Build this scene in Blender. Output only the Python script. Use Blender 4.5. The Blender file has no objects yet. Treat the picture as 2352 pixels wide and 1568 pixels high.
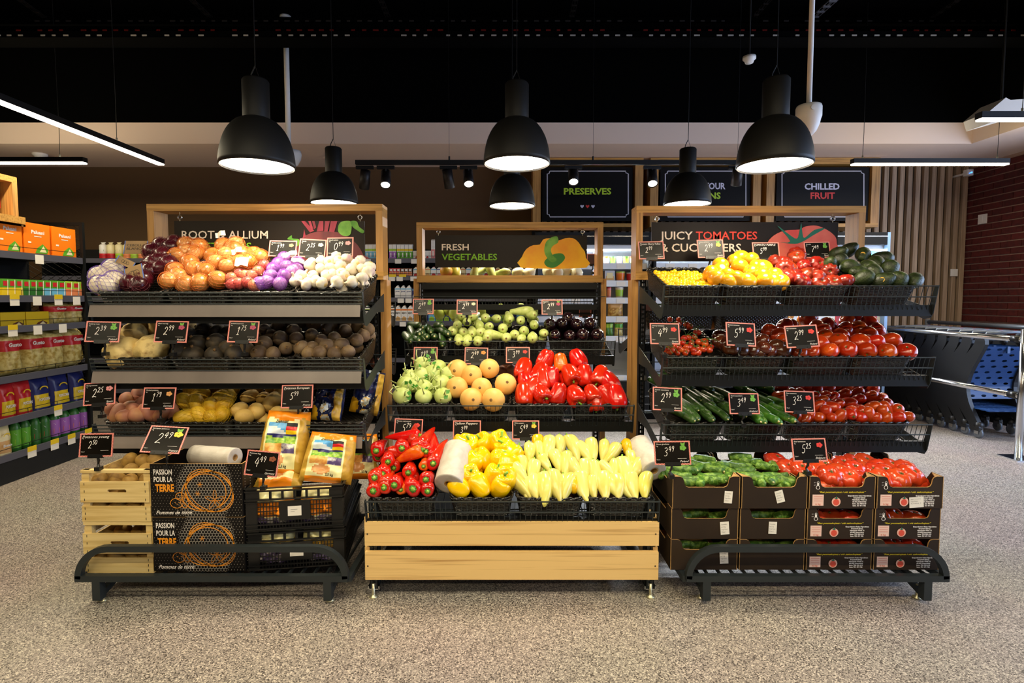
import bpy, bmesh, math, random
from mathutils import Vector, Matrix, noise
random.seed(7)
R = math.radians
SC = bpy.context.scene
COL = SC.collection

# ------------------------------------------------------------------ camera
FPX, CAMH, PITCH, VPX, VPY = 1230.0, 1.27, R(3.3), 1165.0, 686.0
PYC = VPY + FPX * math.tan(PITCH)
cam = bpy.data.cameras.new('camera')
cam.sensor_width = 36.0
cam.lens = FPX / 2352 * 36.0
cam.shift_x = (1176 - VPX) / 2352
cam.shift_y = (PYC - 784) / 2352
cam.clip_start, cam.clip_end = .05, 60
camo = bpy.data.objects.new('camera', cam)
COL.objects.link(camo)
camo.location = (0, 0, CAMH)
camo.rotation_euler = (R(90) - PITCH, 0, 0)
SC.camera = camo

def ray(px, py):
    xc, yc = (px - VPX) / FPX, (PYC - py) / FPX
    c, s = math.cos(PITCH), math.sin(PITCH)
    return Vector((xc, c + yc * s, -s + yc * c))
def at(px, py, Y):
    d = ray(px, py); return Vector((0, 0, CAMH)) + d * (Y / d.y)
def floor_at(px, py, z=0.0):
    d = ray(px, py); return Vector((0, 0, CAMH)) + d * ((z - CAMH) / d.z)
def on_plane(px, py, a, b):
    """point where the pixel's ray meets the sloping plane through (Y,Z) a and b"""
    d = ray(px, py); m = (b[1] - a[1]) / (b[0] - a[0])
    t = (a[1] - m * a[0] - CAMH) / (d.z - m * d.y)
    return Vector((0, 0, CAMH)) + d * t

# ------------------------------------------------------------------ world, exposure, daylight
W = bpy.data.worlds.new('world'); SC.world = W; W.use_nodes = True
W.node_tree.nodes['Background'].inputs[0].default_value = (.30, .36, .46, 1)
W.node_tree.nodes['Background'].inputs[1].default_value = .9
vs = SC.view_settings
vs.view_transform = 'Standard'; vs.look = 'None'; vs.gamma = 1.0; vs.use_curve_mapping = False
vs.exposure = 0.12

def area_light(name, loc, rot, sx, sy, power, col, spread=180):
    l = bpy.data.lights.new(name, 'AREA'); l.shape = 'RECTANGLE'; l.size = sx; l.size_y = sy
    l.energy = power; l.color = col; l.spread = R(spread)
    o = bpy.data.objects.new(name, l); COL.objects.link(o); o.location = loc; o.rotation_euler = rot
    return o
area_light('daylight', (5.95, 1.6, 1.5), (0, R(90), 0), 2.4, 5.2, 300, (.50, .66, 1.0))

# ------------------------------------------------------------------ helpers
def hexc(h):
    h = h.lstrip('#'); out = []
    for i in (0, 2, 4):
        c = int(h[i:i + 2], 16) / 255
        out.append(c / 12.92 if c <= .04045 else ((c + .055) / 1.055) ** 2.4)
    return (out[0], out[1], out[2], 1)

MATS = {}
def pm(name, col, rough=.5, metal=0.0, spec=.5, var=0.0, noise2=None, bump=None, emis=None, coat=0.0, sub=0.0, trans=0.0, wave=None, hue=0.0, alpha=1.0):
    """principled material; var = value change from thing to thing, noise2 = (scale, colour, low, high, stretch), bump = (scale, strength)"""
    m = bpy.data.materials.new(name); MATS[name] = m; m.use_nodes = True
    nt = m.node_tree; N, L = nt.nodes, nt.links
    b = N['Principled BSDF']
    c = hexc(col) if isinstance(col, str) else col
    b.inputs['Base Color'].default_value = c
    b.inputs['Roughness'].default_value = rough
    b.inputs['Metallic'].default_value = metal
    b.inputs['Specular IOR Level'].default_value = spec
    b.inputs['Coat Weight'].default_value = coat
    b.inputs['Coat Roughness'].default_value = .12
    b.inputs['Alpha'].default_value = alpha
    if trans: b.inputs['Transmission Weight'].default_value = trans
    if sub:
        b.inputs['Subsurface Weight'].default_value = sub
        b.inputs['Subsurface Scale'].default_value = .006
        b.inputs['Subsurface Radius'].default_value = (1, .5, .2)
    if emis:
        b.inputs['Emission Color'].default_value = hexc(emis[0]); b.inputs['Emission Strength'].default_value = emis[1]
    src = None
    tc = N.new('ShaderNodeTexCoord')
    if noise2:
        mp = N.new('ShaderNodeMapping'); L.new(tc.outputs['Object'], mp.inputs[0])
        mp.inputs['Scale'].default_value = noise2[4] if len(noise2) > 4 else (1, 1, 1)
        nz = N.new('ShaderNodeTexNoise'); nz.inputs['Scale'].default_value = noise2[0]; nz.inputs['Detail'].default_value = 4
        oi = N.new('ShaderNodeObjectInfo'); ad = N.new('ShaderNodeVectorMath'); ad.operation = 'ADD'
        sc = N.new('ShaderNodeMath'); sc.operation = 'MULTIPLY'; sc.inputs[1].default_value = 20
        L.new(oi.outputs['Random'], sc.inputs[0]); L.new(mp.outputs[0], ad.inputs[0]); L.new(sc.outputs[0], ad.inputs[1])
        L.new(ad.outputs[0], nz.inputs['Vector'])
        rp = N.new('ShaderNodeValToRGB'); rp.color_ramp.elements[0].position = noise2[2]; rp.color_ramp.elements[1].position = noise2[3]
        rp.color_ramp.elements[0].color = c; rp.color_ramp.elements[1].color = hexc(noise2[1])
        L.new(nz.outputs['Fac'], rp.inputs[0]); src = rp.outputs[0]
    if var or hue:
        oi = N.new('ShaderNodeObjectInfo'); hs = N.new('ShaderNodeHueSaturation')
        mr = N.new('ShaderNodeMapRange'); mr.inputs['To Min'].default_value = 1 - var; mr.inputs['To Max'].default_value = 1 + var
        L.new(oi.outputs['Random'], mr.inputs[0]); L.new(mr.outputs[0], hs.inputs['Value'])
        m2 = N.new('ShaderNodeMapRange'); m2.inputs['To Min'].default_value = .5; m2.inputs['To Max'].default_value = .5 + hue * 1.4
        mo = N.new('ShaderNodeMath'); mo.operation = 'MULTIPLY'; mo.inputs[1].default_value = 7.3
        fr = N.new('ShaderNodeMath'); fr.operation = 'FRACT'
        L.new(oi.outputs['Random'], mo.inputs[0]); L.new(mo.outputs[0], fr.inputs[0]); L.new(fr.outputs[0], m2.inputs[0]); L.new(m2.outputs[0], hs.inputs['Hue'])
        if src: L.new(src, hs.inputs['Color'])
        else: hs.inputs['Color'].default_value = c
        src = hs.outputs[0]
    if src: L.new(src, b.inputs['Base Color'])
    if bump:
        nz = N.new('ShaderNodeTexNoise'); nz.inputs['Scale'].default_value = bump[0]; nz.inputs['Detail'].default_value = 3
        mp = N.new('ShaderNodeMapping'); mp.inputs['Scale'].default_value = bump[2] if len(bump) > 2 else (1, 1, 1)
        L.new(tc.outputs['Object'], mp.inputs[0]); L.new(mp.outputs[0], nz.inputs['Vector'])
        bp = N.new('ShaderNodeBump'); bp.inputs['Strength'].default_value = bump[1]; bp.inputs['Distance'].default_value = .004
        L.new(nz.outputs['Fac'], bp.inputs['Height']); L.new(bp.outputs[0], b.inputs['Normal'])
    return m

class MB:
    def __init__(s): s.v, s.f, s.m = [], [], []
    def add(s, vs_, fs, mi=0):
        n = len(s.v); s.v += [tuple(p) for p in vs_]; s.f += [tuple(i + n for i in f) for f in fs]; s.m += [mi] * len(fs); return s
    def box(s, x0, x1, y0, y1, z0, z1, M=None, mi=0):
        P = [Vector((x, y, z)) for z in (z0, z1) for y in (y0, y1) for x in (x0, x1)]
        if M: P = [M @ p for p in P]
        return s.add(P, [(0, 2, 3, 1), (4, 5, 7, 6), (0, 1, 5, 4), (2, 6, 7, 3), (0, 4, 6, 2), (1, 3, 7, 5)], mi)
    def tube(s, pts, r, n=6, closed=False, mi=0, cap=True):
        pts = [Vector(p) for p in pts]; k = len(pts); rs = r if isinstance(r, (list, tuple)) else [r] * k
        V, F, prev = [], [], None
        for i, p in enumerate(pts):
            a = pts[(i - 1) % k] if (closed or i > 0) else p
            b = pts[(i + 1) % k] if (closed or i < k - 1) else p
            t = (b - a).normalized()
            if prev is None:
                u = Vector((0, 0, 1)) if abs(t.z) < .9 else Vector((1, 0, 0))
                u = (u - t * u.dot(t)).normalized()
            else:
                u = (prev - t * prev.dot(t)); u = u.normalized() if u.length > 1e-6 else t.orthogonal().normalized()
            prev = u; w = t.cross(u)
            for j in range(n):
                q = 2 * math.pi * (j + .5) / n
                V.append(p + (u * math.cos(q) + w * math.sin(q)) * rs[i])
        for i in range(k if closed else k - 1):
            for j in range(n):
                a, b = i * n + j, i * n + (j + 1) % n; c, d = ((i + 1) % k) * n + (j + 1) % n, ((i + 1) % k) * n + j
                F.append((a, b, c, d))
        if cap and not closed:
            F.append(tuple(range(n))[::-1]); F.append(tuple((k - 1) * n + j for j in range(n)))
        return s.add(V, F, mi)
    def lathe(s, prof, n=24, M=None, mi=0, cap=False):
        V = []
        for r, z in prof:
            for j in range(n):
                q = 2 * math.pi * j / n; p = Vector((r * math.cos(q), r * math.sin(q), z)); V.append(M @ p if M else p)
        F = [(i * n + j, i * n + (j + 1) % n, (i + 1) * n + (j + 1) % n, (i + 1) * n + j) for i in range(len(prof) - 1) for j in range(n)]
        if cap: F.append(tuple(range(n))[::-1]); F.append(tuple((len(prof) - 1) * n + j for j in range(n)))
        return s.add(V, F, mi)
    def prism(s, pts, d0, d1, fn, mi=0):
        """outline pts (a,b) pulled from depth d0 to d1; fn(a,b,d) gives the point"""
        n = len(pts); V = [fn(a, b, d0) for a, b in pts] + [fn(a, b, d1) for a, b in pts]
        F = [tuple(range(n))[::-1], tuple(range(n, 2 * n))] + [(i, (i + 1) % n, n + (i + 1) % n, n + i) for i in range(n)]
        return s.add(V, F, mi)
    def ribbon(s, pts, w, fn, mi=0):
        """flat stroke of width w along 2-D points"""
        V, F = [], []; k = len(pts)
        for i, (x, y) in enumerate(pts):
            ax, ay = pts[max(i - 1, 0)]; bx, by = pts[min(i + 1, k - 1)]
            dx, dy = bx - ax, by - ay; l = math.hypot(dx, dy) or 1
            nx, ny = -dy / l * w / 2, dx / l * w / 2
            V += [fn(x + nx, y + ny), fn(x - nx, y - ny)]
        F = [(2 * i, 2 * i + 1, 2 * i + 3, 2 * i + 2) for i in range(k - 1)]
        return s.add(V, F, mi)
    def text(s, t, x, y, h, fn, align='l', shear=0.0, bold=0.0, width=None, mi=0):
        V, F, w = text_geo(t, shear, bold)
        k = h; kx = h if width is None else width / max(w, 1e-6)
        off = {'l': 0, 'c': -w * kx / 2, 'r': -w * kx}[align]
        return s.add([fn(x + off + a * kx, y + b * k) for a, b in V], F, mi)
    def mesh(s, name, mats=None, smooth=False):
        me = bpy.data.meshes.new(name); me.from_pydata(s.v, [], s.f)
        for m in (mats or []): me.materials.append(MATS[m] if isinstance(m, str) else m)
        if mats and len(mats) > 1: me.polygons.foreach_set('material_index', s.m)
        if smooth: me.polygons.foreach_set('use_smooth', [True] * len(me.polygons))
        me.update(); return me
    def build(s, name, mat, parent=None, smooth=False):
        return link(name, s.mesh(name, mat if isinstance(mat, (list, tuple)) else [mat], smooth), parent)

_TXT = {}
def text_geo(t, shear=0.0, bold=0.0):
    """flat letter shapes, cap height about 1, starting at x=0"""
    key = (t, shear, bold)
    if key not in _TXT:
        cu = bpy.data.curves.new('lettering', 'FONT'); cu.body = t; cu.size = 1.37; cu.shear = shear; cu.offset = bold; cu.resolution_u = 2
        ob = bpy.data.objects.new('lettering', cu)
        me = bpy.data.meshes.new_from_object(ob)
        V = [(v.co.x, v.co.y) for v in me.vertices]; F = [tuple(p.vertices) for p in me.polygons]
        bpy.data.objects.remove(ob); bpy.data.curves.remove(cu); bpy.data.meshes.remove(me)
        x0 = min([a for a, _ in V] or [0]); V = [(a - x0, b) for a, b in V]
        _TXT[key] = (V, F, max([a for a, _ in V] or [0]))
    return _TXT[key]

def link(name, data, parent=None, M=None):
    o = bpy.data.objects.new(name, data); COL.objects.link(o)
    if M is not None: o.matrix_world = M
    if parent is not None:
        o.parent = parent
        if M is None: o.matrix_parent_inverse = Matrix(parent['_w']).inverted() if '_w' in parent else parent.matrix_basis.inverted()
    return o
def tag(o, label, cat, group=None):
    o['label'] = label; o['category'] = cat
    if group: o['group'] = group
    return o
def thing(name, loc, label, cat, group=None):
    o = bpy.data.objects.new(name, None); COL.objects.link(o); o.location = loc; o.empty_display_size = .05
    return tag(o, label, cat, group)
def struct(o):
    o['kind'] = 'structure'; return o
def rotm(z, roll=0.0, up=None):
    """rotation whose local Z points along z"""
    z = Vector(z).normalized(); q = z.to_track_quat('Z', 'Y'); return q.to_matrix().to_4x4() @ Matrix.Rotation(roll, 4, 'Z')
def clone(root, M, label=None, group=None):
    r = root.copy(); COL.objects.link(r); r.matrix_world = M
    if label: r['label'] = label
    if group: r['group'] = group
    for ch in root.children:
        c = ch.copy(); COL.objects.link(c); c.parent = r
        for g in ch.children:
            d = g.copy(); COL.objects.link(d); d.parent = c
    return r
def catmull(pts, k=5, closed=False):
    pts = [Vector(p) if len(p) == 3 else Vector((p[0], p[1], 0)) for p in pts]; out = []; n = len(pts)
    for i in range(n if closed else n - 1):
        a = pts[(i - 1) % n] if (closed or i) else pts[0]; b = pts[i]; c = pts[(i + 1) % n]; d = pts[(i + 2) % n] if (closed or i < n - 2) else pts[-1]
        for j in range(k):
            t = j / k; out.append(.5 * ((2 * b) + (c - a) * t + (2 * a - 5 * b + 4 * c - d) * t * t + (3 * b - 3 * c + d - a) * t ** 3))
    if not closed: out.append(pts[-1])
    return out
def cm2(pts, k=4, closed=False): return [(p.x, p.y) for p in catmull(pts, k, closed)]

# ------------------------------------------------------------------ shared materials
pm('black_metal', '#131414', .45, .2, spec=.3)
pm('rack_grey', '#2a3032', .42, .2, spec=.4, bump=(60, .05))
pm('lamp_black', '#171615', .5, spec=.3)
pm('matt_black', '#0a0a0a', .8)
pm('black_plastic', '#141414', .35)
pm('steel', '#c9ccd0', .18, 1.0)
pm('zinc', '#cfc9a8', .35, .8)
pm('white_paint', '#d9d4cf', .6)
pm('white_plastic', '#e6e2dc', .45)
pm('paper_white', '#ece6da', .8)
pm('print_white', '#f3ece4', .6)
pm('print_cream', '#ead9c6', .6)
pm('print_green', '#79b51c', .6)
pm('print_red', '#e5402b', .6)
pm('print_yellow', '#e9d21d', .6)
pm('print_orange', '#f4941e', .6)
pm('print_grey', '#8b857c', .7)
pm('print_black', '#15120f', .6)
pm('sign_brown', '#1b130d', .5, spec=.25, noise2=(.8, '#21180f', .3, .7))
pm('card_black', '#0e0b08', .3, spec=.3, noise2=(9, '#16110c', .4, .7))
pm('cardboard', '#b98f56', .85, noise2=(40, '#9c7743', .35, .65))
pm('wood_x', '#bd8c42', .5, noise2=(9, '#8e6226', .46, .74, (.35, 9, 9)), bump=(80, .08, (.1, 1, 1)))
pm('wood_z', '#b98848', .5, noise2=(9, '#8c602a', .46, .74, (9, 9, .35)), bump=(80, .08, (1, 1, .1)))
pm('plank_wood', '#e6c07c', .45, noise2=(5, '#a8793c', .55, .8, (.3, 7, 16)))
pm('crate_wood', '#e3c888', .6, noise2=(6, '#c9a864', .4, .7, (.5, 6, 10)))
pm('shelf_grey', '#5c5c68', .4, .3)
pm('lit_white', '#ffffff', .4, emis=('#fff6e6', 9.0))
pm('lit_warm', '#ffffff', .4, emis=('#fff0d8', 14.0))

def checker_mat(name, c1, c2, scale):
    m = pm(name, c1, .6); nt = m.node_tree; tc = nt.nodes.new('ShaderNodeTexCoord'); ck = nt.nodes.new('ShaderNodeTexChecker')
    ck.inputs['Scale'].default_value = scale; ck.inputs['Color1'].default_value = hexc(c1); ck.inputs['Color2'].default_value = hexc(c2)
    nt.links.new(tc.outputs['Object'], ck.inputs['Vector']); nt.links.new(ck.outputs['Color'], nt.nodes['Principled BSDF'].inputs['Base Color'])
checker_mat('gingham', '#c41d18', '#ecb9aa', 330)

def wicker_mat():
    m = pm('wicker', '#121110', .25, spec=.6); nt = m.node_tree; N, L = nt.nodes, nt.links
    tc = N.new('ShaderNodeTexCoord'); sp = N.new('ShaderNodeSeparateXYZ'); L.new(tc.outputs['Object'], sp.inputs[0])
    ad = N.new('ShaderNodeMath'); L.new(sp.outputs['X'], ad.inputs[0]); L.new(sp.outputs['Y'], ad.inputs[1])
    cb = N.new('ShaderNodeCombineXYZ'); L.new(ad.outputs[0], cb.inputs['X']); L.new(sp.outputs['Z'], cb.inputs['Y'])
    br = N.new('ShaderNodeTexBrick'); br.inputs['Scale'].default_value = 1.0; br.inputs['Brick Width'].default_value = .022
    br.inputs['Row Height'].default_value = .0085; br.inputs['Mortar Size'].default_value = .0024; br.inputs['Mortar Smooth'].default_value = 1.0
    br.inputs['Color1'].default_value = (1, 1, 1, 1); br.inputs['Color2'].default_value = (.55, .55, .55, 1); br.inputs['Mortar'].default_value = (0, 0, 0, 1)
    L.new(cb.outputs[0], br.inputs['Vector'])
    bp = N.new('ShaderNodeBump'); bp.inputs['Strength'].default_value = 1.0; bp.inputs['Distance'].default_value = .01
    L.new(br.outputs['Color'], bp.inputs['Height']); L.new(bp.outputs[0], N['Principled BSDF'].inputs['Normal'])
    rp = N.new('ShaderNodeValToRGB'); rp.color_ramp.elements[0].color = hexc('#040303'); rp.color_ramp.elements[1].color = hexc('#332f2a')  # lighter strand tone paints the weave's highlights into the colour
    L.new(br.outputs['Color'], rp.inputs[0]); L.new(rp.outputs[0], N['Principled BSDF'].inputs['Base Color'])
wicker_mat()

def floor_mat():
    m = pm('speckled_vinyl', '#8d8684', .42, spec=.4); nt = m.node_tree; N, L = nt.nodes, nt.links
    tc = N.new('ShaderNodeTexCoord')
    v = N.new('ShaderNodeTexVoronoi'); v.inputs['Scale'].default_value = 260; L.new(tc.outputs['Object'], v.inputs['Vector'])
    sp = N.new('ShaderNodeSeparateColor'); L.new(v.outputs['Color'], sp.inputs[0])
    rp = N.new('ShaderNodeValToRGB'); rp.color_ramp.interpolation = 'CONSTANT'; e = rp.color_ramp.elements
    e[0].position = 0; e[0].color = hexc('#4a4340'); e[1].position = .22; e[1].color = hexc('#827a75')
    for p, c in ((.45, '#978d86'), (.7, '#a99e95'), (.86, '#cbc0b4')):
        q = e.new(p); q.color = hexc(c)
    L.new(sp.outputs[0], rp.inputs[0])
    nz = N.new('ShaderNodeTexNoise'); nz.inputs['Scale'].default_value = 1.3; L.new(tc.outputs['Object'], nz.inputs['Vector'])
    mx = N.new('ShaderNodeMix'); mx.data_type = 'RGBA'; mx.blend_type = 'MULTIPLY'; mx.inputs[0].default_value = .18
    L.new(rp.outputs[0], mx.inputs[6]); L.new(nz.outputs['Color'], mx.inputs[7]); L.new(mx.outputs[2], N['Principled BSDF'].inputs['Base Color'])
floor_mat()

# ------------------------------------------------------------------ the room
XW, YB, YF, XS, SOFF = 5.57, 6.58, 5.6, 4.77, 2.86
ROOF = 3.95
def sbox(name, mat, *b):
    return struct(MB().box(*b).build(name, mat))
pm('dark_wall', '#5a4226', .85, bump=(30, .05))
pm('void_black', '#010101', .95, spec=.05)
pm('soffit_white', '#ecd2bf', .85)
pm('brick_red', '#5a1a15', .8, var=.18, noise2=(25, '#451310', .4, .7), bump=(90, .3))
pm('mortar', '#a98c7c', .9, bump=(120, .2))
pm('slat_wood', '#b39a80', .6, var=.12, noise2=(8, '#8f755a', .4, .7, (8, 8, .3)))
sbox('floor', 'speckled_vinyl', -8, XW, -4.5, YB, -.1, 0)
sbox('ceiling', 'void_black', -8, XW, -4.5, YB, ROOF, ROOF + .1)
sbox('wall_back', 'dark_wall', -8, XW, YB, YB + .12, 0, SOFF + .21)
sbox('wall_left', 'dark_wall', -8.12, -8, -4.5, YB, 0, ROOF)
sbox('wall_front', 'dark_wall', -8, XW, -4.62, -4.5, 0, ROOF)
sbox('trim_1', 'soffit_white', -8, XW, YF, YB, SOFF, SOFF + .212)
sbox('trim_2', 'soffit_white', XS, XW, -4.5, YF, SOFF, SOFF + .212)
sbox('trim_3', 'void_black', -8, XW, YF, YB, SOFF + .212, ROOF)
sbox('trim_4', 'void_black', XS, XW, -4.5, YF, SOFF + .212, ROOF)
# brick wall with its bricks, and the shop window beyond the frame that lets the day in
wr = sbox('wall_right', 'mortar', XW, XW + .12, 4.75, YB, 0, SOFF)
bl, bh, gap = .238, .0635, .0125
bm_ = MB().box(-.011, .008, 0, bl, 0, bh).mesh('brick', ['brick_red'])
bm_half = MB().box(-.011, .008, 0, bl / 2 - gap / 2, 0, bh).mesh('brick', ['brick_red'])
row = 0; z = .02
while z < SOFF - bh:
    if z > .55:
        y = YB - .005
        if row % 2: y -= bl / 2 - gap / 2; link('brick', bm_half, wr, Matrix.Translation((XW - random.random() * .002, y, z))); y -= gap
        while y - bl > 5.4:
            y -= bl; link('brick', bm_, wr, Matrix.Translation((XW - random.random() * .003, y, z))); y -= gap
    z += bh + gap; row += 1
wi = sbox('window_1', 'black_metal', XW, XW + .1, -4.5, 4.75, 0, .25)
f = MB().box(XW, XW + .1, -4.5, 4.75, 2.75, SOFF)
for y in (-4.5, -2.2, .1, 2.4, 4.68): f.box(XW, XW + .1, y, y + .07, .25, 2.75)
f.build('window_frame', 'black_metal', wi)
gm = bpy.data.materials.new('window_glass'); gm.use_nodes = True; MATS['window_glass'] = gm
nt = gm.node_tree; bs = nt.nodes['Principled BSDF']; tr = nt.nodes.new('ShaderNodeBsdfTransparent'); mx = nt.nodes.new('ShaderNodeMixShader')
mx.inputs[0].default_value = .08; bs.inputs['Roughness'].default_value = .05
nt.links.new(tr.outputs[0], mx.inputs[1]); nt.links.new(bs.outputs[0], mx.inputs[2]); nt.links.new(mx.outputs[0], nt.nodes['Material Output'].inputs[0])
for y in (-4.43, -2.13, .17, 2.47): MB().box(XW + .045, XW + .055, y, y + 2.21, .25, 2.75).build('pane', 'window_glass', wi)
# slatted timber cladding on the back wall
cl = sbox('wall_cladding', 'matt_black', .3, XW, YB - .012, YB, 0, SOFF)
sm = MB().box(-.027, .027, -.045, 0, .02, SOFF).mesh('slat', ['slat_wood'])
x = XW - .06
while x > .38:
    link('slat', sm, cl, Matrix.Translation((x, YB - .012, 0))); x -= .0955

# ------------------------------------------------------------------ ceiling services
pm('tray_metal', '#4a423e', .5, .4)
pm('tray_red', '#a02018', .6); pm('tray_tab', '#b9b2a8', .5, .3)
def cable_tray(Y, Z, mat, label, seed):
    t = thing('cable_tray', (0, Y, Z), label, 'cable tray', 'cable trays under the black ceiling')
    MB().box(-8, XW, Y, Y + .2, Z, Z + .004).box(-8, XW, Y, Y + .004, Z, Z + .05).box(-8, XW, Y + .196, Y + .2, Z, Z + .05).build('tray', 'void_black', t)
    rnd = random.Random(seed); b = MB(); x = -7.8
    while x < XW - .3:
        if rnd.random() < .75: b.box(x, x + .03 + .02 * rnd.random(), Y - .003, Y + .02, Z + .008, Z + .02)
        x += .097
    o = b.build('slot', mat, t); o['kind'] = 'stuff'  # solid coloured blocks stand in for light showing through the tray's holes
cable_tray(4.75, 3.52, 'tray_tab', 'black cable tray with pale slots, lowest of the three in the picture', 1)
cable_tray(4.95, 3.66, 'tray_red', 'black cable tray with red slots, middle of the three', 2)
cable_tray(5.15, 3.84, 'tray_metal', 'black cable tray with dull slots, uppermost of the three', 3)
def profile(p0, p1, mat, label, w=.045):
    """perforated ceiling channel hung just below the ceiling, running away from the camera"""
    Z = ROOF - .06; a = floor_at(*p0, Z); b = floor_at(*p1, Z)
    a = a + (a - b) * .6
    t = thing('ceiling_channel', (b.x, b.y, Z), label, 'metal channel')
    d = (b - a).normalized(); s = Vector((d.y, -d.x, 0)); M = MB()
    n = int((b - a).length / .09)
    for sg in (-1, -.2, .2, 1):
        q = s * (w * sg * .5)
        M.tube([a + q, b + q], .004, 4)
    for i in range(n):
        p = a + d * (i * .09); M.tube([p - s * w * .5, p + s * w * .5], .012, 4)
    M.build('channel', mat, t)
pm('channel_dark', '#1c1511', .6, .3); pm('channel_light', '#8c8a90', .5, .4)
profile((441, 0), (566, 117), 'channel_dark', 'dark perforated channel on the ceiling above the white pole')
profile((875, 0), (936, 148), 'channel_dark', 'dark perforated channel on the ceiling between two tall lamp cords')
profile((1322, 0), (1290, 140), 'channel_dark', 'dark perforated channel running almost straight back on the ceiling')
profile((1766, 0), (1641, 144), 'channel_dark', 'dark perforated channel pointing at the small white detector')
profile((1915, 0), (1812, 92), 'channel_light', 'pale grey perforated channel on the ceiling behind the camera pole', .07)
profile((2200, 0), (1980, 150), 'channel_dark', 'faint dark channel on the ceiling at the upper right')
profile((60, 10), (200, 110), 'channel_dark', 'faint dark channel on the ceiling at the upper left')

# ------------------------------------------------------------------ pendant lamps
def shade_prof(r, h):
    return [(max(a * r, .001), b * h) for a, b in cm2([(1, 0), (.985, .18), (.94, .38), (.86, .58), (.73, .77), (.55, .92), (.34, 1)], 2)]
LR, LH = .164, .215
pr = shade_prof(LR, LH)
m_sh = MB().lathe([(LR - .004, 0), (LR, .001)] + pr[1:], 40).lathe([(max(r - .005, .02), z - .004) for r, z in pr], 40).mesh('shade', ['lamp_black'], True)
pm('shade_inside', '#f6f2ea', .5, emis=('#fff3df', 3.0))
m_in = MB().lathe([(r - .007, z - .003 if i else .004) for i, (r, z) in enumerate(pr[:9])], 40).mesh('reflector', ['shade_inside'], True)
m_neck = MB().lathe([(.054, LH - .03), (.058, LH - .005), (.058, LH + .165), (.052, LH + .173), (.006, LH + .175)], 28).mesh('neck', ['lamp_black'], True)
m_disc = MB().lathe([(.001, .012), (LR - .012, .012)], 40).mesh('diffuser', ['lit_warm'])
def pendant(px, py, Y, label, power, shadow_soft=.1):
    p = at(px, py, Y)
    t = thing('pendant_lamp', p, label, 'pendant lamp', 'black dome pendant lamps')
    T = Matrix.Identity(4)
    for n, me in (('shade', m_sh), ('reflector', m_in), ('neck', m_neck), ('diffuser', m_disc)): link(n, me, t, T)
    L = ROOF - p.z
    M = MB().tube([(0, 0, LH + .235), (0.001, 0, L)], .0022, 5).tube([(-.022, 0, LH + .18), (-.018, 0, LH + .2), (0, 0, LH + .235)], .003, 5).tube([(.018, 0, LH + .18), (0, 0, LH + .235)], .0012, 4)
    link('cord', M.mesh('cord', ['lamp_black']), t, T)
    l = bpy.data.lights.new('lamp_light', 'AREA'); l.shape = 'DISK'; l.size = LR * 1.7; l.energy = power; l.color = (1, .86, .60); l.spread = R(125)
    lo = bpy.data.objects.new('lamp_light', l); COL.objects.link(lo); lo.parent = t; lo.location = (0, 0, .006)
PW, FRONT = 6.5, 30
pendant(592, 382, 2.5, 'large black dome pendant lamp in front, above the onions', PW)
pendant(1187, 376, 2.68, 'large black dome pendant lamp in front, above the middle stand', PW)
pendant(1778, 380, 2.5, 'large black dome pendant lamp beside the white dome camera', PW)
pendant(768, 467, 3.85, 'smaller looking black pendant lamp behind the onion stand frame', PW)
pendant(1176, 473, 3.85, 'black pendant lamp half hidden below the middle front lamp', PW)
pendant(1578, 469, 3.85, 'black pendant lamp behind the tomato stand frame', PW)

# ------------------------------------------------------------------ linear lamps
def linear(p0, p1, label, power, cords, up=0):
    a, b = Vector(p0), Vector(p1); c = (a + b) / 2; L = (b - a).length; yaw = math.atan2(b.y - a.y, b.x - a.x)
    t = thing('linear_lamp', c, label, 'ceiling lamp', 'slim linear lamps'); t.rotation_euler = (0, 0, yaw)
    I = Matrix.Identity(4)
    link('housing', MB().box(-L / 2, L / 2, -.03, .03, .012, .055).mesh('housing', ['lamp_black']), t, I)
    link('diffuser', MB().box(-L / 2 + .004, L / 2 - .004, -.027, .027, .0, .012).mesh('diffuser', ['lit_warm']), t, I)
    for s in cords:
        link('cord', MB().tube([(s, 0, .055), (s + .004, 0, .3), (s - .002, 0, ROOF - c.z)], .0025, 5).tube([(s, 0, .05), (s, 0, .085)], .007, 6).mesh('cord', ['lamp_black']), t, I)
    l = bpy.data.lights.new('lamp_light', 'AREA'); l.shape = 'RECTANGLE'; l.size = L; l.size_y = .05; l.energy = power; l.color = (1, .86, .56)
    lo = bpy.data.objects.new('lamp_light', l); COL.objects.link(lo); lo.parent = t; lo.location = (0, 0, -.004)
    if up:
        l2 = l.copy(); l2.energy = up; lo = bpy.data.objects.new('soffit_fill_light', l2); COL.objects.link(lo); lo.parent = t; lo.location = (0, 0, .058); lo.rotation_euler = (math.pi, 0, 0)  # extra upward light, added only to brighten the soffit
LZ = 2.5
e = floor_at(371, 380, LZ)
linear((e.x, 1.2, LZ), (e.x, e.y, LZ), 'long glowing linear lamp slanting down from the upper left edge', 60, (1.35, -.4), 16)
e = floor_at(196, 376, LZ)
linear((e.x - 1.7, e.y, LZ), (e.x, e.y, LZ), 'level linear lamp above the wooden shelf frame at far left', 14, (.62,), 10)
e0, e1 = floor_at(1957, 379, LZ), floor_at(2313, 379, LZ)
linear((e0.x, e0.y, LZ), (e1.x, e0.y, LZ), 'linear lamp in front of the slatted wood wall', 12, (-.62, .62), 4)
e = floor_at(2247, 277, LZ)
linear((e.x, e.y, LZ), (e.x + 1.7, e.y, LZ), 'linear lamp cut off by the picture edge, above the other right one', 12, (-.55,), 3)
linear((-2.6, .5, LZ), (2.6, .5, LZ), 'long linear lamp over the aisle in front of the produce stands', 60, (-2, 0, 2))
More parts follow.
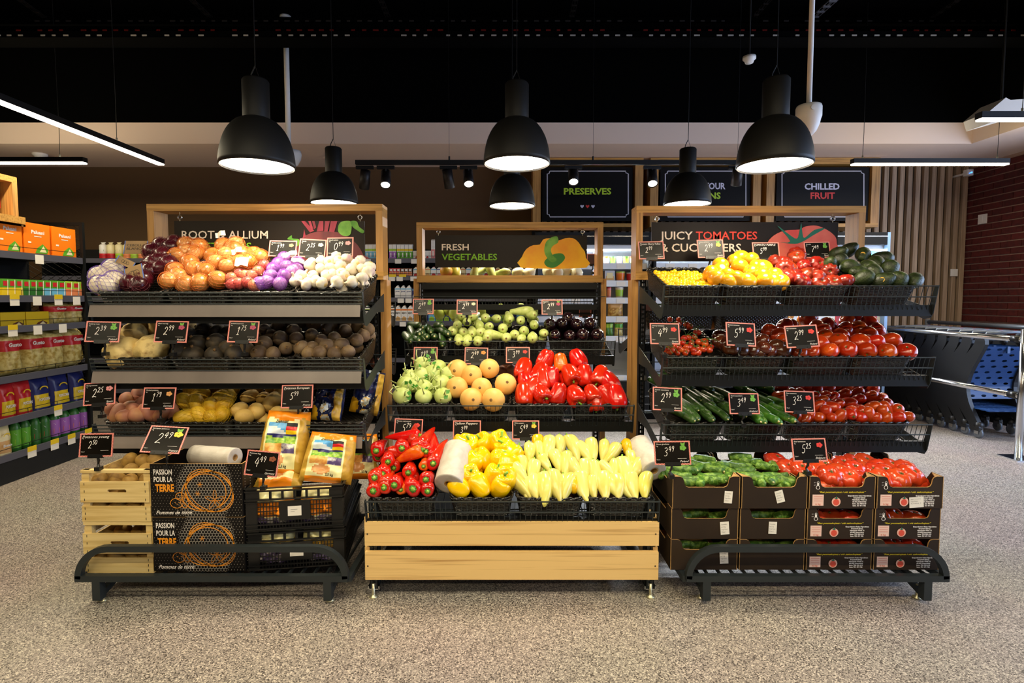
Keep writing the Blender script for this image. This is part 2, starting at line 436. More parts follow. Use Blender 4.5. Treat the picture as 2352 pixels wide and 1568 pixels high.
linear((-2.6, -1.4, LZ), (2.6, -1.4, LZ), 'long linear lamp over the aisle, farther from the produce stands', 50, (-2, 0, 2))

# ------------------------------------------------------------------ track rail with spots
TY = 4.7
a, b = at(817, 378, TY), at(1700, 374, TY)
t = thing('lighting_track', ((a.x + b.x) / 2, TY, a.z), 'black lighting track running behind the front pendant lamps', 'lighting track')
MB().box(a.x, b.x, TY - .018, TY + .018, a.z, a.z + .036).build('rail', 'matt_black', t)
for px in (1032, 1362, 1694):
    q = at(px, 370, TY)
    MB().tube([(q.x, TY, a.z + .036), (q.x, TY, ROOF)], .0015, 4).tube([(q.x, TY, a.z + .03), (q.x, TY, a.z + .07)], .008, 6).build('suspension_wire', 'lamp_black', t)
pm('spot_body', '#1d1716', .45, .2)
def spot(px, py, aim, lit, label):
    top = at(px, 387, TY); c = at(px, py, TY)
    o = thing('track_spot', top, label, 'spotlight', 'black track spotlights')
    d = Vector(aim).normalized(); M = Matrix.Translation(c) @ rotm(d)
    MB().box(top.x - .075, top.x + .075, TY - .015, TY + .015, top.z - .004, top.z + .022).build('adapter', 'matt_black', o)
    MB().tube([(top.x, TY, top.z), (c.x, TY, c.z + .05)], .008, 6).build('stem', 'matt_black', o)
    MB().lathe([(.01, -.082), (.043, -.08), (.045, .075), (.039, .078), (.037, .065)], 20, M).build('can', 'spot_body', o, True)
    MB().lathe([(.0005, .068), (.038, .068)], 20, M).build('lens', 'lit_warm' if lit else 'matt_black', o)
    if lit:
        l = bpy.data.lights.new('spot_light', 'SPOT'); l.energy = 26; l.spot_size = R(70); l.spot_blend = .6; l.color = (1, .86, .60); l.shadow_soft_size = .03
        lo = bpy.data.objects.new('spot_light', l); COL.objects.link(lo); lo.matrix_world = Matrix.Translation(c + d * .09) @ rotm(-d)
spot(838, 413, (-.25, .55, -1), False, 'unlit looking track spotlight at the end of the track, tilted away')
spot(886, 411, (.1, -.7, -1), True, 'second track spotlight, glowing, left of the two unlit backs')
spot(1030, 411, (.12, .5, -1), False, 'track spotlight turned away beneath the first hanging wire')
spot(1076, 409, (.1, -.7, -1), True, 'glowing track spotlight beside the front middle pendant lamp')
spot(1317, 404, (-.05, -.7, -1), True, 'glowing track spotlight hanging over the PRESERVES board')
spot(1498, 408, (-.12, -.7, -1), True, 'glowing track spotlight between the two wall boards')
spot(1693, 405, (.1, .5, -1), False, 'dark track spotlight partly behind the pendant lamp by the camera')

# the same kind of track over the customers' aisle, aimed at the stands
AY, AZ = .95, 2.85
t = thing('lighting_track', (0, AY, AZ), 'black lighting track over the aisle in front of the produce stands', 'lighting track')
MB().box(-2.2, 2.2, AY - .018, AY + .018, AZ, AZ + .036).build('rail', 'matt_black', t)
for x in (-1.8, 1.8): MB().tube([(x, AY, AZ + .036), (x, AY, ROOF)], .0015, 4).build('suspension_wire', 'lamp_black', t)
for i, (x, tx, tz) in enumerate(((-1.9, -1.5, .6), (-.95, -.95, .6), (-.15, -.1, .6), (.45, .3, .5), (1.15, 1.1, .6), (1.95, 1.6, .6))):
    c = Vector((x, AY, AZ - .12)); d = (Vector((tx, 2.35, tz)) - c).normalized(); M = Matrix.Translation(c) @ rotm(d)
    o = thing('track_spot', (x, AY, AZ), 'track spotlight over the aisle, number %s along the track' % ('one', 'two', 'three', 'four', 'five', 'six')[i], 'spotlight', 'black track spotlights')
    MB().tube([(x, AY, AZ), c], .008, 6).build('stem', 'matt_black', o)
    MB().lathe([(.01, -.07), (.04, -.068), (.042, .065), (.036, .068), (.034, .055)], 20, M).build('can', 'spot_body', o, True)
    MB().lathe([(.0005, .058), (.035, .058)], 20, M).build('lens', 'lit_warm', o)
    l = bpy.data.lights.new('spot_light', 'SPOT'); l.energy = FRONT; l.spot_size = R(62); l.spot_blend = .7; l.color = (1, .86, .58); l.shadow_soft_size = .03
    lo = bpy.data.objects.new('spot_light', l); COL.objects.link(lo); lo.matrix_world = Matrix.Translation(c + d * .075) @ rotm(-d)

# ------------------------------------------------------------------ cameras, detectors, wall plates
p = at(1858, 243, 2.95)
t = thing('dome_camera', p, 'white dome security camera on a long white ceiling pole', 'security camera')
MB().tube([(p.x, p.y, p.z), (p.x, p.y, ROOF)], .0135, 12).build('pole', 'white_plastic', t, True)
M = Matrix.Translation(p)
MB().lathe([(.01, 0), (.06, 0), (.064, -.012), (.064, -.06), (.06, -.072)], 32, M).build('housing', 'white_plastic', t, True)
MB().lathe([(.06, -.07), (.054, -.1), (.04, -.135), (.022, -.155), (.001, -.16)], 32, M).build('dome', 'white_plastic', t, True)
MB().lathe([(.001, .0), (.013, 0), (.013, .006), (.001, .007)], 14, Matrix.Translation((p.x - .012, p.y - .062, p.z - .03)) @ Matrix.Rotation(R(90), 4, 'X')).build('screw_cap', 'white_plastic', t)
PY_ = 5.25
p = at(657, 88, PY_)
t = thing('camera_pole', at(676, 360, PY_), 'white ceiling pole behind the left front pendant lamp', 'pole')
q = at(661, 345, PY_)
MB().tube([(p.x, PY_, q.z), (p.x, PY_, ROOF)], .024, 12).build('pole', 'white_plastic', t, True)
MB().lathe([(.001, .02), (.032, .018), (.034, .0), (.014, -.01)], 20, Matrix.Translation((p.x, PY_, ROOF - .02)) @ Matrix.Diagonal((1.6, 1.6, 1, 1))).build('collar', 'white_plastic', t, True)
MB().lathe([(.02, 0), (.055, -.004), (.06, -.03), (.055, -.06), (.035, -.1), (.002, -.115)], 24, Matrix.Translation((p.x + .03, PY_, q.z)) @ Matrix.Diagonal((1.5, 1.5, 1.4, 1))).build('camera_head', 'white_plastic', t, True)
def detector(px, py, Y, label, r=.05, zc=None):
    p = at(px, py, Y); t = thing('smoke_detector', p, label, 'smoke detector')
    MB().lathe([(.001, -.03), (r * .6, -.03), (r * .75, -.01), (r, .0), (r, .02), (.001, .022)], 24, Matrix.Translation(p)).build('cover', 'white_plastic', t, True)
    if zc: MB().tube([p, (p.x, p.y, zc)], .006, 6).build('conduit', 'matt_black', t)
detector(1721, 136, 4.4, 'small white smoke detector against the black ceiling', .05, ROOF)
q = floor_at(92, 357, SOFF - .02); detector(92, 357, q.y, 'white smoke detector under the pale soffit at far left', .07)
def plate(px, py, mat, label, w=.085, wall='back', name='switch_plate', cat='switch'):
    if wall == 'back': p = at(px, py, YB - .06)
    else:
        d = ray(px, py); p = Vector((0, 0, CAMH)) + d * ((XW - .014) / d.x)
    t = thing(name, p, label, cat)
    if wall == 'back':
        MB().box(p.x - w / 2, p.x + w / 2, p.y - .012, p.y, p.z - w / 2, p.z + w / 2).build('plate', 'white_plastic', t); MB().box(p.x - w * .05, p.x + w * .05, p.y - .014, p.y - .011, p.z - w * .3, p.z + w * .3).build('rocker', mat, t)
    else:
        MB().box(p.x - .012, p.x, p.y - w / 2, p.y + w / 2, p.z - w / 2, p.z + w / 2).build('plate', 'white_plastic', t); MB().box(p.x - .014, p.x - .011, p.y - w * .05, p.y + w * .05, p.z - w * .3, p.z + w * .3).build('rocker', mat, t)
plate(2258, 503, 'white_plastic', 'white square switch plate on the red brick wall', .11, 'right')
plate(2190, 626, 'white_plastic', 'white switch plate on the wooden slats', .085)
pm('blue_glow', '#2060ff', .3, emis=('#3f8cff', 4.0))
p = at(2224, 397, 6.35); t = thing('alarm_sensor', p, 'white sensor with a blue light in the corner above the brick wall', 'sensor')
MB().box(p.x - .035, p.x + .035, p.y - .03, p.y + .03, p.z - .035, p.z + .035).box(p.x - .01, p.x + .01, p.y, YB, p.z - .01, p.z + .01).build('case', 'white_plastic', t)
MB().prism([(-.018, -.012), (.02, -.006), (.018, .008)], p.y - .0305, p.y - .034, lambda a, b, d: (p.x + a, d, p.z + b)).build('indicator', 'blue_glow', t)
# white projector-like box beside the far right lamp
p = at(2300, 262, 4.6); t = thing('ceiling_box', p, 'pale angular box hanging behind the upper right linear lamp', 'ceiling unit')
MB().prism([(-.2, -.02), (-.17, -.1), (.25, .02), (.25, .1), (-.02, .08), (-.06, .1)], p.y - .1, p.y + .14, lambda a, b, d: (p.x + a, d, p.z + b)).build('case', 'white_paint', t)
MB().tube([(p.x, p.y, p.z + .08), (p.x, p.y, ROOF)], .006, 6).build('hanger', 'matt_black', t)

# ------------------------------------------------------------------ produce stands
SLOPE = R(16)
def post(M, x, y0, z0, z1, w=.032, d=.06):
    """perforated steel upright: real slots in the front plate"""
    M.box(x - w / 2, x - w / 2 + .003, y0, y0 + d, z0, z1).box(x + w / 2 - .003, x + w / 2, y0, y0 + d, z0, z1)
    M.box(x - w / 2, x - .007, y0, y0 + .003, z0, z1).box(x + .007, x + w / 2, y0, y0 + .003, z0, z1).box(x - .0015, x + .0015, y0, y0 + .003, z0, z1)
    z = z0
    while z < z1 - .012:
        M.box(x - .007, x + .007, y0, y0 + .003, z, z + .011); z += .025
    return M
def foot(x, y, parent):
    MB().lathe([(.001, 0), (.018, 0), (.018, .006), (.008, .01), (.007, .016), (.006, .06), (.001, .06)], 14, Matrix.Translation((x, y, 0))).build('foot', 'zinc', parent, True)

def wood_frame(parent, x0, x1, y, z0, z1, bar=.036, dep=.12, low=.045):
    MB().box(x0, x1, y, y + dep, z1 - bar, z1).build('frame_board', 'wood_x', parent)
    MB().box(x0, x1, y, y + dep, z0, z0 + low).build('frame_board', 'wood_x', parent)
    for a in (x0, x1 - bar): MB().box(a, a + bar, y + .001, y + dep - .001, z0 + low, z1 - bar).build('frame_board', 'wood_z', parent)
def tray(parent, x0, x1, yf, zr, depth=.42, style='grid', hf=.11, dr=1):
    """sloping wire tray; dr = -1 turns its open front away from the camera"""
    zb = zr - hf; tn = math.tan(SLOPE); lean = math.sin(SLOPE) * hf
    t = bpy.data.objects.new('wire_tray', None); COL.objects.link(t); t.parent = parent; t.matrix_parent_inverse = parent.matrix_basis.inverted(); t.location = ((x0 + x1) / 2, yf, zb)
    t['_w'] = [list(r) for r in Matrix.Translation(t.location)]
    q = lambda s: yf + dr * s
    o = [(-lean, zr + .004), (-lean + .022, zr + .004), (.024, zb + .008), (depth, zb - .005 + depth * tn), (depth, zb + depth * tn - .1), (depth * .6, zb + depth * .6 * tn - .055),
         (.05, zb - .045), (.012, zb - .04), (-.004, zb - .015)]
    for x in (x0 - .003, x1):
        MB().prism(o, x, x + .003, lambda a, b, d: (d, q(a), b)).build('bracket', 'rack_grey', t)
    for k in ((0, .05) if style == 'grid' else (0, .017, .034, .051)):
        y = q(-lean * (1 - k / hf)); MB().tube([(x0, y, zr - k), (x1, y, zr - k)], .0032, 5).build('front_rail', 'rack_grey', t)
    g = MB(); n = int((x1 - x0) / (.0222 if style == 'grid' else .13))
    for i in range(1, n):
        x = x0 + (x1 - x0) * i / n
        g.tube([(x, q(-lean + .003), zr), (x, q(.004), zb), (x, q(.06), zb + .06 * tn)], .0015, 4)
    for i in range(10):
        x = x0 + (x1 - x0) * (i + .5) / 10; g.tube([(x, q(0), zb), (x, q(depth), zb + depth * tn)], .0022, 4)
    for k in (.1, .22, .34): g.tube([(x0, q(k), zb + k * tn - .003), (x1, q(k), zb + k * tn - .003)], .003, 4)
    g.build('wire_grid', 'rack_grey', t)
    MB().box(x0, x1, *sorted((q(.004), q(.03))), zb - .03, zb + .022).build('front_beam', 'black_metal', t)
    if style != 'grid' and dr > 0:
        M = Matrix.Translation((0, yf - .012, zb + .055)) @ Matrix.Rotation(R(-14), 4, 'X')
        MB().box(x0, x1 - .01, -.002, .002, -.056, 0, M).build('price_strip', 'clear_strip', t)
    return t
pm('clear_strip', '#7d736d', .22, spec=.7, alpha=.75, noise2=(3, '#9a8e86', .3, .7, (1, .2, .2)))

_BK = {}
def basket_mesh(w, d, h):
    k = (round(w, 2), round(d, 2), round(h, 3))
    if k in _BK: return _BK[k]
    w, d, h = k
    def loop(s, z, inset=0):
        hw, y0, y1, r = w / 2 * s - inset, d / 2 - d / 2 * s + inset, d / 2 + d / 2 * s - inset, .03
        out = []
        for cx, cy, a0 in ((hw - r, y1 - r, 0), (-hw + r, y1 - r, 90), (-hw + r, y0 + r, 180), (hw - r, y0 + r, 270)):
            for i in range(4):
                a = R(a0 + i * 30); out.append(Vector((cx + r * math.cos(a), cy + r * math.sin(a), z)))
        return out
    loops = [loop(.9, 0), loop(.95, h * .5), loop(1, h), loop(1, h, .006), loop(.9, .006, .006)]
    V = [p for l in loops for p in l]; n = 16
    F = [(i * n + j, i * n + (j + 1) % n, (i + 1) * n + (j + 1) % n, (i + 1) * n + j) for i in range(4) for j in range(n)]
    F += [tuple(range(n))[::-1], tuple(range(4 * n, 5 * n))]
    body = MB().add(V, F).mesh('body', ['wicker'])
    top = loop(1, h, .003); per = []
    for i in range(n):
        a, b = top[i], top[(i + 1) % n]; m = max(1, int((b - a).length / .009))
        per += [a.lerp(b, j / m) for j in range(m)]
    M = MB(); N = len(per)
    for ph in (0, math.pi):
        pts = []
        for i, p in enumerate(per):
            t = (per[(i + 1) % N] - per[i - 1]).normalized(); s = Vector((t.y, -t.x, 0)); q = ph + i * .75
            pts.append(p + (s * math.cos(q) + Vector((0, 0, math.sin(q)))) * .0042)
        M.tube(pts, .0048, 4, True)
    _BK[k] = (body, M.mesh('rim', ['wicker'], True)); return _BK[k]
def basket(px0, px1, py, yf, zr, what, d=.36, h=.1):
    """black woven basket lying in a tray, its front edge between two pixels"""
    x0, x1 = at(px0, py, yf).x, at(px1, py, yf).x
    b, r = basket_mesh(x1 - x0, d, h)
    o = link('wicker_basket', b, None, Matrix.Translation(((x0 + x1) / 2, yf + .032, zr - .099)) @ Matrix.Rotation(SLOPE, 4, 'X'))
    tag(o, 'black woven basket holding ' + what, 'basket', 'black woven baskets')
    link('rim', r, o, Matrix.Identity(4)); return o

def base_rack(parent, x0, x1, y0, y1, px0, px1, feet_y):
    zt = .125; R_ = .126; dk = .108
    sq = .0177
    M = MB().tube([(x0, y0, zt - .013), (x1, y0, zt - .013)], sq, 4)
    M.tube([(x0, y0, zt - .018), (x0, y1, zt - .03)], sq, 4).tube([(x1, y0, zt - .018), (x1, y1, zt - .03)], sq, 4).tube([(x0, y1, dk - .013), (x1, y1, dk - .013)], sq, 4)
    M.build('base_frame', 'rack_grey', parent)
    pts = [(x0 + .01 + R_ - R_ * math.cos(a), y0, zt - .013 + R_ * math.sin(a)) for a in [R(90) * i / 8 for i in range(9)]]
    pts += [(x1 - .01 - R_ + R_ * math.sin(a), y0, zt - .013 + R_ * math.cos(a)) for a in [R(90) * i / 8 for i in range(9)]]
    MB().tube(pts, sq, 4).build('guard_rail', 'rack_grey', parent)
    n = int((x1 - x0) / .052)
    me = MB().box(-.004, .004, y0 + .012, y1 - .012, dk - .012, dk).mesh('deck_bar', ['rack_grey'])
    for i in range(1, n): link('deck_bar', me, parent, parent.matrix_basis.inverted() @ Matrix.Translation((x0 + (x1 - x0) * i / n, 0, 0)))
    for x in (x0 + .085, x1 - .085):
        MB().box(x - .0165, x + .0165, y0 - .012, y0 + .02, .02, zt - .025).build('leg', 'rack_grey', parent)
        MB().box(x - .0165, x + .0165, y1 - .02, y1 + .012, .03, zt - .025).build('leg', 'rack_grey', parent)
        MB().tube([(x, y0 + .01, .035), (x, y0 + .2, zt - .04)], .0165, 4).build('brace', 'rack_grey', parent)
        foot(x, feet_y, parent); foot(x, y1 - .03, parent)

def stand(name_label, x0, x1, yb, loc_y):
    return thing('produce_stand', ((x0 + x1) / 2, loc_y, 0), name_label, 'display stand', 'produce stands')

# ---- onion and potato stand
LX0, LX1, LYB, LYF = -1.905, -.66, 2.86, 2.46
S1 = stand('open produce stand with a wooden frame and three wire trays of onions, roots and potatoes', LX0, LX1, LYB, 2.6)
wood_frame(S1, LX0, LX1, LYB, 1.372, 1.77)
for x in (LX0 - .012, LX1 - .022): MB().box(x, x + .034, LYB + .03, LYB + .13, 0, 1.372).build('side_board', 'wood_z', S1)
for x in (LX0 + .05, LX1 - .045): post(MB(), x, LYB + .03, .03, 1.372).build('upright', 'black_metal', S1)
for zr in (1.297, .993, .69): tray(S1, LX0, LX1, LYF, zr, .4, 'lines')
for zr in (1.25, .95, .62): tray(S1, LX0 + .03, LX1 - .05, LYB + .52, zr, .38, 'lines', dr=-1)
a, b = at(177, 1323, 2.165), at(800, 1323, 2.165)
base_rack(S1, a.x, b.x, 2.165, 2.83, 177, 800, 2.19)
# ---- tomato stand
RX0, RX1, RYB, RYF = .705, 1.955, 2.95, 2.5
S3 = stand('open produce stand with a wooden frame and three wire trays of tomatoes, cucumbers and avocados', RX0, RX1, RYB, 2.6)
wood_frame(S3, RX0, RX1, RYB, 1.375, 1.775)
for x in (RX0 - .012, RX1 - .022): MB().box(x, x + .034, RYB + .03, RYB + .13, 0, 1.375).build('side_board', 'wood_z', S3)
for x in (RX0 + .05, RX1 - .045): post(MB(), x, RYB + .03, .03, 1.375).build('upright', 'black_metal', S3)
RT = []
for zr in (1.329, .998, .683): RT.append(tray(S3, RX0 + .022, RX1 + .03, RYF, zr, .44, 'grid'))
for zr in (1.07, .62): tray(S3, RX0 + .03, RX1 - .05, RYB + .56, zr, .4, 'grid', dr=-1)
a, b = at(1575, 1323, 2.165), at(2175, 1323, 2.165)
base_rack(S3, a.x, b.x, 2.165, 2.83, 1575, 2175, 2.21)
# ---- stepped pepper stand
CX0, CX1, CYB = -.6, .632, 3.45
S2 = stand('stepped produce stand with a wooden frame and three wire trays of peppers, squash and aubergines', CX0, CX1, CYB, 2.8)
wood_frame(S2, CX0 + .02, CX1 - .018, CYB, 1.375, 1.758)
for x in (CX0 - .005, CX1 - .025): MB().box(x, x + .034, CYB + .02, CYB + .12, 0, 1.4).build('side_board', 'wood_z', S2)
for x in (CX0 + .055, CX1 - .05): post(MB(), x, CYB + .02, .03, 1.375).build('upright', 'black_metal', S2)
CLZ = at(1175, 1146, 2.21).z
tray(S2, at(842, 1146, 2.21).x, at(1511, 1146, 2.21).x, 2.21, CLZ, .42); tray(S2, CX0 - .003, CX1 + .008, 2.7, .732, .42); tray(S2, CX0, CX1, 3.15, 1.022, .3)
for zr, yy in ((1.3, 3.78), (.75, 4.2)): tray(S2, CX0, CX1, yy, zr, .3, dr=-1)
PX0, PX1 = at(838, 1270, 2.2).x, at(1513, 1270, 2.2).x
for z0, z1 in ((at(1175, 1253, 2.2).z, at(1175, 1199, 2.2).z), (at(1175, 1331, 2.2).z, at(1175, 1268, 2.2).z)):
    MB().box(PX0, PX1, 2.2, 2.22, z0, z1).build('plank', 'plank_wood', S2)
    for x in (PX0 - .004, PX1 - .016): MB().box(x - .002, x + .018, 2.222, 2.9, z0 + .012, z1 + .012).build('plank', 'plank_wood', S2)
    for x in (PX0 + .012, PX1 - .014):
        MB().lathe([(.001, 0), (.0035, 0)], 8, Matrix.Translation((x, 2.199, (z0 + z1) / 2)) @ Matrix.Rotation(R(90), 4, 'X')).build('screw', 'print_black', S2)
for x in (PX0 + .03, PX1 - .028):
    post(MB(), x, 2.226, .03, .42, .036).build('upright', 'rack_grey', S2)
    foot(x, 2.215, S2); foot(x, 2.9, S2)
    MB().box(x - .022, x + .022, 2.22, 2.227, .03, .034).box(x - .024, x - .02, 2.22, 2.26, .03, .045).box(x + .02, x + .024, 2.22, 2.26, .03, .045).build('foot_clip', 'steel', S2)
    MB().box(x - .015, x + .015, 2.3, 3.45, .03, .07).build('base_beam', 'rack_grey', S2)
MB().box(PX0 + .03, PX1 - .03, 2.27, 3.4, .318, .322).build('blackout_deck', 'black_metal', S2)  # black sheet added to stop light from above reaching under the stand
MB().box(PX0 + .03, PX1 - .03, 3.38, 3.4, .06, .318).build('blackout_panel', 'black_metal', S2)  # added black sheet at the rear, keeps the gaps between planks dark
MB().box(CX0 + .06, CX1 - .06, 3.46, 3.47, 1.27, 1.36).build('back_panel', 'black_metal', S2)
MB().box(CX0 + .06, CX1 - .06, 3.40, 3.44, 1.33, 1.37).build('header_beam', 'black_metal', S2)
MB().box(CX0 + .06, CX1 - .06, 3.42, 3.45, 1.2, 1.235).build('cross_beam', 'black_metal', S2)

# ------------------------------------------------------------------ hanging signs
def PXF(Y, dy=0.0):
    return lambda a, b: at(a, -b, Y) + Vector((0, dy, 0))
def hsign(x0, y0, x1, y1, Y, label, hooks, ytop):
    p = at((x0 + x1) / 2, y1, Y); t = thing('hanging_sign', p, label, 'sign', 'dark signs hanging in wooden frames')
    a, b = at(x0, y0, Y), at(x1, y1, Y)
    MB().box(a.x, b.x, Y + .002, Y + .008, b.z, a.z).build('board', 'sign_brown', t)
    for h in hooks:
        q = at(h, y0 - 8, Y); r = at(h, ytop, Y)
        MB().tube([q + Vector((math.cos(k * .524) * .011, 0, math.sin(k * .524) * .011)) for k in range(12)], .0035, 6, True).build('ring', 'steel', t, True)
        MB().tube([q + Vector((0, 0, .011)), r], .0012, 4).tube([q - Vector((0, 0, .011)), (q.x, Y, a.z - .002)], .0012, 4).build('hook', 'zinc', t)
    return t
pm('print_pepper', '#f7bb08', .55, noise2=(5, '#ee9a0a', .46, .66)); pm('print_tomato', '#d3443a', .55, noise2=(5, '#e06a55', .45, .65)); pm('print_leaf', '#4f8f24', .55, noise2=(12, '#7cb342', .4, .6))
pm('print_stem', '#2f7d24', .55); pm('print_beet', '#5c1f25', .55, noise2=(9, '#7c2c30', .4, .6, (1, 1, .2))); pm('print_stalk', '#b23248', .55, noise2=(14, '#8c1f34', .4, .6, (1, 1, .1)))
pm('print_calyx', '#10694f', .55)
def flat(pts, mat, t, Y, lay, name='picture', k=4, smooth=True):
    f = PXF(Y, -.0006 * lay); q = cm2(pts, k, True) if smooth else pts
    return MB().add([f(a, -b) for a, b in q], [tuple(range(len(q)))]).build(name, mat, t)
# FRESH VEGETABLES
Y = 3.5
t = hsign(999, 540, 1348, 614, Y, 'dark hanging sign reading FRESH VEGETABLES with a yellow pepper', (1007, 1338), 521)
f = PXF(Y, -.001)
MB().text('FRESH', 1014.7, -574.5, 15, f, bold=.02, width=62).build('lettering', 'print_cream', t)
MB().text('VEGETABLES', 1014.7, -597, 15, f, bold=.02, width=127).build('lettering', 'print_green', t)
G = lambda L: [(880 + a / 3.92, 480 + b / 3.92) for a, b in L]
flat(G([(1243, 528), (1250, 430), (1290, 360), (1350, 325), (1410, 320), (1440, 275), (1500, 262), (1570, 285), (1640, 262), (1710, 262), (1760, 300), (1790, 350), (1815, 380), (1826, 440), (1828, 528)]), 'print_pepper', t, Y, 1, k=2)
flat(G([(1450, 480), (1480, 440), (1540, 405), (1610, 400), (1638, 440), (1600, 490), (1540, 527), (1480, 520)]), 'print_stem', t, Y, 2)
flat(G([(1535, 248), (1570, 250), (1575, 300), (1530, 330), (1510, 370), (1530, 420), (1565, 455), (1520, 480), (1470, 430), (1450, 370), (1465, 300), (1500, 265)]), 'print_leaf', t, Y, 3)
# ROOT & ALLIUM VEGETABLES
Y = 2.91
t = hsign(399, 507, 838, 596, Y, 'dark hanging sign reading ROOT and ALLIUM with a beetroot picture', (413, 827), 484)
f = PXF(Y, -.001)
MB().text('ROOT & ALLIUM', 417.5, -547.7, 18.7, f, bold=.012, width=198).build('lettering', 'print_cream', t)
MB().text('VEGETABLES', 417.5, -574.9, 18.7, f, bold=.012, width=160).build('lettering', 'print_green', t)
B = lambda L: [(540 + a / 5.2275, 440 + b / 5.2275) for a, b in L]
flat(B([(640, 815), (700, 640), (860, 520), (1000, 480), (1180, 480), (1330, 520), (1470, 640), (1540, 760), (1555, 810)]), 'print_beet', t, Y, 1, k=3)
for s in ([(795, 353), (840, 353), (950, 470), (900, 490)], [(880, 353), (910, 353), (940, 450), (910, 440)], [(925, 353), (955, 353), (975, 430), (950, 450)], [(1010, 353), (1060, 353), (1060, 470), (980, 480)], [(1080, 353), (1140, 353), (1110, 480), (1070, 480)], [(1150, 353), (1230, 353), (1190, 490), (1130, 480)], [(815, 560), (830, 450), (850, 540)]):
    flat(B(s), 'print_stalk', t, Y, 2, 'picture', 3, False)
flat(B([(1240, 480), (1245, 400), (1290, 357), (1390, 357), (1400, 430), (1380, 520), (1300, 530)]), 'print_leaf', t, Y, 3)
flat(B([(1390, 357), (1460, 357), (1490, 420), (1550, 470), (1530, 500), (1460, 460), (1410, 420)]), 'print_leaf', t, Y, 4)
flat(B([(630, 570), (680, 525), (690, 560), (770, 575), (765, 640), (740, 650), (720, 590)]), 'print_leaf', t, Y, 3)
# JUICY TOMATOES & CUCUMBERS
Y = 3.0
t = hsign(1497, 510, 1923, 600, Y, 'dark hanging sign reading JUICY TOMATOES and CUCUMBERS with a tomato', (1509, 1913), 488)
f = PXF(Y, -.001)
MB().text('JUICY', 1516, -549.6, 18.7, f, bold=.02, width=75).build('lettering', 'print_cream', t)
MB().text('& CUCUMBERS', 1517, -577.3, 18.7, f, bold=.02, width=185).build('lettering', 'print_cream', t)
MB().text('TOMATOES', 1598, -549.6, 18.7, f, bold=.02, width=141).build('lettering', 'print_red', t)
flat([(1757, 598), (1757, 570), (1772, 545), (1800, 530), (1835, 527), (1850, 520), (1875, 518), (1900, 528), (1918, 543), (1922, 560), (1922, 598)], 'print_tomato', t, Y, 1)
flat([(1790, 556), (1815, 554), (1785, 518), (1812, 538), (1830, 548), (1836, 530), (1840, 512), (1843, 535), (1848, 546), (1870, 528), (1895, 524), (1868, 540), (1845, 554), (1825, 560)], 'print_calyx', t, Y, 2, k=3)

# ------------------------------------------------------------------ wall boards in timber boxes
pm('board_black', '#0b0908', .55, spec=.15, noise2=(1.2, '#110e0d', .3, .7)); pm('line_grey', '#c9c4cc', .6); pm('board_green', '#b4d42a', .6); pm('board_red', '#d8322c', .6); pm('board_white', '#d6d0de', .6)
def wall_board(x0, x1, y0, y1, label):
    Yf = 6.12; a, b = at(x0 - 22, y0 - 22, Yf), at(x1 + 24, y1 + 14, Yf); w = .09
    t = thing('wall_board', ((a.x + b.x) / 2, Yf, b.z), label, 'sign', 'boards in timber boxes on the back wall')
    for q in ((a.x, b.x, a.z - .07, a.z), (a.x, b.x, b.z, b.z + .04)): MB().box(q[0], q[1], Yf, YB - .06, q[2], q[3]).build('frame_board', 'wood_x', t)
    for q in ((a.x, a.x + w), (b.x - w, b.x)): MB().box(q[0], q[1], Yf + .001, YB - .06, b.z + .04, a.z - .07).build('frame_board', 'wood_z', t)
    c, d = at(x0, y0, Yf + .03), at(x1, y1, Yf + .03)
    MB().box(c.x, d.x, Yf + .03, Yf + .05, d.z, c.z).build('board', 'board_black', t)
    Y = Yf + .03; f = PXF(Y, -.002); i0, i1, j0, j1, n = x0 + 11, x1 - 9, y0 + 9, y1 - 9, 6
    pts = [(i0 + n, -j0), (i1 - n, -j0), (i1 - n, -j0 - n * .6), (i1, -j0 - n), (i1, -j1 + n), (i1 - n * .8, -j1 + n * .8), (i1 - n, -j1), (i0 + n, -j1), (i0 + n * .8, -j1 + n * .8), (i0, -j1 + n), (i0, -j0 - n), (i0 + n * .6, -j0 - n), (i0 + n, -j0)]
    MB().ribbon(pts, 2.2, f).build('border_line', 'line_grey', t)
    return t, f
t, f = wall_board(1246, 1452, 384, 507, 'black wall board reading PRESERVES with three little hearts')
MB().text('PRESERVES', 1349.5, -446, 14.5, f, 'c', bold=.04, width=109).build('lettering', 'board_green', t)
for x, m in ((1337, 'board_white'), (1349.5, 'board_red'), (1362, 'board_white')):
    MB().add([f(x + a * 4, -474 + b * 4) for a, b in ((0, -1), (-1, 0), (-1, .6), (-.5, .9), (0, .4), (.5, .9), (1, .6), (1, 0))], [tuple(range(8))]).build('heart', m, t)
t, f = wall_board(1517, 1722, 384, 507, 'black wall board with YOUR in white, half hidden by a pendant lamp')
MB().text('YOUR', 1666, -434, 14.5, f, 'r', bold=.04, width=50).build('lettering', 'board_white', t)
MB().text('GREENS', 1655, -456, 14.5, f, 'r', bold=.04, width=76).build('lettering', 'board_green', t)
t, f = wall_board(1785, 1993, 384, 507, 'black wall board reading CHILLED FRUIT')
MB().text('CHILLED', 1888, -435, 14.5, f, 'c', bold=.04, width=80).build('lettering', 'board_white', t)
MB().text('FRUIT', 1889.5, -456, 14.5, f, 'c', bold=.04, width=56).build('lettering', 'board_red', t)

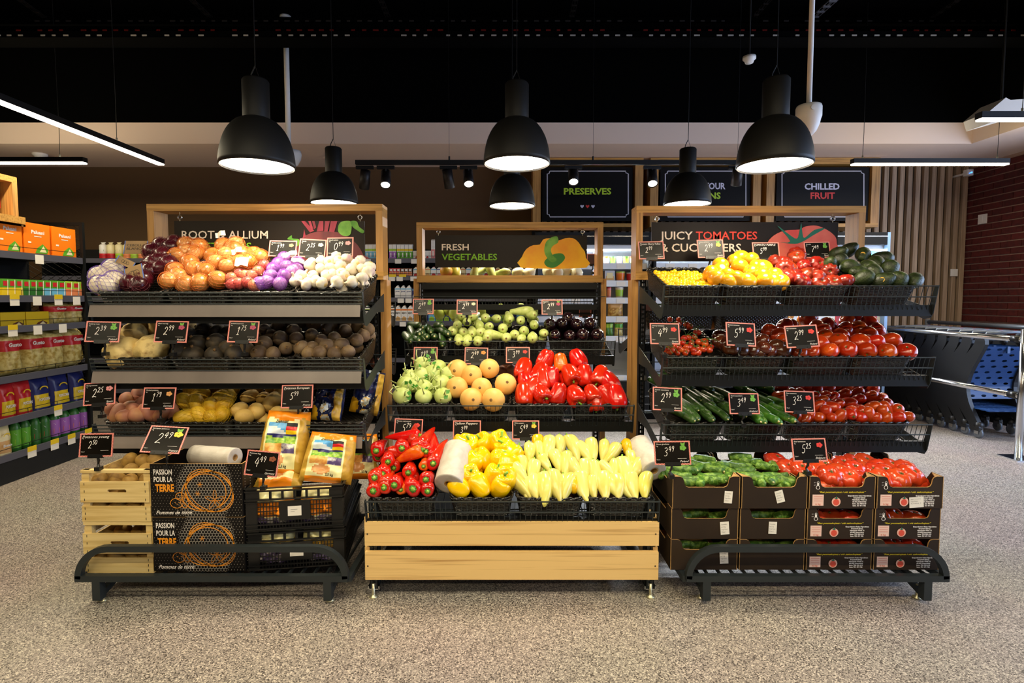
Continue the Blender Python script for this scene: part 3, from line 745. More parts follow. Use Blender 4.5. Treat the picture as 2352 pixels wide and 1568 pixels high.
# ------------------------------------------------------------------ produce shapes
pm('pepper_white', '#ddd078', .25, spec=.5, var=.06, hue=.012, sub=.0, noise2=(12, '#cfbf50', .45, .75), coat=.2)
pm('pepper_amber', '#e8b414', .25, var=.06, coat=.2)
pm('pepper_yellow', '#fbc400', .2, var=.05, hue=.008, coat=.4, noise2=(14, '#f5ae00', .5, .75))
pm('pepper_red', '#c40d0a', .18, var=.14, hue=.004, coat=.5, noise2=(16, '#d42a0e', .6, .85))
pm('pepper_orange', '#ec6a10', .2, var=.08, coat=.4, noise2=(14, '#d82c0c', .5, .75))
pm('stem_green', '#5f9b22', .5, var=.12, noise2=(60, '#9cc24a', .4, .7))
pm('stem_dark', '#417a1c', .55, var=.1)
pm('kohlrabi', '#c9d684', .45, var=.06, noise2=(14, '#a9bd5a', .45, .75)); pm('stalk_pale', '#cfdc92', .5, var=.1); pm('leaf_green', '#3f8a25', .5, var=.1)
pm('butternut', '#e8b766', .5, var=.05, noise2=(10, '#d9a04a', .45, .75)); pm('scar_brown', '#8a6434', .8, noise2=(120, '#5c4322', .4, .6))
pm('zucchini_dark', '#25401a', .35, var=.2, noise2=(60, '#4a6a2a', .5, .75), coat=.2)
pm('zucchini_light', '#c2cc7c', .4, var=.08, noise2=(40, '#a2b354', .45, .7)); pm('scar_pale', '#d9cf96', .7)
pm('aubergine', '#1c0a12', .14, var=.25, coat=.6)
pm('garlic', '#e2d6bd', .55, var=.05, noise2=(18, '#c39aa8', .5, .75, (1, 1, .25))); pm('garlic_root', '#d8bf7c', .8)
pm('onion_brown', '#bf7a34', .3, var=.14, noise2=(16, '#e0a868', .42, .7, (1, 1, .25)), coat=.15)
pm('onion_red', '#34060f', .3, var=.25, noise2=(14, '#5c1022', .45, .75, (1, 1, .25)), coat=.2)
pm('onion_white', '#e6d8c0', .4, var=.05); pm('shallot_purple', '#7f4c94', .35, var=.12, noise2=(14, '#bb8cc0', .4, .7, (1, 1, .3)))
pm('shallot_red', '#d6504a', .35, var=.12, noise2=(14, '#e8a06a', .45, .7, (1, 1, .3)))
pm('net_orange', '#c8641a', .5); pm('net_purple', '#6f4fb0', .5); pm('net_red', '#5c1020', .5); pm('net_yellow', '#d8b21c', .5); pm('net_violet', '#9a3fc0', .5)
pm('celeriac', '#dcc07c', .75, var=.06, noise2=(26, '#94703a', .52, .74), bump=(50, .5))
pm('black_radish', '#2e261c', .7, var=.2, noise2=(30, '#4a3c28', .45, .7), bump=(60, .3))
pm('beetroot', '#5a4430', .7, var=.25, noise2=(18, '#7d6646', .42, .7), bump=(70, .4))
pm('potato', '#d3ad5c', .6, var=.1, noise2=(22, '#b88c3e', .5, .75), bump=(60, .25))
pm('potato_dirty', '#a8823c', .7, var=.15, noise2=(20, '#6a4a1e', .48, .7), bump=(60, .3))
pm('potato_red', '#b0705a', .6, var=.12, noise2=(18, '#c48a58', .45, .7), bump=(60, .2))
pm('potato_yellow', '#dcb12c', .5, var=.08, noise2=(16, '#b88a14', .45, .72))
pm('tomato_red', '#b81c0a', .16, var=.16, hue=.01, coat=.5, noise2=(9, '#dd5a1c', .55, .8))
pm('tomato_plum', '#b8200c', .2, var=.18, hue=.01, coat=.4, noise2=(9, '#dc4a1a', .55, .8))
pm('tomato_yellow', '#e0951a', .2, var=.06, hue=.008, coat=.4, noise2=(8, '#e68e14', .5, .8))
pm('tomato_cherry_yellow', '#eeb40e', .18, var=.08, hue=.012, coat=.4)
pm('tomato_ribbed', '#8a1610', .3, var=.3, hue=.01, coat=.12, noise2=(14, '#3c0a0a', .5, .75))
pm('tomato_kumato', '#4a1c14', .15, var=.25, hue=.02, coat=.6, noise2=(10, '#6a2c18', .45, .7))
pm('tomato_beef', '#c9301a', .22, var=.12, hue=.008, coat=.35, noise2=(10, '#d8583a', .55, .8))
pm('vine_green', '#4a6a22', .6)
pm('avocado', '#1c270d', .45, var=.4, noise2=(45, '#38481a', .45, .7), bump=(120, .6))
pm('cucumber', '#2c4a1c', .35, var=.15, noise2=(50, '#44662a', .45, .7), bump=(90, .3), coat=.15)
pm('gherkin', '#3f6a1c', .45, var=.2, noise2=(55, '#7fa544', .46, .62), bump=(150, .9))
pm('citrus', '#e8932c', .4, var=.1, noise2=(8, '#d87a28', .45, .7), bump=(180, .2)); pm('pear', '#a9b84a', .45, var=.1); pm('mango', '#c8622a', .4, noise2=(8, '#b8b23a', .4, .65))
pm('fennel', '#e6e4c4', .5, var=.05)

def surf(prof, n=18, ang=None, bend=0.0, amp=0.0, fr=18.0, seed=0, off=None):
    """closed body around local Z: prof = (radius, z) from bottom pole to top pole"""
    V, F = [], []; rings = prof[1:-1]; sd = Vector((seed * 7.1, seed * 3.3, seed * 1.7)); zs = [p[1] for p in prof]; z0, z1 = min(zs), max(zs)
    def mod(p):
        if bend: t = (p.z - z0) / (z1 - z0) - .5; p = p + Vector((bend * (t * t * 4 - 1) * .5, 0, 0))
        if amp: p = p * (1 + amp * noise.noise(p * fr + sd)) 
        return p
    V.append(mod(Vector((0, 0, prof[0][1]))))
    for i, (r, z) in enumerate(rings):
        t = (i + 1) / (len(prof) - 1)
        for j in range(n):
            q = 2 * math.pi * j / n; k, dz = ang(q, t) if ang else (1, 0)
            V.append(mod(Vector((r * k * math.cos(q), r * k * math.sin(q), z + dz))))
    V.append(mod(Vector((0, 0, prof[-1][1]))))
    m = len(rings)
    for j in range(n): F.append((0, 1 + (j + 1) % n, 1 + j)); F.append((len(V) - 1, 1 + (m - 1) * n + j, 1 + (m - 1) * n + (j + 1) % n))
    for i in range(m - 1):
        for j in range(n): F.append((1 + i * n + j, 1 + i * n + (j + 1) % n, 1 + (i + 1) * n + (j + 1) % n, 1 + (i + 1) * n + j))
    return V, F
def P(*a): return [(a[i], a[i + 1]) for i in range(0, len(a), 2)]
def dome(n=9, r=1.0, h=1.0, pw=1.0):
    out = []
    for i in range(n):
        a = -math.pi / 2 + math.pi * i / (n - 1); out.append((r * max(math.cos(a), 0) ** pw, h * math.sin(a)))
    out[0] = (0, -h); out[-1] = (0, h); return out
def sm(name, mat, prof, smooth_prof=False, **k):
    if smooth_prof: prof = [(max(a, 0), b) for a, b in cm2(prof, 3)]
    V, F = surf(prof, **k); return MB().add(V, F).mesh(name, [mat], True)
def lobes(n, d, ph=0.0, dz=0.0):
    return lambda q, t: (1 + d * (abs(math.cos(n * q / 2 + ph)) ** .8 - .6), dz * math.cos(n * q + 2 * ph))
KIND = {}
def kind(name, obj, variants): KIND[name] = (obj, variants)
def stem_mesh(mat, pts, rs, extra=None, name='stem'):
    M = MB().tube(pts, rs, 7)
    if extra: M.lathe(extra[0], 10, extra[1] if len(extra) > 1 else None)
    return M.mesh(name, [mat], True)
V_ = range(3)
def star(mat, z, r, n=5, name='calyx', h=.004):
    M = MB()
    for i in range(n):
        a = 2 * math.pi * i / n; d = Vector((math.cos(a), math.sin(a), 0)); s = Vector((-d.y, d.x, 0)) * r * .16
        M.add([Vector((0, 0, z + h)), d * r * .4 + s + Vector((0, 0, z + h * .8)), d * r + Vector((0, 0, z - h * .6)), d * r * .4 - s + Vector((0, 0, z + h * .8))], [(0, 1, 2, 3)])
    M.tube([(0, 0, z), (.002, 0, z + .007)], .0018, 5)
    return M.mesh(name, [mat])
def calyx_parts():
    M = MB(); n = 14; ring = []
    for i in range(n):
        a = 2 * math.pi * i / n; r_ = .0155 if i % 2 else .0105; ring.append((r_ * math.cos(a), r_ * math.sin(a), .0622 if i % 2 else .066))
    M.add(ring + [(0, 0, .069)], [(i, (i + 1) % n, n) for i in range(n)])
    return [('calyx', M.mesh('calyx', ['stem_dark'])), ('stem', MB().lathe([(.001, .0755), (.0045, .075), (.0058, .073), (.005, .068), (.008, .066)], 10).mesh('stem', ['stem_green'], True))]
CALYX = calyx_parts()
# pointed peppers: tip at +Z
kind('white_pepper', 'white_pointed_pepper', [(sm('body', 'pepper_white', P(0, -.046, .016, -.053, .025, -.046, .0275, -.03, .027, -.005, .022, .025, .013, .05, .005, .066, 0, .07), True, n=18, ang=lobes(3, .16, i), bend=(.006, .018, -.014)[i], amp=.08, seed=i), [('stem', stem_mesh('stem_green', [(0, 0, -.044), (.001, 0, -.056), (.006 * (i - 1), .003, -.072)], [.006, .003, .0035]))]) for i in V_])
kind('amber_pepper', 'amber_pepper', [(sm('body', 'pepper_amber', P(0, -.03, .02, -.036, .028, -.026, .029, 0, .022, .022, .008, .034, 0, .036), True, n=16, ang=lobes(3, .12), amp=.05), [('stem', stem_mesh('stem_green', [(0, 0, -.03), (.003, 0, -.05)], [.004, .003]))])])
kind('red_palermo', 'red_pointed_pepper', [(sm('body', 'pepper_red', P(0, .058, .012, .064, .023, .06, .0285, .045, .0275, .02, .022, -.02, .013, -.07, .004, -.105, 0, -.11), True, n=18, ang=lobes(3 + i % 2, .13, i), amp=.06, seed=i, bend=(0, .012, -.012)[i]), CALYX) for i in V_])
kind('orange_palermo', 'orange_pointed_pepper', [(sm('body', 'pepper_orange', P(0, .058, .012, .064, .023, .06, .0285, .045, .0275, .02, .022, -.02, .013, -.07, .004, -.105, 0, -.11), True, n=18, ang=lobes(3, .13), amp=.06), CALYX)])
def bell(mat, sd, L=.045):
    prof = P(0, L * .84, .012, L * .88, .023, L, .036, L * .9, .0425, L * .45, .041, -L * .1, .036, -L * .6, .027, -L * .95, .012, -L * .98, 0, -L * .84)
    return sm('body', mat, prof, True, n=28, ang=lobes(4 if sd != 1 else 3, .15, sd * .4, .002), amp=.07, seed=sd, fr=14, bend=.006 * (sd - 1))
bs = lambda i: [('stem', stem_mesh('stem_green', [(0, 0, .03), (.001, 0, .044), (.008 * (i - 1) + .004, .004, .06)], [.009, .0042, .005]))]
kind('yellow_pepper', 'yellow_bell_pepper', [(bell('pepper_yellow', i), bs(i)) for i in V_])
kind('red_bell', 'red_bell_pepper', [(bell('pepper_red', i, .055), bs(i)) for i in V_])
kind('orange_bell', 'orange_bell_pepper', [(bell('pepper_orange', 2, .055), bs(1))])
def kohl(i):
    M = MB(); rnd = random.Random(i); L = MB()
    for k in range(6):
        a = rnd.random() * 6.28; h = rnd.uniform(-.2, .9); d = Vector((math.cos(a) * math.sqrt(1 - h * h), math.sin(a) * math.sqrt(1 - h * h), h)); p = d * .043; q = p + d * .02 + Vector((rnd.uniform(-.02, .02), rnd.uniform(-.02, .02), .015)); e = q + Vector((rnd.uniform(-.02, .02), rnd.uniform(-.02, .02), .012))
        M.tube([p, q, e], [.0045, .003, .0025], 5)
        if k < 2: L.add([e, e + Vector((.012, .008, .008)), e + Vector((.004, .02, .018)), e + Vector((-.012, .01, .01))], [(0, 1, 2, 3)])
    return [('stalk', M.mesh('stalk', ['stalk_pale'], True)), ('leaf', L.mesh('leaf', ['leaf_green']))]
kind('kohlrabi', 'kohlrabi', [(sm('body', 'kohlrabi', dome(10, .048, .042), n=18, amp=.1, seed=i, fr=16), kohl(i)) for i in V_])
kind('butternut', 'butternut_squash', [(sm('body', 'butternut', P(0, .075, .012, .0745, .045, .064, .066, .035, .0665, .0, .052, -.03, .038, -.06, .036, -.11, .03, -.135, 0, -.14), True, n=24, ang=lobes(10, .02), amp=.03, seed=i), [('scar', MB().lathe([(.001, .0775), (.006, .0765), (.0105, .0745), (.012, .071)], 12).mesh('scar', ['scar_brown'], True))]) for i in range(2)])
kind('zucchini_dark', 'dark_courgette', [(sm('body', 'zucchini_dark', P(0, .075, .007, .077, .017, .07, .0235, .045, .024, 0, .022, -.05, .015, -.075, 0, -.08), True, n=14, bend=.01 * (i - 1), ang=lobes(5, .05)), [('scar', MB().lathe([(.001, .0775), (.007, .0768)], 10).mesh('scar', ['scar_pale'], True))]) for i in V_])
kind('zucchini_light', 'pale_courgette', [(sm('body', 'zucchini_light', P(0, .075, .007, .0765, .02, .068, .029, .046, .03, .02, .024, -.02, .018, -.05, .015, -.075, 0, -.08), True, n=18, bend=.008 * (i - 1), ang=lobes(6, .03), seed=i, amp=.03), [('scar', MB().lathe([(.001, .0785), (.0035, .0775), (.006, .0762), (.007, .074)], 10).mesh('scar', ['scar_brown'], True))]) for i in V_])
kind('aubergine', 'aubergine', [(sm('body', 'aubergine', P(0, .07, .008, .0695, .026, .06, .037, .035, .038, .01, .031, -.03, .022, -.065, .012, -.08, 0, -.082), True, n=20, seed=i, amp=.03), [('scar', MB().lathe([(.001, .0712), (.004, .0708)], 8).mesh('scar', ['scar_brown'], True))]) for i in range(2)])
kind('garlic', 'garlic_bulb', [(sm('body', 'garlic', P(0, -.022, .01, -.0235, .024, -.017, .031, 0, .026, .015, .012, .024, .006, .034, .0055, .045, 0, .046), True, n=22, ang=lobes(9, .2, i), amp=.06, seed=i), [('root', MB().lathe([(.001, -.0255), (.009, -.025), (.0105, -.0225)], 12).mesh('root', ['garlic_root'], True))]) for i in V_])
on = P(0, -.036, .01, -.036, .028, -.026, .039, -.004, .034, .02, .018, .034, .006, .042, .004, .05, 0, .052)
for nm, ob, mt, s in (('onion', 'brown_onion', 'onion_brown', 1), ('red_onion', 'red_onion', 'onion_red', 1), ('white_onion', 'white_onion', 'onion_white', 1.05), ('shallot', 'purple_shallot', 'shallot_purple', .8), ('red_shallot', 'red_shallot', 'shallot_red', .72)):
    kind(nm, ob, [(sm('body', mt, [(a * s, b * s) for a, b in on], True, n=18, amp=.06, seed=i, ang=lobes(7, .02)), []) for i in V_])
kind('celeriac', 'celeriac', [(sm('body', 'celeriac', dome(14, .078, .068), n=28, amp=.22, fr=26, seed=i), []) for i in V_])
kind('black_radish', 'black_radish', [(sm('body', 'black_radish', dome(10, .046, .042), n=18, amp=.1, fr=18, seed=i), [('root', stem_mesh('scar_brown', [(0, 0, .039), (.002, 0, .048)], [.008, .006], name='root'))]) for i in V_])
kind('beetroot', 'beetroot', [(sm('body', 'beetroot', P(0, -.034, .012, -.033, .03, -.022, .0375, 0, .032, .022, .016, .034, .007, .04, 0, .042), True, n=16, amp=.1, fr=20, seed=i), [('crown', MB().lathe([(.005, .044), (.008, .041), (.0105, .037)], 10).mesh('crown', ['scar_brown'], True))]) for i in V_])
for nm, ob, mt in (('potato', 'potato', 'potato'), ('dirty_potato', 'potato', 'potato_dirty'), ('red_potato', 'red_potato', 'potato_red'), ('yellow_potato', 'potato', 'potato_yellow')):
    kind(nm, ob, [(sm('body', mt, dome(11, .034, (.046, .04, .052)[i], .8), n=16, amp=.2, fr=16, seed=i + 3), []) for i in V_])
kind('tomato', 'red_tomato', [(sm('body', 'tomato_red', P(0, -.03, .014, -.034, .036, -.022, .0435, 0, .038, .022, .016, .034, 0, .033), True, n=20, ang=lobes(5 + i, .03), amp=.05, seed=i), [('scar', MB().lathe([(.001, -.0335), (.004, -.0345)], 8).mesh('scar', ['vine_green']))]) for i in V_])
kind('plum', 'plum_tomato', [(sm('body', 'tomato_plum', P(0, -.037, .012, -.037, .024, -.026, .028, 0, .025, .022, .013, .036, 0, .038), True, n=16, amp=.05, seed=i), [('calyx', star('vine_green', .037, .014))] if i == 0 else []) for i in range(4)])
kind('yellow_tomato', 'yellow_tomato', [(sm('body', 'tomato_yellow', P(0, -.032, .014, -.035, .035, -.023, .043, 0, .038, .022, .016, .035, 0, .034), True, n=20, ang=lobes(4, .03), amp=.04, seed=i), [('scar', MB().lathe([(.001, -.0355), (.0045, -.036)], 8).mesh('scar', ['scar_brown']))]) for i in V_])
kind('yellow_cherry', 'yellow_cherry_tomato', [(sm('body', 'tomato_cherry_yellow', dome(7, .0122, .0128), n=10), []) for i in range(1)])
kind('cherry', 'cherry_tomato', [(sm('body', 'tomato_red', dome(8, .0155, .0148), n=12), [('calyx', star('vine_green', .0145, .012))])])
kind('kumato', 'brown_tomato', [(sm('body', 'tomato_kumato', P(0, -.03, .014, -.033, .034, -.022, .042, 0, .036, .021, .016, .033, 0, .032), True, n=18, amp=.05, seed=i), []) for i in V_])
def ribbed(mat, i, R_=.045, H=.03, n=9, d=.16): return sm('body', mat, P(0, -H * .7, R_ * .25, -H, R_ * .75, -H * .75, R_, 0, R_ * .82, H * .7, R_ * .4, H, R_ * .12, H * .78, 0, H * .7), True, n=36, ang=lobes(n + i, d, i), amp=.12, fr=11, seed=i)
kind('ribbed_tomato', 'dark_ribbed_tomato', [(ribbed('tomato_ribbed', i), [('scar', MB().lathe([(.001, .024), (.005, .023), (.007, .02)], 8).mesh('scar', ['vine_green']))]) for i in V_])
kind('beef', 'beef_tomato', [(ribbed('tomato_beef', i, .056, .034, 9, .14), [('calyx', star('vine_green', .027, .016))]) for i in V_])
kind('avocado', 'avocado', [(sm('body', 'avocado', P(0, -.048, .018, -.045, .034, -.03, .0385, -.008, .034, .018, .023, .04, .012, .052, 0, .055), True, n=18, amp=.05, seed=i), []) for i in V_])
def cuke(mat, r, L, b, i, am=.05): return sm('body', mat, P(0, -L, r * .5, -L * .99, r * .85, -L * .93, r, -L * .75, r * 1.02, 0, r * .96, L * .75, r * .75, L * .93, r * .3, L * .99, 0, L), True, n=14, bend=b * (i - 1), amp=am, fr=30, seed=i, ang=lobes(5, .04))
flw = lambda L, s=1.0: [('blossom', MB().lathe([(.004 * s, L * .975), (.005 * s, L + .004 * s), (.001, L + .007 * s)], 7).mesh('blossom', ['scar_pale'], True))]
kind('cucumber', 'cucumber', [(cuke('cucumber', .023, .12, .016, i), flw(.12)) for i in V_])
pm('cucumber_short', '#33661c', .35, var=.15, noise2=(40, '#5a8a2c', .45, .7), coat=.2)
kind('short_cucumber', 'short_cucumber', [(cuke('cucumber_short', .0195, .085, .012, i), flw(.085)) for i in V_])
kind('gherkin', 'gherkin_cucumber', [(cuke('gherkin', .0175, .05, .014, i, .16), flw(.05, .8)) for i in V_])
kind('citrus', 'grapefruit', [(sm('body', 'citrus', dome(10, .048, .046), n=18, amp=.03, seed=i), []) for i in range(2)])
kind('pear', 'green_pear', [(sm('body', 'pear', P(0, -.04, .02, -.038, .034, -.02, .032, .005, .02, .03, .011, .045, 0, .048), True, n=14), [('stem', stem_mesh('scar_brown', [(0, 0, .046), (.003, 0, .06)], .0015))])])
kind('mango', 'mango', [(sm('body', 'mango', dome(10, .045, .06, .85), n=16, amp=.06), [])])
kind('fennel', 'fennel_bulb', [(sm('body', 'fennel', P(0, -.03, .03, -.026, .042, 0, .03, .03, .014, .05, .01, .07, 0, .072), True, n=16, ang=lobes(6, .12)), [('stalk', MB().tube([(0, 0, .06), (.004, 0, .1)], .007, 7).mesh('stalk', ['stalk_pale'], True)), ('stalk', MB().tube([(.01, .004, .05), (.025, .006, .09)], .006, 7).mesh('stalk', ['stalk_pale'], True))])])

def put(k, pos, zdir, roll=None, s=1.0, label='', cat='', group='', var=None):
    nm, vs_ = KIND[k]; body, parts = vs_[var] if var is not None else random.choice(vs_)
    M = Matrix.Translation(pos) @ rotm(zdir, random.random() * 6.28 if roll is None else roll) @ Matrix.Diagonal((s, s, s, 1))
    o = link(nm, body, None, M)
    if label: tag(o, label, cat, group)
    for n, me in parts: link(n, me, o, Matrix.Identity(4))
    return o
def jit(a=1.0): return Vector((random.uniform(-a, a), random.uniform(-a, a), random.uniform(-a, a)))

# sloping surfaces the piles lie on: (Y,Z) at the front edge and at the back
SL = dict(LT=((2.52, 1.335), (2.80, 1.56)), LM=((2.52, 1.02), (2.80, 1.165)), LL=((2.52, .715), (2.8, .83)),
          CT=((3.19, 1.045), (3.4, 1.175)), CM=((2.75, .765), (3.02, .935)), CL=((2.275, .475), (2.58, .625)),
          RT=((2.55, 1.36), (2.85, 1.50)), RM=((2.55, 1.035), (2.87, 1.16)), RL=((2.55, .715), (2.87, .815)), RB=((2.28, .485), (2.6, .50)))
CROP = dict(A=(160, 440, 5.2275), B=(540, 440, 5.2275), C=(160, 720, 5.2275), D=(540, 720, 5.2275), E=(160, 960, 5.2275), F=(540, 960, 5.2275), G=(880, 480, 3.92), H=(860, 780, 6.8176), I=(1150, 780, 6.8176),
            J=(820, 960, 6.0316), K=(1150, 960, 5.88), M=(1440, 440, 5.2275), N=(1800, 440, 5.2275), O=(1440, 700, 5.2275), P=(1780, 700, 5.2275), Q=(1490, 980, 6.0306), R=(1820, 980, 6.0316))
def spots(crop, flat_, n=2):
    ox, oy, s = CROP[crop]
    return [(ox + flat_[i] / s, oy + flat_[i + 1] / s) + tuple(flat_[i + 2:i + n]) for i in range(0, len(flat_), n)]
ORD = ('first', 'second', 'third', 'fourth', 'fifth', 'sixth', 'seventh', 'eighth', 'ninth', 'tenth', 'eleventh', 'twelfth', 'thirteenth', 'fourteenth', 'fifteenth', 'sixteenth', 'seventeenth', 'eighteenth', 'nineteenth', 'twentieth')
def place_words(pts, step):
    """row (counted up from the front) and place along it for every item of a heap"""
    low = max(q[1] for q in pts); rows = {}
    for i, q in enumerate(pts): rows.setdefault(min(int((low - q[1] + step * .35) / step), 19), []).append(i)
    out = {}
    for r_, (k, ids) in enumerate(sorted(rows.items())):
        for j, i in enumerate(sorted(ids, key=lambda i: pts[i][0])): out[i] = ', %s row, %s from left' % ('front' if r_ == 0 else ORD[r_], ORD[min(j, 19)])
    return out
def pile(k, pts, sl, label, cat, group, face=(0, -1, .3), jt=.35, s=1.0, sj=.07, mode='face', under=.45, drop=.045, step=22, tip=.12):
    """one thing for each item seen in the photograph, on its pile's slope, and a few more underneath that fill the gaps"""
    a, b = SL[sl]; v = Vector((0, a[0] - b[0], a[1] - b[1])).normalized(); n = Vector((0, v.z, -v.y)); n = n if n.z > 0 else -n
    out = []; words = place_words(pts, step) if len(pts) > 1 else {0: ''}
    for i, q in enumerate(pts):
        p = on_plane(q[0], q[1], a, b); sc = s * random.uniform(1 - sj, 1 + sj)
        if p.y < a[0] - .005: p = at(q[0], q[1], a[0] - .005)
        if p.z < a[1] - .022: p = Vector((p.x, a[0] + .005, a[1] - .02 + random.uniform(0, .01)))
        if mode == 'face': z = Vector(face) + jit(jt)
        elif mode == 'any': z = jit(1)
        else:
            an = R(q[2]) if len(q) > 2 else 0
            z = v * math.cos(an) + Vector((math.sin(an), 0, 0)) + n * tip + jit(.06)
            if len(q) > 3: sc = s * q[3]
        out.append(put(k, p, z, s=sc, label=label + words[i], cat=cat, group=group))
        if random.random() < under:
            z2 = z if mode != 'any' else jit(1)
            pp = p - n * drop * random.uniform(.8, 1.1) + Vector((random.uniform(-.02, .02), random.uniform(0, .02), 0))
            if pp.z > a[1] - .03 and pp.y > a[0]: out.append(put(k, pp, z2, s=s * .95, label=label + ', tucked under the others', cat=cat, group=group))
    return out

# ---- middle stand, lowest tray
pile('white_pepper', spots('K', [640,390,-10,1.05, 795,370,0,.9, 965,400,15,1.15, 385,470,0,.9, 520,450,0,.9, 1110,450,25,.95, 1230,430,0,1.05, 1385,430,-10,.9, 1500,470,-40,1, 280,640,0,.85, 240,740,35,.95, 445,720,-10,1, 600,610,30,.8, 740,570,10,.95, 880,620,-12,1.05, 1030,690,25,1, 1130,690,-5,.9,
      1265,750,0,1.1, 1450,710,35,.95, 1550,690,0,.85, 1655,720,0,1.2, 1765,560,0,.8, 1840,680,-35,.95, 265,950,35,1.05, 350,960,0,.8, 465,960,8,1, 585,940,0,1.25, 745,890,10,1.15, 920,920,-20,1.05, 850,1060,0,.8, 1115,1000,10,1.15, 1265,1010,0,.9, 1395,960,0,1.1, 1570,970,0,1, 1500,1050,15,.8, 1690,1030,20,.9, 1800,960,0,1.05, 1980,950,-15,1.05, 700,1040,10,.8], 4),
     'CL', 'pale yellow pointed pepper beside the bag roll', 'pepper', 'pale pointed peppers', mode='slope', under=.5, s=1.06, tip=-.18)
pile('amber_pepper', spots('K', [505,330,0,1, 1700,350,180,.95, 1730,430,0,.9, 985,1050,0,1], 4), 'CL', 'short amber pepper mixed into the pale pointed peppers', 'pepper', 'amber peppers', mode='slope', under=0, tip=-.3)
pile('yellow_pepper', spots('J', [1430,1040, 1700,1040, 1985,1030, 1570,790, 1890,810, 2070,840, 1730,570, 1960,590, 2150,510, 1540,390, 1760,350, 1940,330, 1600,640, 1450,390, 2050,430, 2090,640]),
     'CL', 'glossy yellow bell pepper between bag roll and pale peppers', 'pepper', 'yellow bell peppers', face=(.1, -.5, .9), jt=.8, s=1.1, under=.5, step=32)
pile('red_palermo', spots('J', [270,1010, 425,1055, 805,1070, 985,1030, 275,790, 420,850, 570,860, 740,890, 970,810, 390,700, 720,690, 435,535, 1035,585, 325,400, 620,390, 830,360, 985,420]),
     'CL', 'red pointed pepper showing its green stalk end', 'pepper', 'red pointed peppers', face=(.12, -1, .05), jt=.14, s=1.12, under=.5, drop=.05)
pile('orange_palermo', spots('J', [635,1045, 940,620]), 'CL', 'orange tinged pointed pepper among the red pointed peppers', 'pepper', 'orange tinged pointed peppers', face=(0, -1, .05), jt=.1, s=.85, under=0)
for (x, y, dx, dz, lab, kk) in ((740, 540, .95, .45, 'orange tipped pointed pepper lying across the top of the red ones', 'orange_palermo'), (640, 470, -.97, -.1, 'red pointed pepper lying behind the orange tipped one', 'red_palermo'), (690, 280, .95, .12, 'red pointed pepper lying along the back of its heap', 'red_palermo'), (790, 280, .1, -.25, 'red pointed pepper standing tip up at the top of its heap', 'red_palermo'), (960, 310, -.2, -.2, 'red pointed pepper leaning beside the upright one', 'red_palermo'), (1070, 440, .1, -.3, 'red pointed pepper upright next to the bag roll', 'red_palermo'), (1140, 530, -.2, -.3, 'red pointed pepper half hidden behind the bag roll', 'red_palermo')):
    q = spots('J', [x, y])[0]; put(kk, on_plane(q[0], q[1], *SL['CL']) + Vector((0, -.005, .012)), (dx, -.25 if abs(dx) > .5 else -.8, dz), s=1.05, label=lab, cat='pepper', group='red pointed peppers')
# ---- middle stand, middle tray
pile('kohlrabi', spots('H', [740,380, 560,580, 720,560, 900,520, 1040,680, 1000,430, 1160,540, 490,720, 780,740, 430,880, 770,880, 1070,880, 620,700]), 'CM', 'pale green kohlrabi with leaf stalks beside the squash', 'kohlrabi', 'kohlrabi', face=(0, -.6, .7), jt=.6, s=.98, under=.3)
pile('butternut', spots('H', [1310,480, 1525,560, 1800,450, 1300,750, 1690,760, 2050,700, 1510,930, 1870,940]), 'CM', 'round beige butternut squash beside the kohlrabi', 'squash', 'butternut squashes', face=(0, -1, .25), jt=.22, s=.86, under=.2, drop=.07)
pile('red_bell', spots('I', [355,460, 400,650, 360,860, 640,840, 700,320, 620,520, 800,590, 670,620, 900,850, 1090,550, 1210,310, 1320,560, 1170,880, 1430,860, 1550,570, 1660,870, 1810,900, 1700,660, 1480,950, 480,760]), 'CM', 'large red bell pepper beside the squash', 'pepper', 'red bell peppers', face=(0, -.6, -1.0), jt=.55, s=1.08, under=.4)
pile('orange_bell', spots('I', [940,360]), 'CM', 'single orange bell pepper on top of the red bell peppers', 'pepper', '', face=(0, -.4, -1), jt=.1, under=0)
# ---- middle stand, top tray
pile('zucchini_dark', spots('G', [280,1040, 365,1060, 410,1080, 500,1050, 260,1110, 310,1120, 390,1150, 460,1145, 525,1100, 575,1120, 220,1155, 275,1170, 530,1165, 340,1165, 340,1100]), 'CT', 'dark green courgette on the top middle tray', 'courgette', 'dark green courgettes', face=(.35, -1, -.15), jt=.3, under=.4)
pile('zucchini_light', spots('G', [695,965, 760,1010, 825,960, 680,1040, 635,1095, 720,1110, 800,1100, 860,1035, 885,1110, 950,1060, 915,980, 1015,985, 1130,970, 1235,1000, 1330,955, 1365,1035, 1085,1070, 1180,1130, 1275,1090, 1345,1150, 1440,1120, 855,1170, 770,1165, 680,1165, 930,1160, 1250,1165, 1110,1160]), 'CT', 'pale green courgette with round end to the front', 'courgette', 'pale green courgettes', face=(.05, -1, -.12), jt=.25, s=.98, sj=.1, under=.3)
for x, y, d, lab in ((1250, 935, (1, -.1, .05), 'pale green courgette lying sideways on top of its stack'), (1010, 1150, (-1, -.5, .2), 'pale green courgette lying sideways at the front of its stack')):
    q = spots('G', [x, y])[0]; put('zucchini_light', on_plane(q[0], q[1], *SL['CT']) + Vector((0, -.01, .01)), d, label=lab, cat='courgette', group='pale green courgettes')
pile('aubergine', spots('G', [1605,1035, 1735,1035, 1865,1035, 1550,1140, 1680,1140, 1795,1140, 1925,1140, 1500,1040, 1665,985]), 'CT', 'shiny black aubergine beside the pale courgettes', 'aubergine', 'aubergines', face=(0, -1, .05), jt=.15, s=1.02, under=.2)
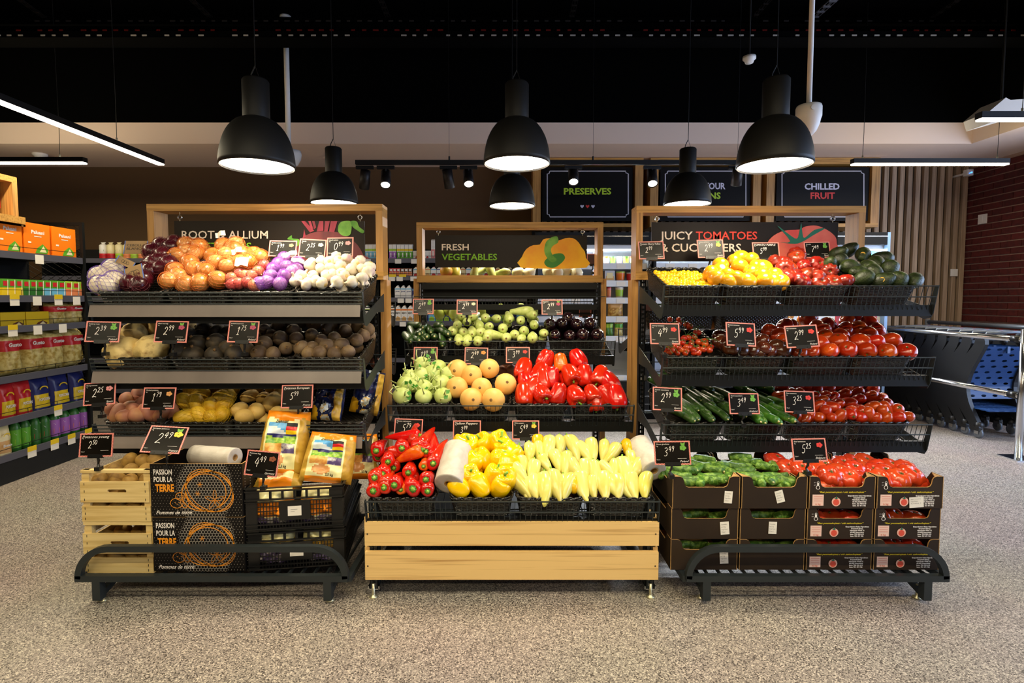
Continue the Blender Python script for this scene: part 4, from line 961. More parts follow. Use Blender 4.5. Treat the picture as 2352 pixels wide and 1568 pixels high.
# ---- onion stand, top tray: garlic loose, the rest in nets
pile('garlic', spots('B', [735,1070, 860,1110, 800,1010, 930,1010, 1045,1100, 1225,1090, 1410,1080, 1525,1030, 1280,990, 1170,1000, 1395,940, 1530,930, 1600,960, 1620,900, 1270,900, 1150,920, 1035,930, 900,890, 1050,840, 1130,850, 1340,800, 1220,790, 1500,830, 1250,830, 910,850, 1460,870, 1310,1010, 970,1080, 1110,1010]), 'LT', 'white garlic bulb at the end of the onion tray', 'garlic', 'loose garlic bulbs', face=(0, .3, -.2), jt=1, s=.95, under=.4, drop=.04)

# ------------------------------------------------------------------ net bags
def net_geo(n=13, m=9):
    """diamond net around a unit ball as thin triangular strands"""
    M = MB()
    for sg in (1, -1):
        for k in range(n):
            pts = []
            for i in range(m + 1):
                t = i / m; a = -math.pi / 2 + math.pi * t * .98 + .03; q = 2 * math.pi * k / n + sg * t * 2.2
                pts.append((math.cos(a) * math.cos(q), math.cos(a) * math.sin(q), math.sin(a)))
            M.tube(pts, .014, 3, cap=False)
    return M
NET = net_geo()
def net_bag(k, pts, sl, s, netmat, label, name='onion_net', cat='net bag', group='', rr=(.041, .041, .044), lift=0.0, tag_at=None):
    a, b = SL[sl]; P_ = [on_plane(x, y, a, b) + Vector((0, 0, lift)) for x, y in pts]
    c = sum(P_, Vector()) / len(P_)
    t = thing(name, (c.x, c.y, min(p.z for p in P_) - .03), label, cat, group); inv = t.matrix_basis.inverted() if False else Matrix.Translation(-t.location)
    M = MB()
    for p in P_:
        nm, vs_ = KIND[k]; T = Matrix.Translation(p) @ rotm(jit(1), random.random() * 6) @ Matrix.Diagonal((s, s, s, 1))
        link(nm, random.choice(vs_)[0], t, inv @ T)
        M.add([T @ Vector((v[0] * rr[0], v[1] * rr[1], v[2] * rr[2])) for v in NET.v], NET.f)
    link('net', M.mesh('net', [netmat]), t, inv)
    if tag_at:
        for (x, y, w, h, ang) in tag_at:
            p = on_plane(x, y, a, b) + Vector((0, -.035, .035)); q = Matrix.Translation(p) @ Matrix.Rotation(R(ang), 4, 'Y') @ Matrix.Rotation(R(-25), 4, 'X')
            g = MB()
            n = 6
            for i in range(n):
                u0, u1 = -w / 2 + w * i / n, -w / 2 + w * (i + 1) / n
                z0, z1 = .008 * math.sin(i * 1.3), .008 * math.sin((i + 1) * 1.3)
                g.add([q @ Vector((u0, z0, -h / 2)), q @ Vector((u1, z1, -h / 2)), q @ Vector((u1, z1 * .6, h / 2)), q @ Vector((u0, z0 * .6, h / 2))], [(0, 1, 2, 3)])
            link('paper_tag', g.mesh('paper_tag', ['tag_paper']), t, inv)
    return t, inv
pm('tag_paper', '#f0e0d0', .6); pm('kraft', '#a8875c', .7, noise2=(8, '#8f7048', .4, .65)); pm('print_blue', '#5a78c8', .6)
LT = 'LT'; gO = 'orange nets of brown onions'
O1 = [spots('A', [1190,1070, 1270,950, 1390,1110, 1300,1010]), spots('A', [1300,770, 1400,640, 1520,740, 1440,850, 1400,730]), spots('A', [1560,660, 1720,770, 1850,650, 1960,680, 1880,760]), spots('A', [1560,1090, 1780,1060, 1500,930, 1630,950, 1760,850, 1900,890]), spots('B', [0,690, 100,760, 60,850, 230,760, 300,790, 170,850, 10,640, -90,860])]
for q, lab in zip(O1, ('orange net of brown onions at the basket front beside the red onions', 'orange net of brown onions at the top left of its heap', 'orange net of brown onions with a pink tag on the heap top', 'orange net of brown onions in the middle of the basket front', 'orange net of brown onions below the ALLIUM lettering, by the shallots')):
    net_bag('onion', q, LT, 1.05, 'net_orange', lab, group=gO, rr=(.042, .042, .045), tag_at=[(q[2][0], q[2][1] - 10, .05, .03, -20)] if 'pink' in lab or 'ALLIUM' in lab else None)
net_bag('red_onion', spots('A', [740,1090, 880,1050, 960,960, 1000,860, 830,1120]), LT, 1.05, 'net_red', 'net of dark red onions at the front, next to the white onions', group='nets of red onions', rr=(.042, .042, .045))
net_bag('red_onion', spots('A', [980,720, 1100,650, 1110,760, 1210,670, 1260,620, 1190,870, 1090,930, 1060,840]), LT, 1.05, 'net_red', 'net of dark red onions higher up against the brown onions', group='nets of red onions', rr=(.042, .042, .045))
t, inv = net_bag('white_onion', spots('A', [360,1010, 520,920, 540,1070, 370,1120, 460,1120]), LT, 1.1, 'net_purple', 'purple net of white onions with brown paper labels at the tray end', rr=(.044, .044, .047))
def paper(x, y, Y, w, h, ang, lines, par, inv):
    p = at(x, y, Y); M = inv @ Matrix.Translation(p) @ Matrix.Rotation(R(ang), 4, 'Y') @ Matrix.Rotation(R(-14), 4, 'X')
    link('paper_label', MB().box(-w / 2, w / 2, 0, .0015, -h / 2, h / 2).mesh('paper_label', ['kraft']), par, M)
    e = MB(); f_ = lambda a, b: (a, -.001, b)
    for sx in (-1, 1): e.box(sx * w / 2 - .002, sx * w / 2 + .002, -.0012, -.0004, -h / 2, h / 2)
    link('label_edge', e.mesh('label_edge', ['print_blue']), par, M)
    b = MB()
    for i, s in enumerate(lines): b.text(s, 0, h * .08 - i * h * .26, h * .18, f_, 'c', width=w * .8)
    if not lines:
        for k in range(3): b.ribbon([(math.cos(q * .524) * h * .2 + k * .012 - .012, math.sin(q * .524) * h * .2) for q in range(13)], .0015, f_)
    link('lettering', b.mesh('lettering', ['print_black']), par, M)
paper(312, 568, 2.76, .115, .07, 0, ['CEBOLLA', 'BLANCA'], t, inv)
paper(308, 628, 2.52, .085, .075, -18, [], t, inv)
paper(288, 602, 2.6, .085, .035, 25, [], t, inv)
net_bag('red_shallot', spots('B', [40,1100, 150,1090, 60,990, 200,1010, 280,960, 350,890, 120,1010, 230,1120, -40,1040, -30,1110]), LT, 1.0, 'net_red', 'red net of small reddish shallots between onions and purple shallots', name='shallot_net', rr=(.03, .03, .032), tag_at=[(563, 618, .06, .045, 0)])
net_bag('shallot', spots('B', [300,1100, 430,1010, 540,1100, 460,930, 380,1080]), LT, 1.0, 'net_violet', 'violet net of purple shallots at the tray front', name='shallot_net', group='violet shallot nets', rr=(.0325, .0325, .035))
net_bag('shallot', spots('B', [590,1010, 620,900, 520,870, 750,850, 690,960, 590,800, 740,940]), LT, 1.0, 'net_violet', 'violet net of purple shallots leaning on the garlic', name='shallot_net', group='violet shallot nets', rr=(.0325, .0325, .035), tag_at=[(672, 600, .07, .022, -15), (690, 615, .06, .02, 12)])
# ---- onion stand, middle tray
pile('celeriac', spots('C', [770,270, 640,450, 980,420]), 'LM', 'large knobbly cream celeriac at the front', 'celeriac', 'celeriac roots', mode='any', s=.95, under=0)
pile('celeriac', spots('C', [900,110, 1120,160, 1330,120]), 'LM', 'celeriac in shade at the back of its basket', 'celeriac', 'celeriac roots', mode='any', s=.9, under=0)
pile('black_radish', spots('C', [1530,360, 1760,350, 1340,460, 1480,500, 1740,490, 1620,200, 1900,420, 1780,230, 1420,260, 1990,480, 1900,250]), 'LM', 'dark round black radish between celeriac and beetroots', 'radish', 'black radishes', face=(0, -.4, .8), jt=.7, under=.3)
pile('beetroot', spots('D', [140,430, 345,370, 290,480, 460,480, 545,300, 615,420, 740,300, 700,210, 805,420, 920,260, 930,410, 1040,330, 1110,400, 1110,180, 1190,300, 1280,380, 1320,210, 1360,460, 1460,320, 1480,160, 1590,190, 940,120, 680,110, 520,160, 350,210, 1020,470, 1200,490, 890,480, 1310,90, 1190,90, 800,90, 60,300, 200,250, 1540,270, 430,260]), 'LM', 'brown earthy beetroot in its heap', 'beetroot', 'beetroots', face=(0, -.6, .2), jt=.9, s=.97, sj=.1, under=.35)
# ---- onion stand, lowest tray
pile('red_potato', spots('C', [505,1140, 580,1200, 730,1125, 695,1225, 820,1220, 690,1030, 820,980, 870,1080, 950,1190, 1100,1210, 1230,1170, 920,900, 1010,880, 760,1170, 1060,1100, 1130,960]), 'LL', 'pinkish brown potato beside the yellow potato net', 'potato', 'red skinned potatoes', mode='any', s=.98, under=.4)
net_bag('yellow_potato', spots('C', [1400,1090, 1560,1020, 1800,1050, 1690,1130, 1900,1000, 1650,930, 1780,890, 1520,1110, 1950,920, 1850,1140, 1480,980]), 'LL', 1.08, 'net_yellow', 'yellow net bag full of washed potatoes lying on another one', name='potato_net', group='yellow potato nets', rr=(.037, .037, .05), lift=.012)
net_bag('yellow_potato', spots('C', [1400,1240, 1700,1240, 1560,1220, 1830,1225]), 'LL', 1.05, 'net_yellow', 'yellow net bag of potatoes underneath the other yellow net', name='potato_net', group='yellow potato nets', rr=(.037, .037, .05))
pile('potato', spots('D', [60,1150, 170,990, 260,1170, 330,1010, 440,1060, 470,900, 530,1190, 650,1180, 210,870, 360,820, 110,1240, 620,840, 780,850, 700,1150, 560,960, 640,960]), 'LL', 'smooth pale potato beside the blue potato bag', 'potato', 'loose pale potatoes', mode='any', s=1.02, sj=.15, under=.4)
# ---- tomato stand
poly = [(1488, 634), (1562, 626), (1645, 664), (1530, 664)]
def inside(x, y, pg):
    r = False; j = len(pg) - 1
    for i in range(len(pg)):
        if (pg[i][1] > y) != (pg[j][1] > y) and x < (pg[j][0] - pg[i][0]) * (y - pg[i][1]) / (pg[j][1] - pg[i][1]) + pg[i][0]: r = not r
        j = i
    return r
rnd = random.Random(5); cnt = 0
for iy in range(12):
    for ix in range(18):
        Yc, Xc = 2.545 + iy * .024, .768 + ix * .0165 + (iy % 2) * .008
        if ix > 13: continue
        p = Vector((Xc + rnd.uniform(-.004, .004), Yc + rnd.uniform(-.004, .004), 1.318 + (Yc - 2.53) * .29 + rnd.uniform(0, .012)))
        put('yellow_cherry', p, jit(1), s=rnd.uniform(.88, 1.08), label='tiny yellow cherry tomato at the tray end, %s row, %s from left' % (ORD[iy], ORD[ix]), cat='tomato', group='yellow cherry tomatoes')
pile('yellow_tomato', spots('M', [1120,890, 1120,950, 1205,1010, 1280,840, 1360,800, 1490,820, 1350,910, 1490,970, 1310,1050, 1450,1075, 1640,920, 1630,1020, 1655,1085, 1770,1010, 1840,1085, 1000,980, 1230,1120, 1070,1040, 1560,900, 1750,1090]), 'RT', 'smooth large yellow tomato on the top tray', 'tomato', 'yellow tomatoes', mode='any', s=.98, under=.4)
pile('ribbed_tomato', spots('M', [1780,860, 1890,940, 1940,1020, 2040,790]) + spots('N', [160,770, 60,930, 235,890, 350,860, 400,880, 545,960, 330,980, 250,1010, 220,1080, 440,1110, 430,1040, 600,1100, 730,1070, 80,1030, 0,850, 130,1000]), 'RT', 'dark red ribbed tomato beside the avocados', 'tomato', 'dark ribbed tomatoes', face=(0, -.7, .7), jt=.7, s=.93, sj=.14, under=.35)
pile('avocado', spots('N', [650,750, 680,840, 780,700, 950,760, 810,910, 1010,910, 960,1040, 1180,1070, 1370,1080, 1570,1070, 1270,930, 1190,800, 1110,860, 540,890, 900,980, 1090,980]), 'RT', 'dark green avocado at the end of the top tray', 'avocado', 'avocados', mode='any', s=1.03, sj=.08, under=.3)
pm('sticker', '#e8b23a', .5)
for o in [o for o in COL.objects if o.name.startswith('avocado')][4:16:4]:
    c = o.matrix_world.translation; d = (Vector((0, 0, CAMH + .5)) - c).normalized()
    link('sticker', MB().lathe([(.0005, .0), (.011, 0), (.0112, -.002)], 12).mesh('sticker', ['sticker']), o, o.matrix_world.inverted() @ Matrix.Translation(c + d * .039) @ rotm(d))
rnd = random.Random(11)
pg = [(1440 + a / 5.2275, 700 + b / 5.2275) for a, b in ((480, 170), (660, 180), (800, 240), (980, 430), (1110, 615), (520, 615), (440, 480))]
n = 0; VC = []
while n < 62:
    x, y = rnd.uniform(1520, 1655), rnd.uniform(730, 820)
    if not inside(x, y, pg): continue
    p = on_plane(x, y, *SL['RM']); p.y = max(p.y, 2.54); p.z = max(p.z + rnd.uniform(-.015, .012), 1.012)
    o = put('cherry', p, Vector((0, -.3, 1)) + jit(.8), s=rnd.uniform(.85, 1.15), label='bright red cherry tomato on the vine in its basket', cat='tomato', group='vine cherry tomatoes')
    VC.append((x, y, o))
    if n % 3 == 0:
        g = MB().tube([(0, 0, .014), (.006, .01, .03), (.012, .03, .026), (.02, .05, .01)], .0016, 4).mesh('vine', ['vine_green']); link('vine', g, o, Matrix.Identity(4))
    n += 1
for i, w in place_words(VC, 13).items(): VC[i][2]['label'] = 'red cherry tomato on the vine' + w
pile('kumato', spots('O', [1120,380, 1120,450, 1250,530, 1370,540, 1510,560, 1640,520, 1720,580, 1620,430, 1790,510, 1860,540, 1180,470, 1300,440, 1450,460, 1590,590, 1330,370]), 'RM', 'brownish dark tomato beside the vine cherry tomatoes', 'tomato', 'brown tomatoes', mode='any', s=.98, under=.3)
pile('tomato', spots('O', [1710,320, 1900,260, 1830,380, 1890,440]) + spots('P', [400,165, 190,260, 60,360, 640,250, 600,390, 560,320, 870,190, 1050,120, 1130,230, 1000,300, 1230,300, 790,370, 1020,450, 1210,450, 1400,430, 650,560, 870,540, 1120,580, 1340,570, 1580,560, 760,440, 430,560, 290,570, 180,460, 500,280, 960,190, 860,300, 1120,350, 520,470]), 'RM', 'large shiny red tomato in the middle tray pyramid', 'tomato', 'large red tomatoes', mode='any', s=1.02, sj=.1, under=.35)
pile('cucumber', [(x, y - 20, a) for (x, y, a) in spots('O', [745,1160,20, 870,1080,20, 880,1180,15, 1000,1140,20, 930,1250,10, 1040,1230,18, 1170,1180,20, 720,1290,15, 820,1290,12, 870,1350,8, 1000,1330,15, 1120,1310,15, 1240,1350,20, 600,1320,25, 530,1340,25, 690,1330,10, 760,1380,5, 920,1380,8, 1080,1390,10, 640,1390,20, 560,1080,25, 480,1180,22, 640,1050,25, 420,1000,20, 560,960,20], 3)], 'RL', 'long dark green cucumber on the lowest tray', 'cucumber', 'long cucumbers', mode='slope', s=.82, under=.2, drop=.04)
pile('short_cucumber', [(x, y - 14, a) for (x, y, a) in spots('O', [1740,1280,22, 1860,1270,25, 1690,1320,18, 1610,1200,20, 1610,1340,10, 1520,1350,5, 1490,1390,5, 1570,1400,0, 1660,1390,15, 1770,1370,20, 1860,1390,15, 1610,1040,20, 1400,980,15, 1720,1410,10, 1500,1000,20, 1330,1040,10, 1280,980,-60, 1440,1100,10], 3)], 'RL', 'smooth short green cucumber beside the plum tomatoes', 'cucumber', 'short smooth cucumbers', mode='slope', s=.98, under=.3)
pile('plum', spots('P', [730,970, 870,980, 990,980, 990,1050, 1170,1020, 510,1030, 570,960, 640,1020, 830,1070, 1150,1100, 1000,1135, 1280,1120, 1350,1180, 1180,1230, 1030,1270, 890,1180, 750,1200, 600,1090, 560,1150, 520,1220, 680,1230, 530,1350, 670,1350, 780,1330, 900,1310, 930,1270, 1050,1390, 1200,1370, 1330,1370, 1460,1355, 1600,1390, 1330,1240, 1460,1260, 1290,1290, 820,1400, 360,1370, 430,1390, 240,1340, 280,990, 160,930, 90,1000, 60,1100, 700,1120, 1060,960, 400,1000, 330,950, 70,960, 1120,1310, 600,1290, 470,1120, 280,1080, 180,1060]), 'RL', 'oval red plum tomato on the lowest tray', 'tomato', 'plum tomatoes', face=(.3, -.3, .6), jt=.8, s=1.0, sj=.1, under=.35)

# ------------------------------------------------------------------ baskets under the piles
for x0, x1, w in ((216, 368, 'the white and red onions'), (372, 518, 'the nets of brown onions'), (520, 668, 'the nets of shallots'), (672, 828, 'the garlic bulbs')): basket(x0, x1, 672, LYF, 1.297, w, h=.103)
for x0, x1, w in ((228, 378, 'the celeriac'), (384, 528, 'the black radishes'), (530, 672, 'the beetroots in front of the card'), (676, 826, 'the beetroots at the tray end')): basket(x0, x1, 825, LYF, .993, w, h=.103)
for x0, x1, w in ((232, 382, 'the red skinned potatoes'), (386, 530, 'the yellow potato nets'), (532, 680, 'the loose pale potatoes'), (684, 832, 'the blue potato bags')): basket(x0, x1, 974, LYF, .69, w, h=.103)
for x0, x1, w in ((848, 1002, 'the red pointed peppers'), (1030, 1180, 'the yellow bell peppers'), (1186, 1344, 'the pale peppers nearest the yellow ones'), (1348, 1500, 'the pale peppers at the tray end')): basket(x0, x1, 1145, 2.21, CLZ, w, .37)
for x0, x1, w in ((905, 1030, 'the kohlrabi'), (1034, 1172, 'the butternut squash'), (1178, 1306, 'the red bell peppers nearest the squash'), (1312, 1448, 'the red bell peppers at the tray end')): basket(x0, x1, 930, 2.7, .732, w, .36)
for x0, x1, w in ((930, 1030, 'the dark courgettes'), (1036, 1148, 'the pale courgettes nearest the dark ones'), (1152, 1258, 'the pale courgettes beside the aubergines'), (1262, 1392, 'the aubergines')): basket(x0, x1, 785, 3.15, 1.022, w, .27)
for x0, x1, w in ((1530, 1662, 'the yellow cherry tomatoes'), (1664, 1806, 'the yellow tomatoes'), (1810, 1960, 'the dark ribbed tomatoes'), (1964, 2112, 'the avocados')): basket(x0, x1, 657, RYF, 1.329, w, .38)
for x0, x1, w in ((1534, 1668, 'the vine cherry tomatoes'), (1672, 1812, 'the brown tomatoes'), (1816, 1962, 'the red tomatoes beside the price card'), (1966, 2104, 'the red tomatoes at the tray end')): basket(x0, x1, 820, RYF, .998, w, .38)
for x0, x1, w in ((1534, 1668, 'the long cucumbers'), (1672, 1806, 'the short smooth cucumbers'), (1810, 1956, 'the plum tomatoes beside the price card'), (1960, 2096, 'the plum tomatoes at the tray end')): basket(x0, x1, 972, RYF, .683, w, .38)
# ---- things on the far sides of the stands
def far(k, L, lab, cat, grp, s=1.0):
    for i, (px, py, Y) in enumerate(sorted(L)): put(k, at(px, py, Y), jit(1), s=s, label=lab + ', %s from left' % ORD[i], cat=cat, group=grp)
far('citrus', [(1590,733,3.3), (1604,718,3.4), (1606,741,3.25), (1640,743,3.3), (1580,724,3.42), (1693,737,3.3), (1710,722,3.4), (1728,738,3.3), (1745,735,3.35), (1770,739,3.32), (1805,722,3.4), (1800,740,3.3), (1570,743,3.3), (1660,745,3.4), (1850,735,3.4)], 'orange grapefruit showing behind the middle tomato tray', 'grapefruit', 'grapefruits behind the tomato stand', 1.05)
MB_ = None
far('mango', [(1027, 625, 3.72), (1044, 625, 3.75)], 'reddish mango peeking out below the FRESH sign', 'mango', 'mangoes')
far('zucchini_light', [(1090, 628, 3.72), (1105, 620, 3.78), (1130, 625, 3.74), (1150, 628, 3.74)], 'green gourd peeking out below the FRESH sign', 'gourd', 'green gourds')
far('fennel', [(1190, 625, 3.74), (1215, 628, 3.72), (1258, 624, 3.74), (1280, 626, 3.72), (1300, 622, 3.76), (1325, 626, 3.74)], 'pale fennel bulb peeking out below the pepper picture', 'fennel', 'fennel bulbs')
far('pear', [(1008, 720, 3.72), (1030, 712, 3.75), (1042, 722, 3.72), (1195, 708, 3.8), (1225, 715, 3.78), (1150, 712, 3.8), (1090, 712, 3.82), (1105, 716, 3.74)], 'green pear behind the top tray of the middle stand', 'pear', 'pears behind the middle stand', 1.1)
far('red_potato', [(1036,842,3.35), (1060,838,3.35), (1048,848,3.3), (1165,842,3.35), (1175,850,3.3), (1155,852,3.32), (1170,836,3.4)], 'pink root behind the squash and red peppers', 'root vegetable', 'pink roots behind the middle stand')
far('red_potato', [(873, 825, 3.2), (866, 828, 3.15)], 'purple red root beside the wooden post', 'root vegetable', 'purple roots beside the wooden post')
# baskets of the far sides
for px0, px1, py, Yb, zr, w in ((475, 615, 705, 3.34, .98, 'shaded goods behind the celeriac'), (622, 762, 705, 3.34, .98, 'shaded goods behind the black radishes'), (768, 900, 705, 3.34, .98, 'shaded goods behind the beetroots'), (480, 690, 900, 3.34, .65, 'shaded goods behind the red potatoes'), (700, 900, 900, 3.34, .65, 'shaded goods behind the pale potatoes'),
                             (1450, 1600, 760, 3.47, 1.1, 'the grapefruits'), (1606, 1756, 760, 3.47, 1.1, 'the grapefruits farther along')):
    x0, x1 = at(px0, py, Yb).x, at(px1, py, Yb).x; b, r = basket_mesh(x1 - x0, .36, .1)
    o = link('wicker_basket', b, None, Matrix.Translation(((x0 + x1) / 2, Yb, zr - .1)) @ Matrix.Rotation(math.pi, 4, 'Z') @ Matrix.Rotation(SLOPE, 4, 'X')); tag(o, 'black woven basket holding ' + w, 'basket', 'black woven baskets'); link('rim', r, o, Matrix.Identity(4))

# ------------------------------------------------------------------ goods on the base racks
BY = 2.203
def ringed_slat(M, x0, x1, y0, y1, z0, z1, cx, cz, hw, hh):
    """board with a rounded hand hole"""
    n = 24; inn, out = [], []
    for i in range(n):
        a = 2 * math.pi * i / n; ca, sa = math.cos(a), math.sin(a)
        inn.append((cx + (hw - hh) * (1 if ca > .01 else -1 if ca < -.01 else 0) + hh * ca, cz + hh * sa))
        k = min((x1 - x0) / 2 / max(abs(ca), 1e-6), (z1 - z0) / 2 / max(abs(sa), 1e-6)); out.append(((x0 + x1) / 2 + k * ca, (z0 + z1) / 2 + k * sa))
    # square off the corners
    for X, Z in ((x1, z1), (x0, z1), (x0, z0), (x1, z0)):
        i = min(range(n), key=lambda j: (out[j][0] - X) ** 2 + (out[j][1] - Z) ** 2); out[i] = (X, Z)
    V = [(a, y0, b) for a, b in inn] + [(a, y0, b) for a, b in out] + [(a, y1, b) for a, b in inn] + [(a, y1, b) for a, b in out]
    F = []
    for i in range(n):
        j = (i + 1) % n
        F += [(n + i, n + j, j, i), (2 * n + i, 2 * n + j, 3 * n + j, 3 * n + i), (i, j, 2 * n + j, 2 * n + i), (n + j, n + i, 3 * n + i, 3 * n + j)]
    M.add(V, F)
def wood_crate(x0, x1, y0, z0, label, H=.208, D=.385):
    t = thing('wooden_crate', ((x0 + x1) / 2, y0 + D / 2, z0), label, 'crate', 'wooden potato crates')
    th = .007
    for x in (x0, x1 - .034):
        for y in (y0 + th, y0 + D - th - .022): MB().box(x + .003, x + .031, y, y + .022, z0, z0 + H).build('corner_post', 'crate_wood', t)
    for y in (y0, y0 + D - th):
        g = MB(); ringed_slat(g, x0 - .003, x1 - .006, y, y + th, z0 + H * .385, z0 + H * .785, (x0 + x1) / 2 + .005, z0 + H * .60, .04, .0075); g.build('slat', 'crate_wood', t)
        MB().box(x0, x1 - .002, y + .001, y + th - .001, z0 + .002, z0 + H * .31).build('slat', 'crate_wood', t)
        MB().box(x0, x1, y + .002, y + .026, z0 + H - .012, z0 + H).build('top_rail', 'crate_wood', t)
    for x in (x0 - .001, x1 - .006):
        for a, b in ((.02, .32), (.40, .66), (.72, .9)): MB().box(x, x + .007, y0 + th + .001, y0 + D - th - .001, z0 + H * a, z0 + H * b).build('slat', 'crate_wood', t)
    MB().box(x0 + .004, x1 - .004, y0 + .008, y0 + D - .008, z0, z0 + .005).build('bottom', 'crate_wood', t)
    s = MB()
    for zz in (.74, .6, .44, .27, .17, .07):
        for xx in (x0 + .014, x1 - .022): s.box(xx, xx + .0016, y0 - .0012, y0, z0 + H * zz - .006, z0 + H * zz + .004)
    s.build('staple', 'print_black', t)
    return t
cx0, cx1 = at(190, 1200, BY).x, at(349, 1200, BY).x
LV = [at(270, y, BY).z for y in (1317, 1199, 1080)]
wood_crate(cx0, cx1, BY, LV[0], 'pale wooden crate of potatoes, lower of two stacked', LV[1] - LV[0] - .001)
wood_crate(cx0 - .002, cx1 - .002, BY, LV[1],  'pale wooden crate of potatoes, upper of two stacked', LV[2] - LV[1])
for z0, lab in ((LV[0], 'earthy potato inside the lower wooden crate'), (LV[1], 'earthy potato inside the upper wooden crate')):
    for lay in range(3 if z0 > .25 else 2):
        for ix in range(4):
            for iy in range(3 if lay < 2 else 4):
                p = Vector((cx0 + .045 + ix * (cx1 - cx0 - .09) / 3 + random.uniform(-.006, .006), BY + .05 + iy * (.125 if lay < 2 else .09) + random.uniform(-.01, .01), z0 + .05 + lay * .055 + (.012 * iy if lay == 2 else 0)))
                put('dirty_potato', p, jit(1), s=.97, label=lab + ', %s layer, %s row, %s from left' % (('bottom', 'middle', 'top')[lay], ORD[iy], ORD[ix]), cat='potato', group='potatoes ' + lab[13:])

pm('carton_black', '#0e0b09', .5, spec=.25, noise2=(5, '#15110e', .4, .7)); pm('hex_grey', '#a39c92', .6); pm('ring_orange', '#f0971c', .55)
PU, PV = 1085., 625.
def passion(x0, y0, z0, W, H, label, D=.5):
    t = thing('potato_carton', (x0 + W / 2, y0 + D / 2, z0), label, 'carton', 'printed potato cartons')
    k = .006
    for b in ((x0, x0 + W, y0, y0 + k), (x0, x0 + W, y0 + D - k, y0 + D), (x0, x0 + k, y0 + k, y0 + D - k), (x0 + W - k, x0 + W, y0 + k, y0 + D - k)):
        m = MB().box(*b, z0 + .002, z0 + H); o = m.build('side_panel', ['carton_black', 'cardboard'], t)
        for p in o.data.polygons:
            if p.normal.z > .9 or (p.normal.y > .9 and b[2] == y0 and b[3] == y0 + k) or (p.normal.x < -.9 and b[0] > x0 + .1): p.material_index = 1
    MB().box(x0 + k, x0 + W - k, y0 + k, y0 + D - k, z0 + .003, z0 + .01).build('bottom', 'cardboard', t)
    f = lambda u, v: (x0 + (u - 1000) / PU * W, y0 - .0008, z0 + (1185 - v) / PV * H)
    g = lambda a, b: f(a, -b)
    MB().text('PASSION', 1042, -683, 62, g, bold=.03, width=216).build('lettering', 'print_white', t)
    MB().text('POUR LA', 1042, -770, 62, g, bold=.03, width=222).build('lettering', 'print_white', t)
    MB().text('Pommes de terre', 1055, -1150, 44, g, shear=.45, bold=.02, width=425).build('lettering', 'print_white', t)
    MB().text('TERRE', 1055, -882, 86, g, bold=.05, width=222).build('lettering', 'ring_orange', t)
    M = MB(); q = lambda u, v: (f(u, v)[0], y0 - .0004, f(u, v)[2])
    rows = 0; v = 575
    while v < 1175:
        u = 1290 + (18 if rows % 2 else 0)
        while u < 2070:
            d = math.hypot((u - 1640) / 330, (v - 870) / 420)
            if d < 1: M.ribbon([(u + 19 * math.cos(R(60 * i + 30)), v + 19 * math.sin(R(60 * i + 30))) for i in range(7)], 3.2, q)
            else: M.ribbon([(u - 3, v + 5), (u + 3, v - 5)], 4.5, q)
            u += 36
        v += 31; rows += 1
    for r_ in range(18):
        for c_ in range(8): M.ribbon([(1015 + c_ * 36 + (r_ % 2) * 18, 600 + r_ * 33), (1021 + c_ * 36 + (r_ % 2) * 18, 594 + r_ * 33)], 4, q)
    o = M.build('honeycomb', 'hex_grey', t)
    M = MB(); h = lambda u, v: (f(u, v)[0], y0 - .0012, f(u, v)[2])
    for cx, cy, rx, ry, ro, w in ((1660, 880, 300, 225, -18, 9), (1690, 880, 285, 235, 20, 9), (1650, 890, 240, 215, 0, 8), (1700, 870, 300, 220, 35, 7)):
        M.ribbon([(cx + rx * math.cos(a) * math.cos(R(ro)) - ry * math.sin(a) * math.sin(R(ro)), cy + rx * math.cos(a) * math.sin(R(ro)) + ry * math.sin(a) * math.cos(R(ro))) for a in [i * math.pi / 24 for i in range(49)]], w, h)
    for cx, cy, rx, ry in ((1305, 1020, 75, 58), (1350, 940, 55, 45), (1400, 1010, 48, 65)):
        M.ribbon([(cx + rx * math.cos(i * .2618), cy + ry * math.sin(i * .2618)) for i in range(25)], 6, h)
        for k2 in range(3): M.ribbon([(cx - 30 + k2 * 26, cy - 10 + (k2 % 2) * 18), (cx - 14 + k2 * 26, cy - 6 + (k2 % 2) * 18)], 5, h)
    for i in range(5):
        a = R(72 * i - 90); M.ribbon(cm2([(1755, 985), (1755 + 60 * math.cos(a - .35), 985 + 60 * math.sin(a - .35)), (1755 + 120 * math.cos(a), 985 + 120 * math.sin(a)), (1755 + 60 * math.cos(a + .35), 985 + 60 * math.sin(a + .35)), (1755, 985)], 4), 5, h)
    for cx, cy in ((1585, 800), (1555, 910)):
        for i in range(6): M.ribbon([(cx, cy), (cx + 32 * math.cos(i * 1.047), cy + 32 * math.sin(i * 1.047))], 5, h)
    M.build('drawing', 'ring_orange', t)
    M = MB()
    for r_ in range(16):
        for c_ in range(9): M.box(x0 + W, x0 + W + .0006, y0 + .02 + c_ * .045, y0 + .024 + c_ * .045, z0 + .012 + r_ * .012, z0 + .0145 + r_ * .012)
    M.build('dot_print', 'hex_grey', t)
    return t
pa, pb = at(352, 1250, BY), at(562, 1250, BY); WP = pb.x - pa.x
LP = [at(450, y, BY).z for y in (1312, 1187, 1065)]
passion(pa.x, BY, LP[0], WP, LP[1] - LP[0] - .001, 'black carton reading PASSION POUR LA TERRE, lower of two stacked')
passion(pa.x - .002, BY, LP[1], WP, LP[2] - LP[1], 'black carton reading PASSION POUR LA TERRE, upper of two, with a bag roll on it')

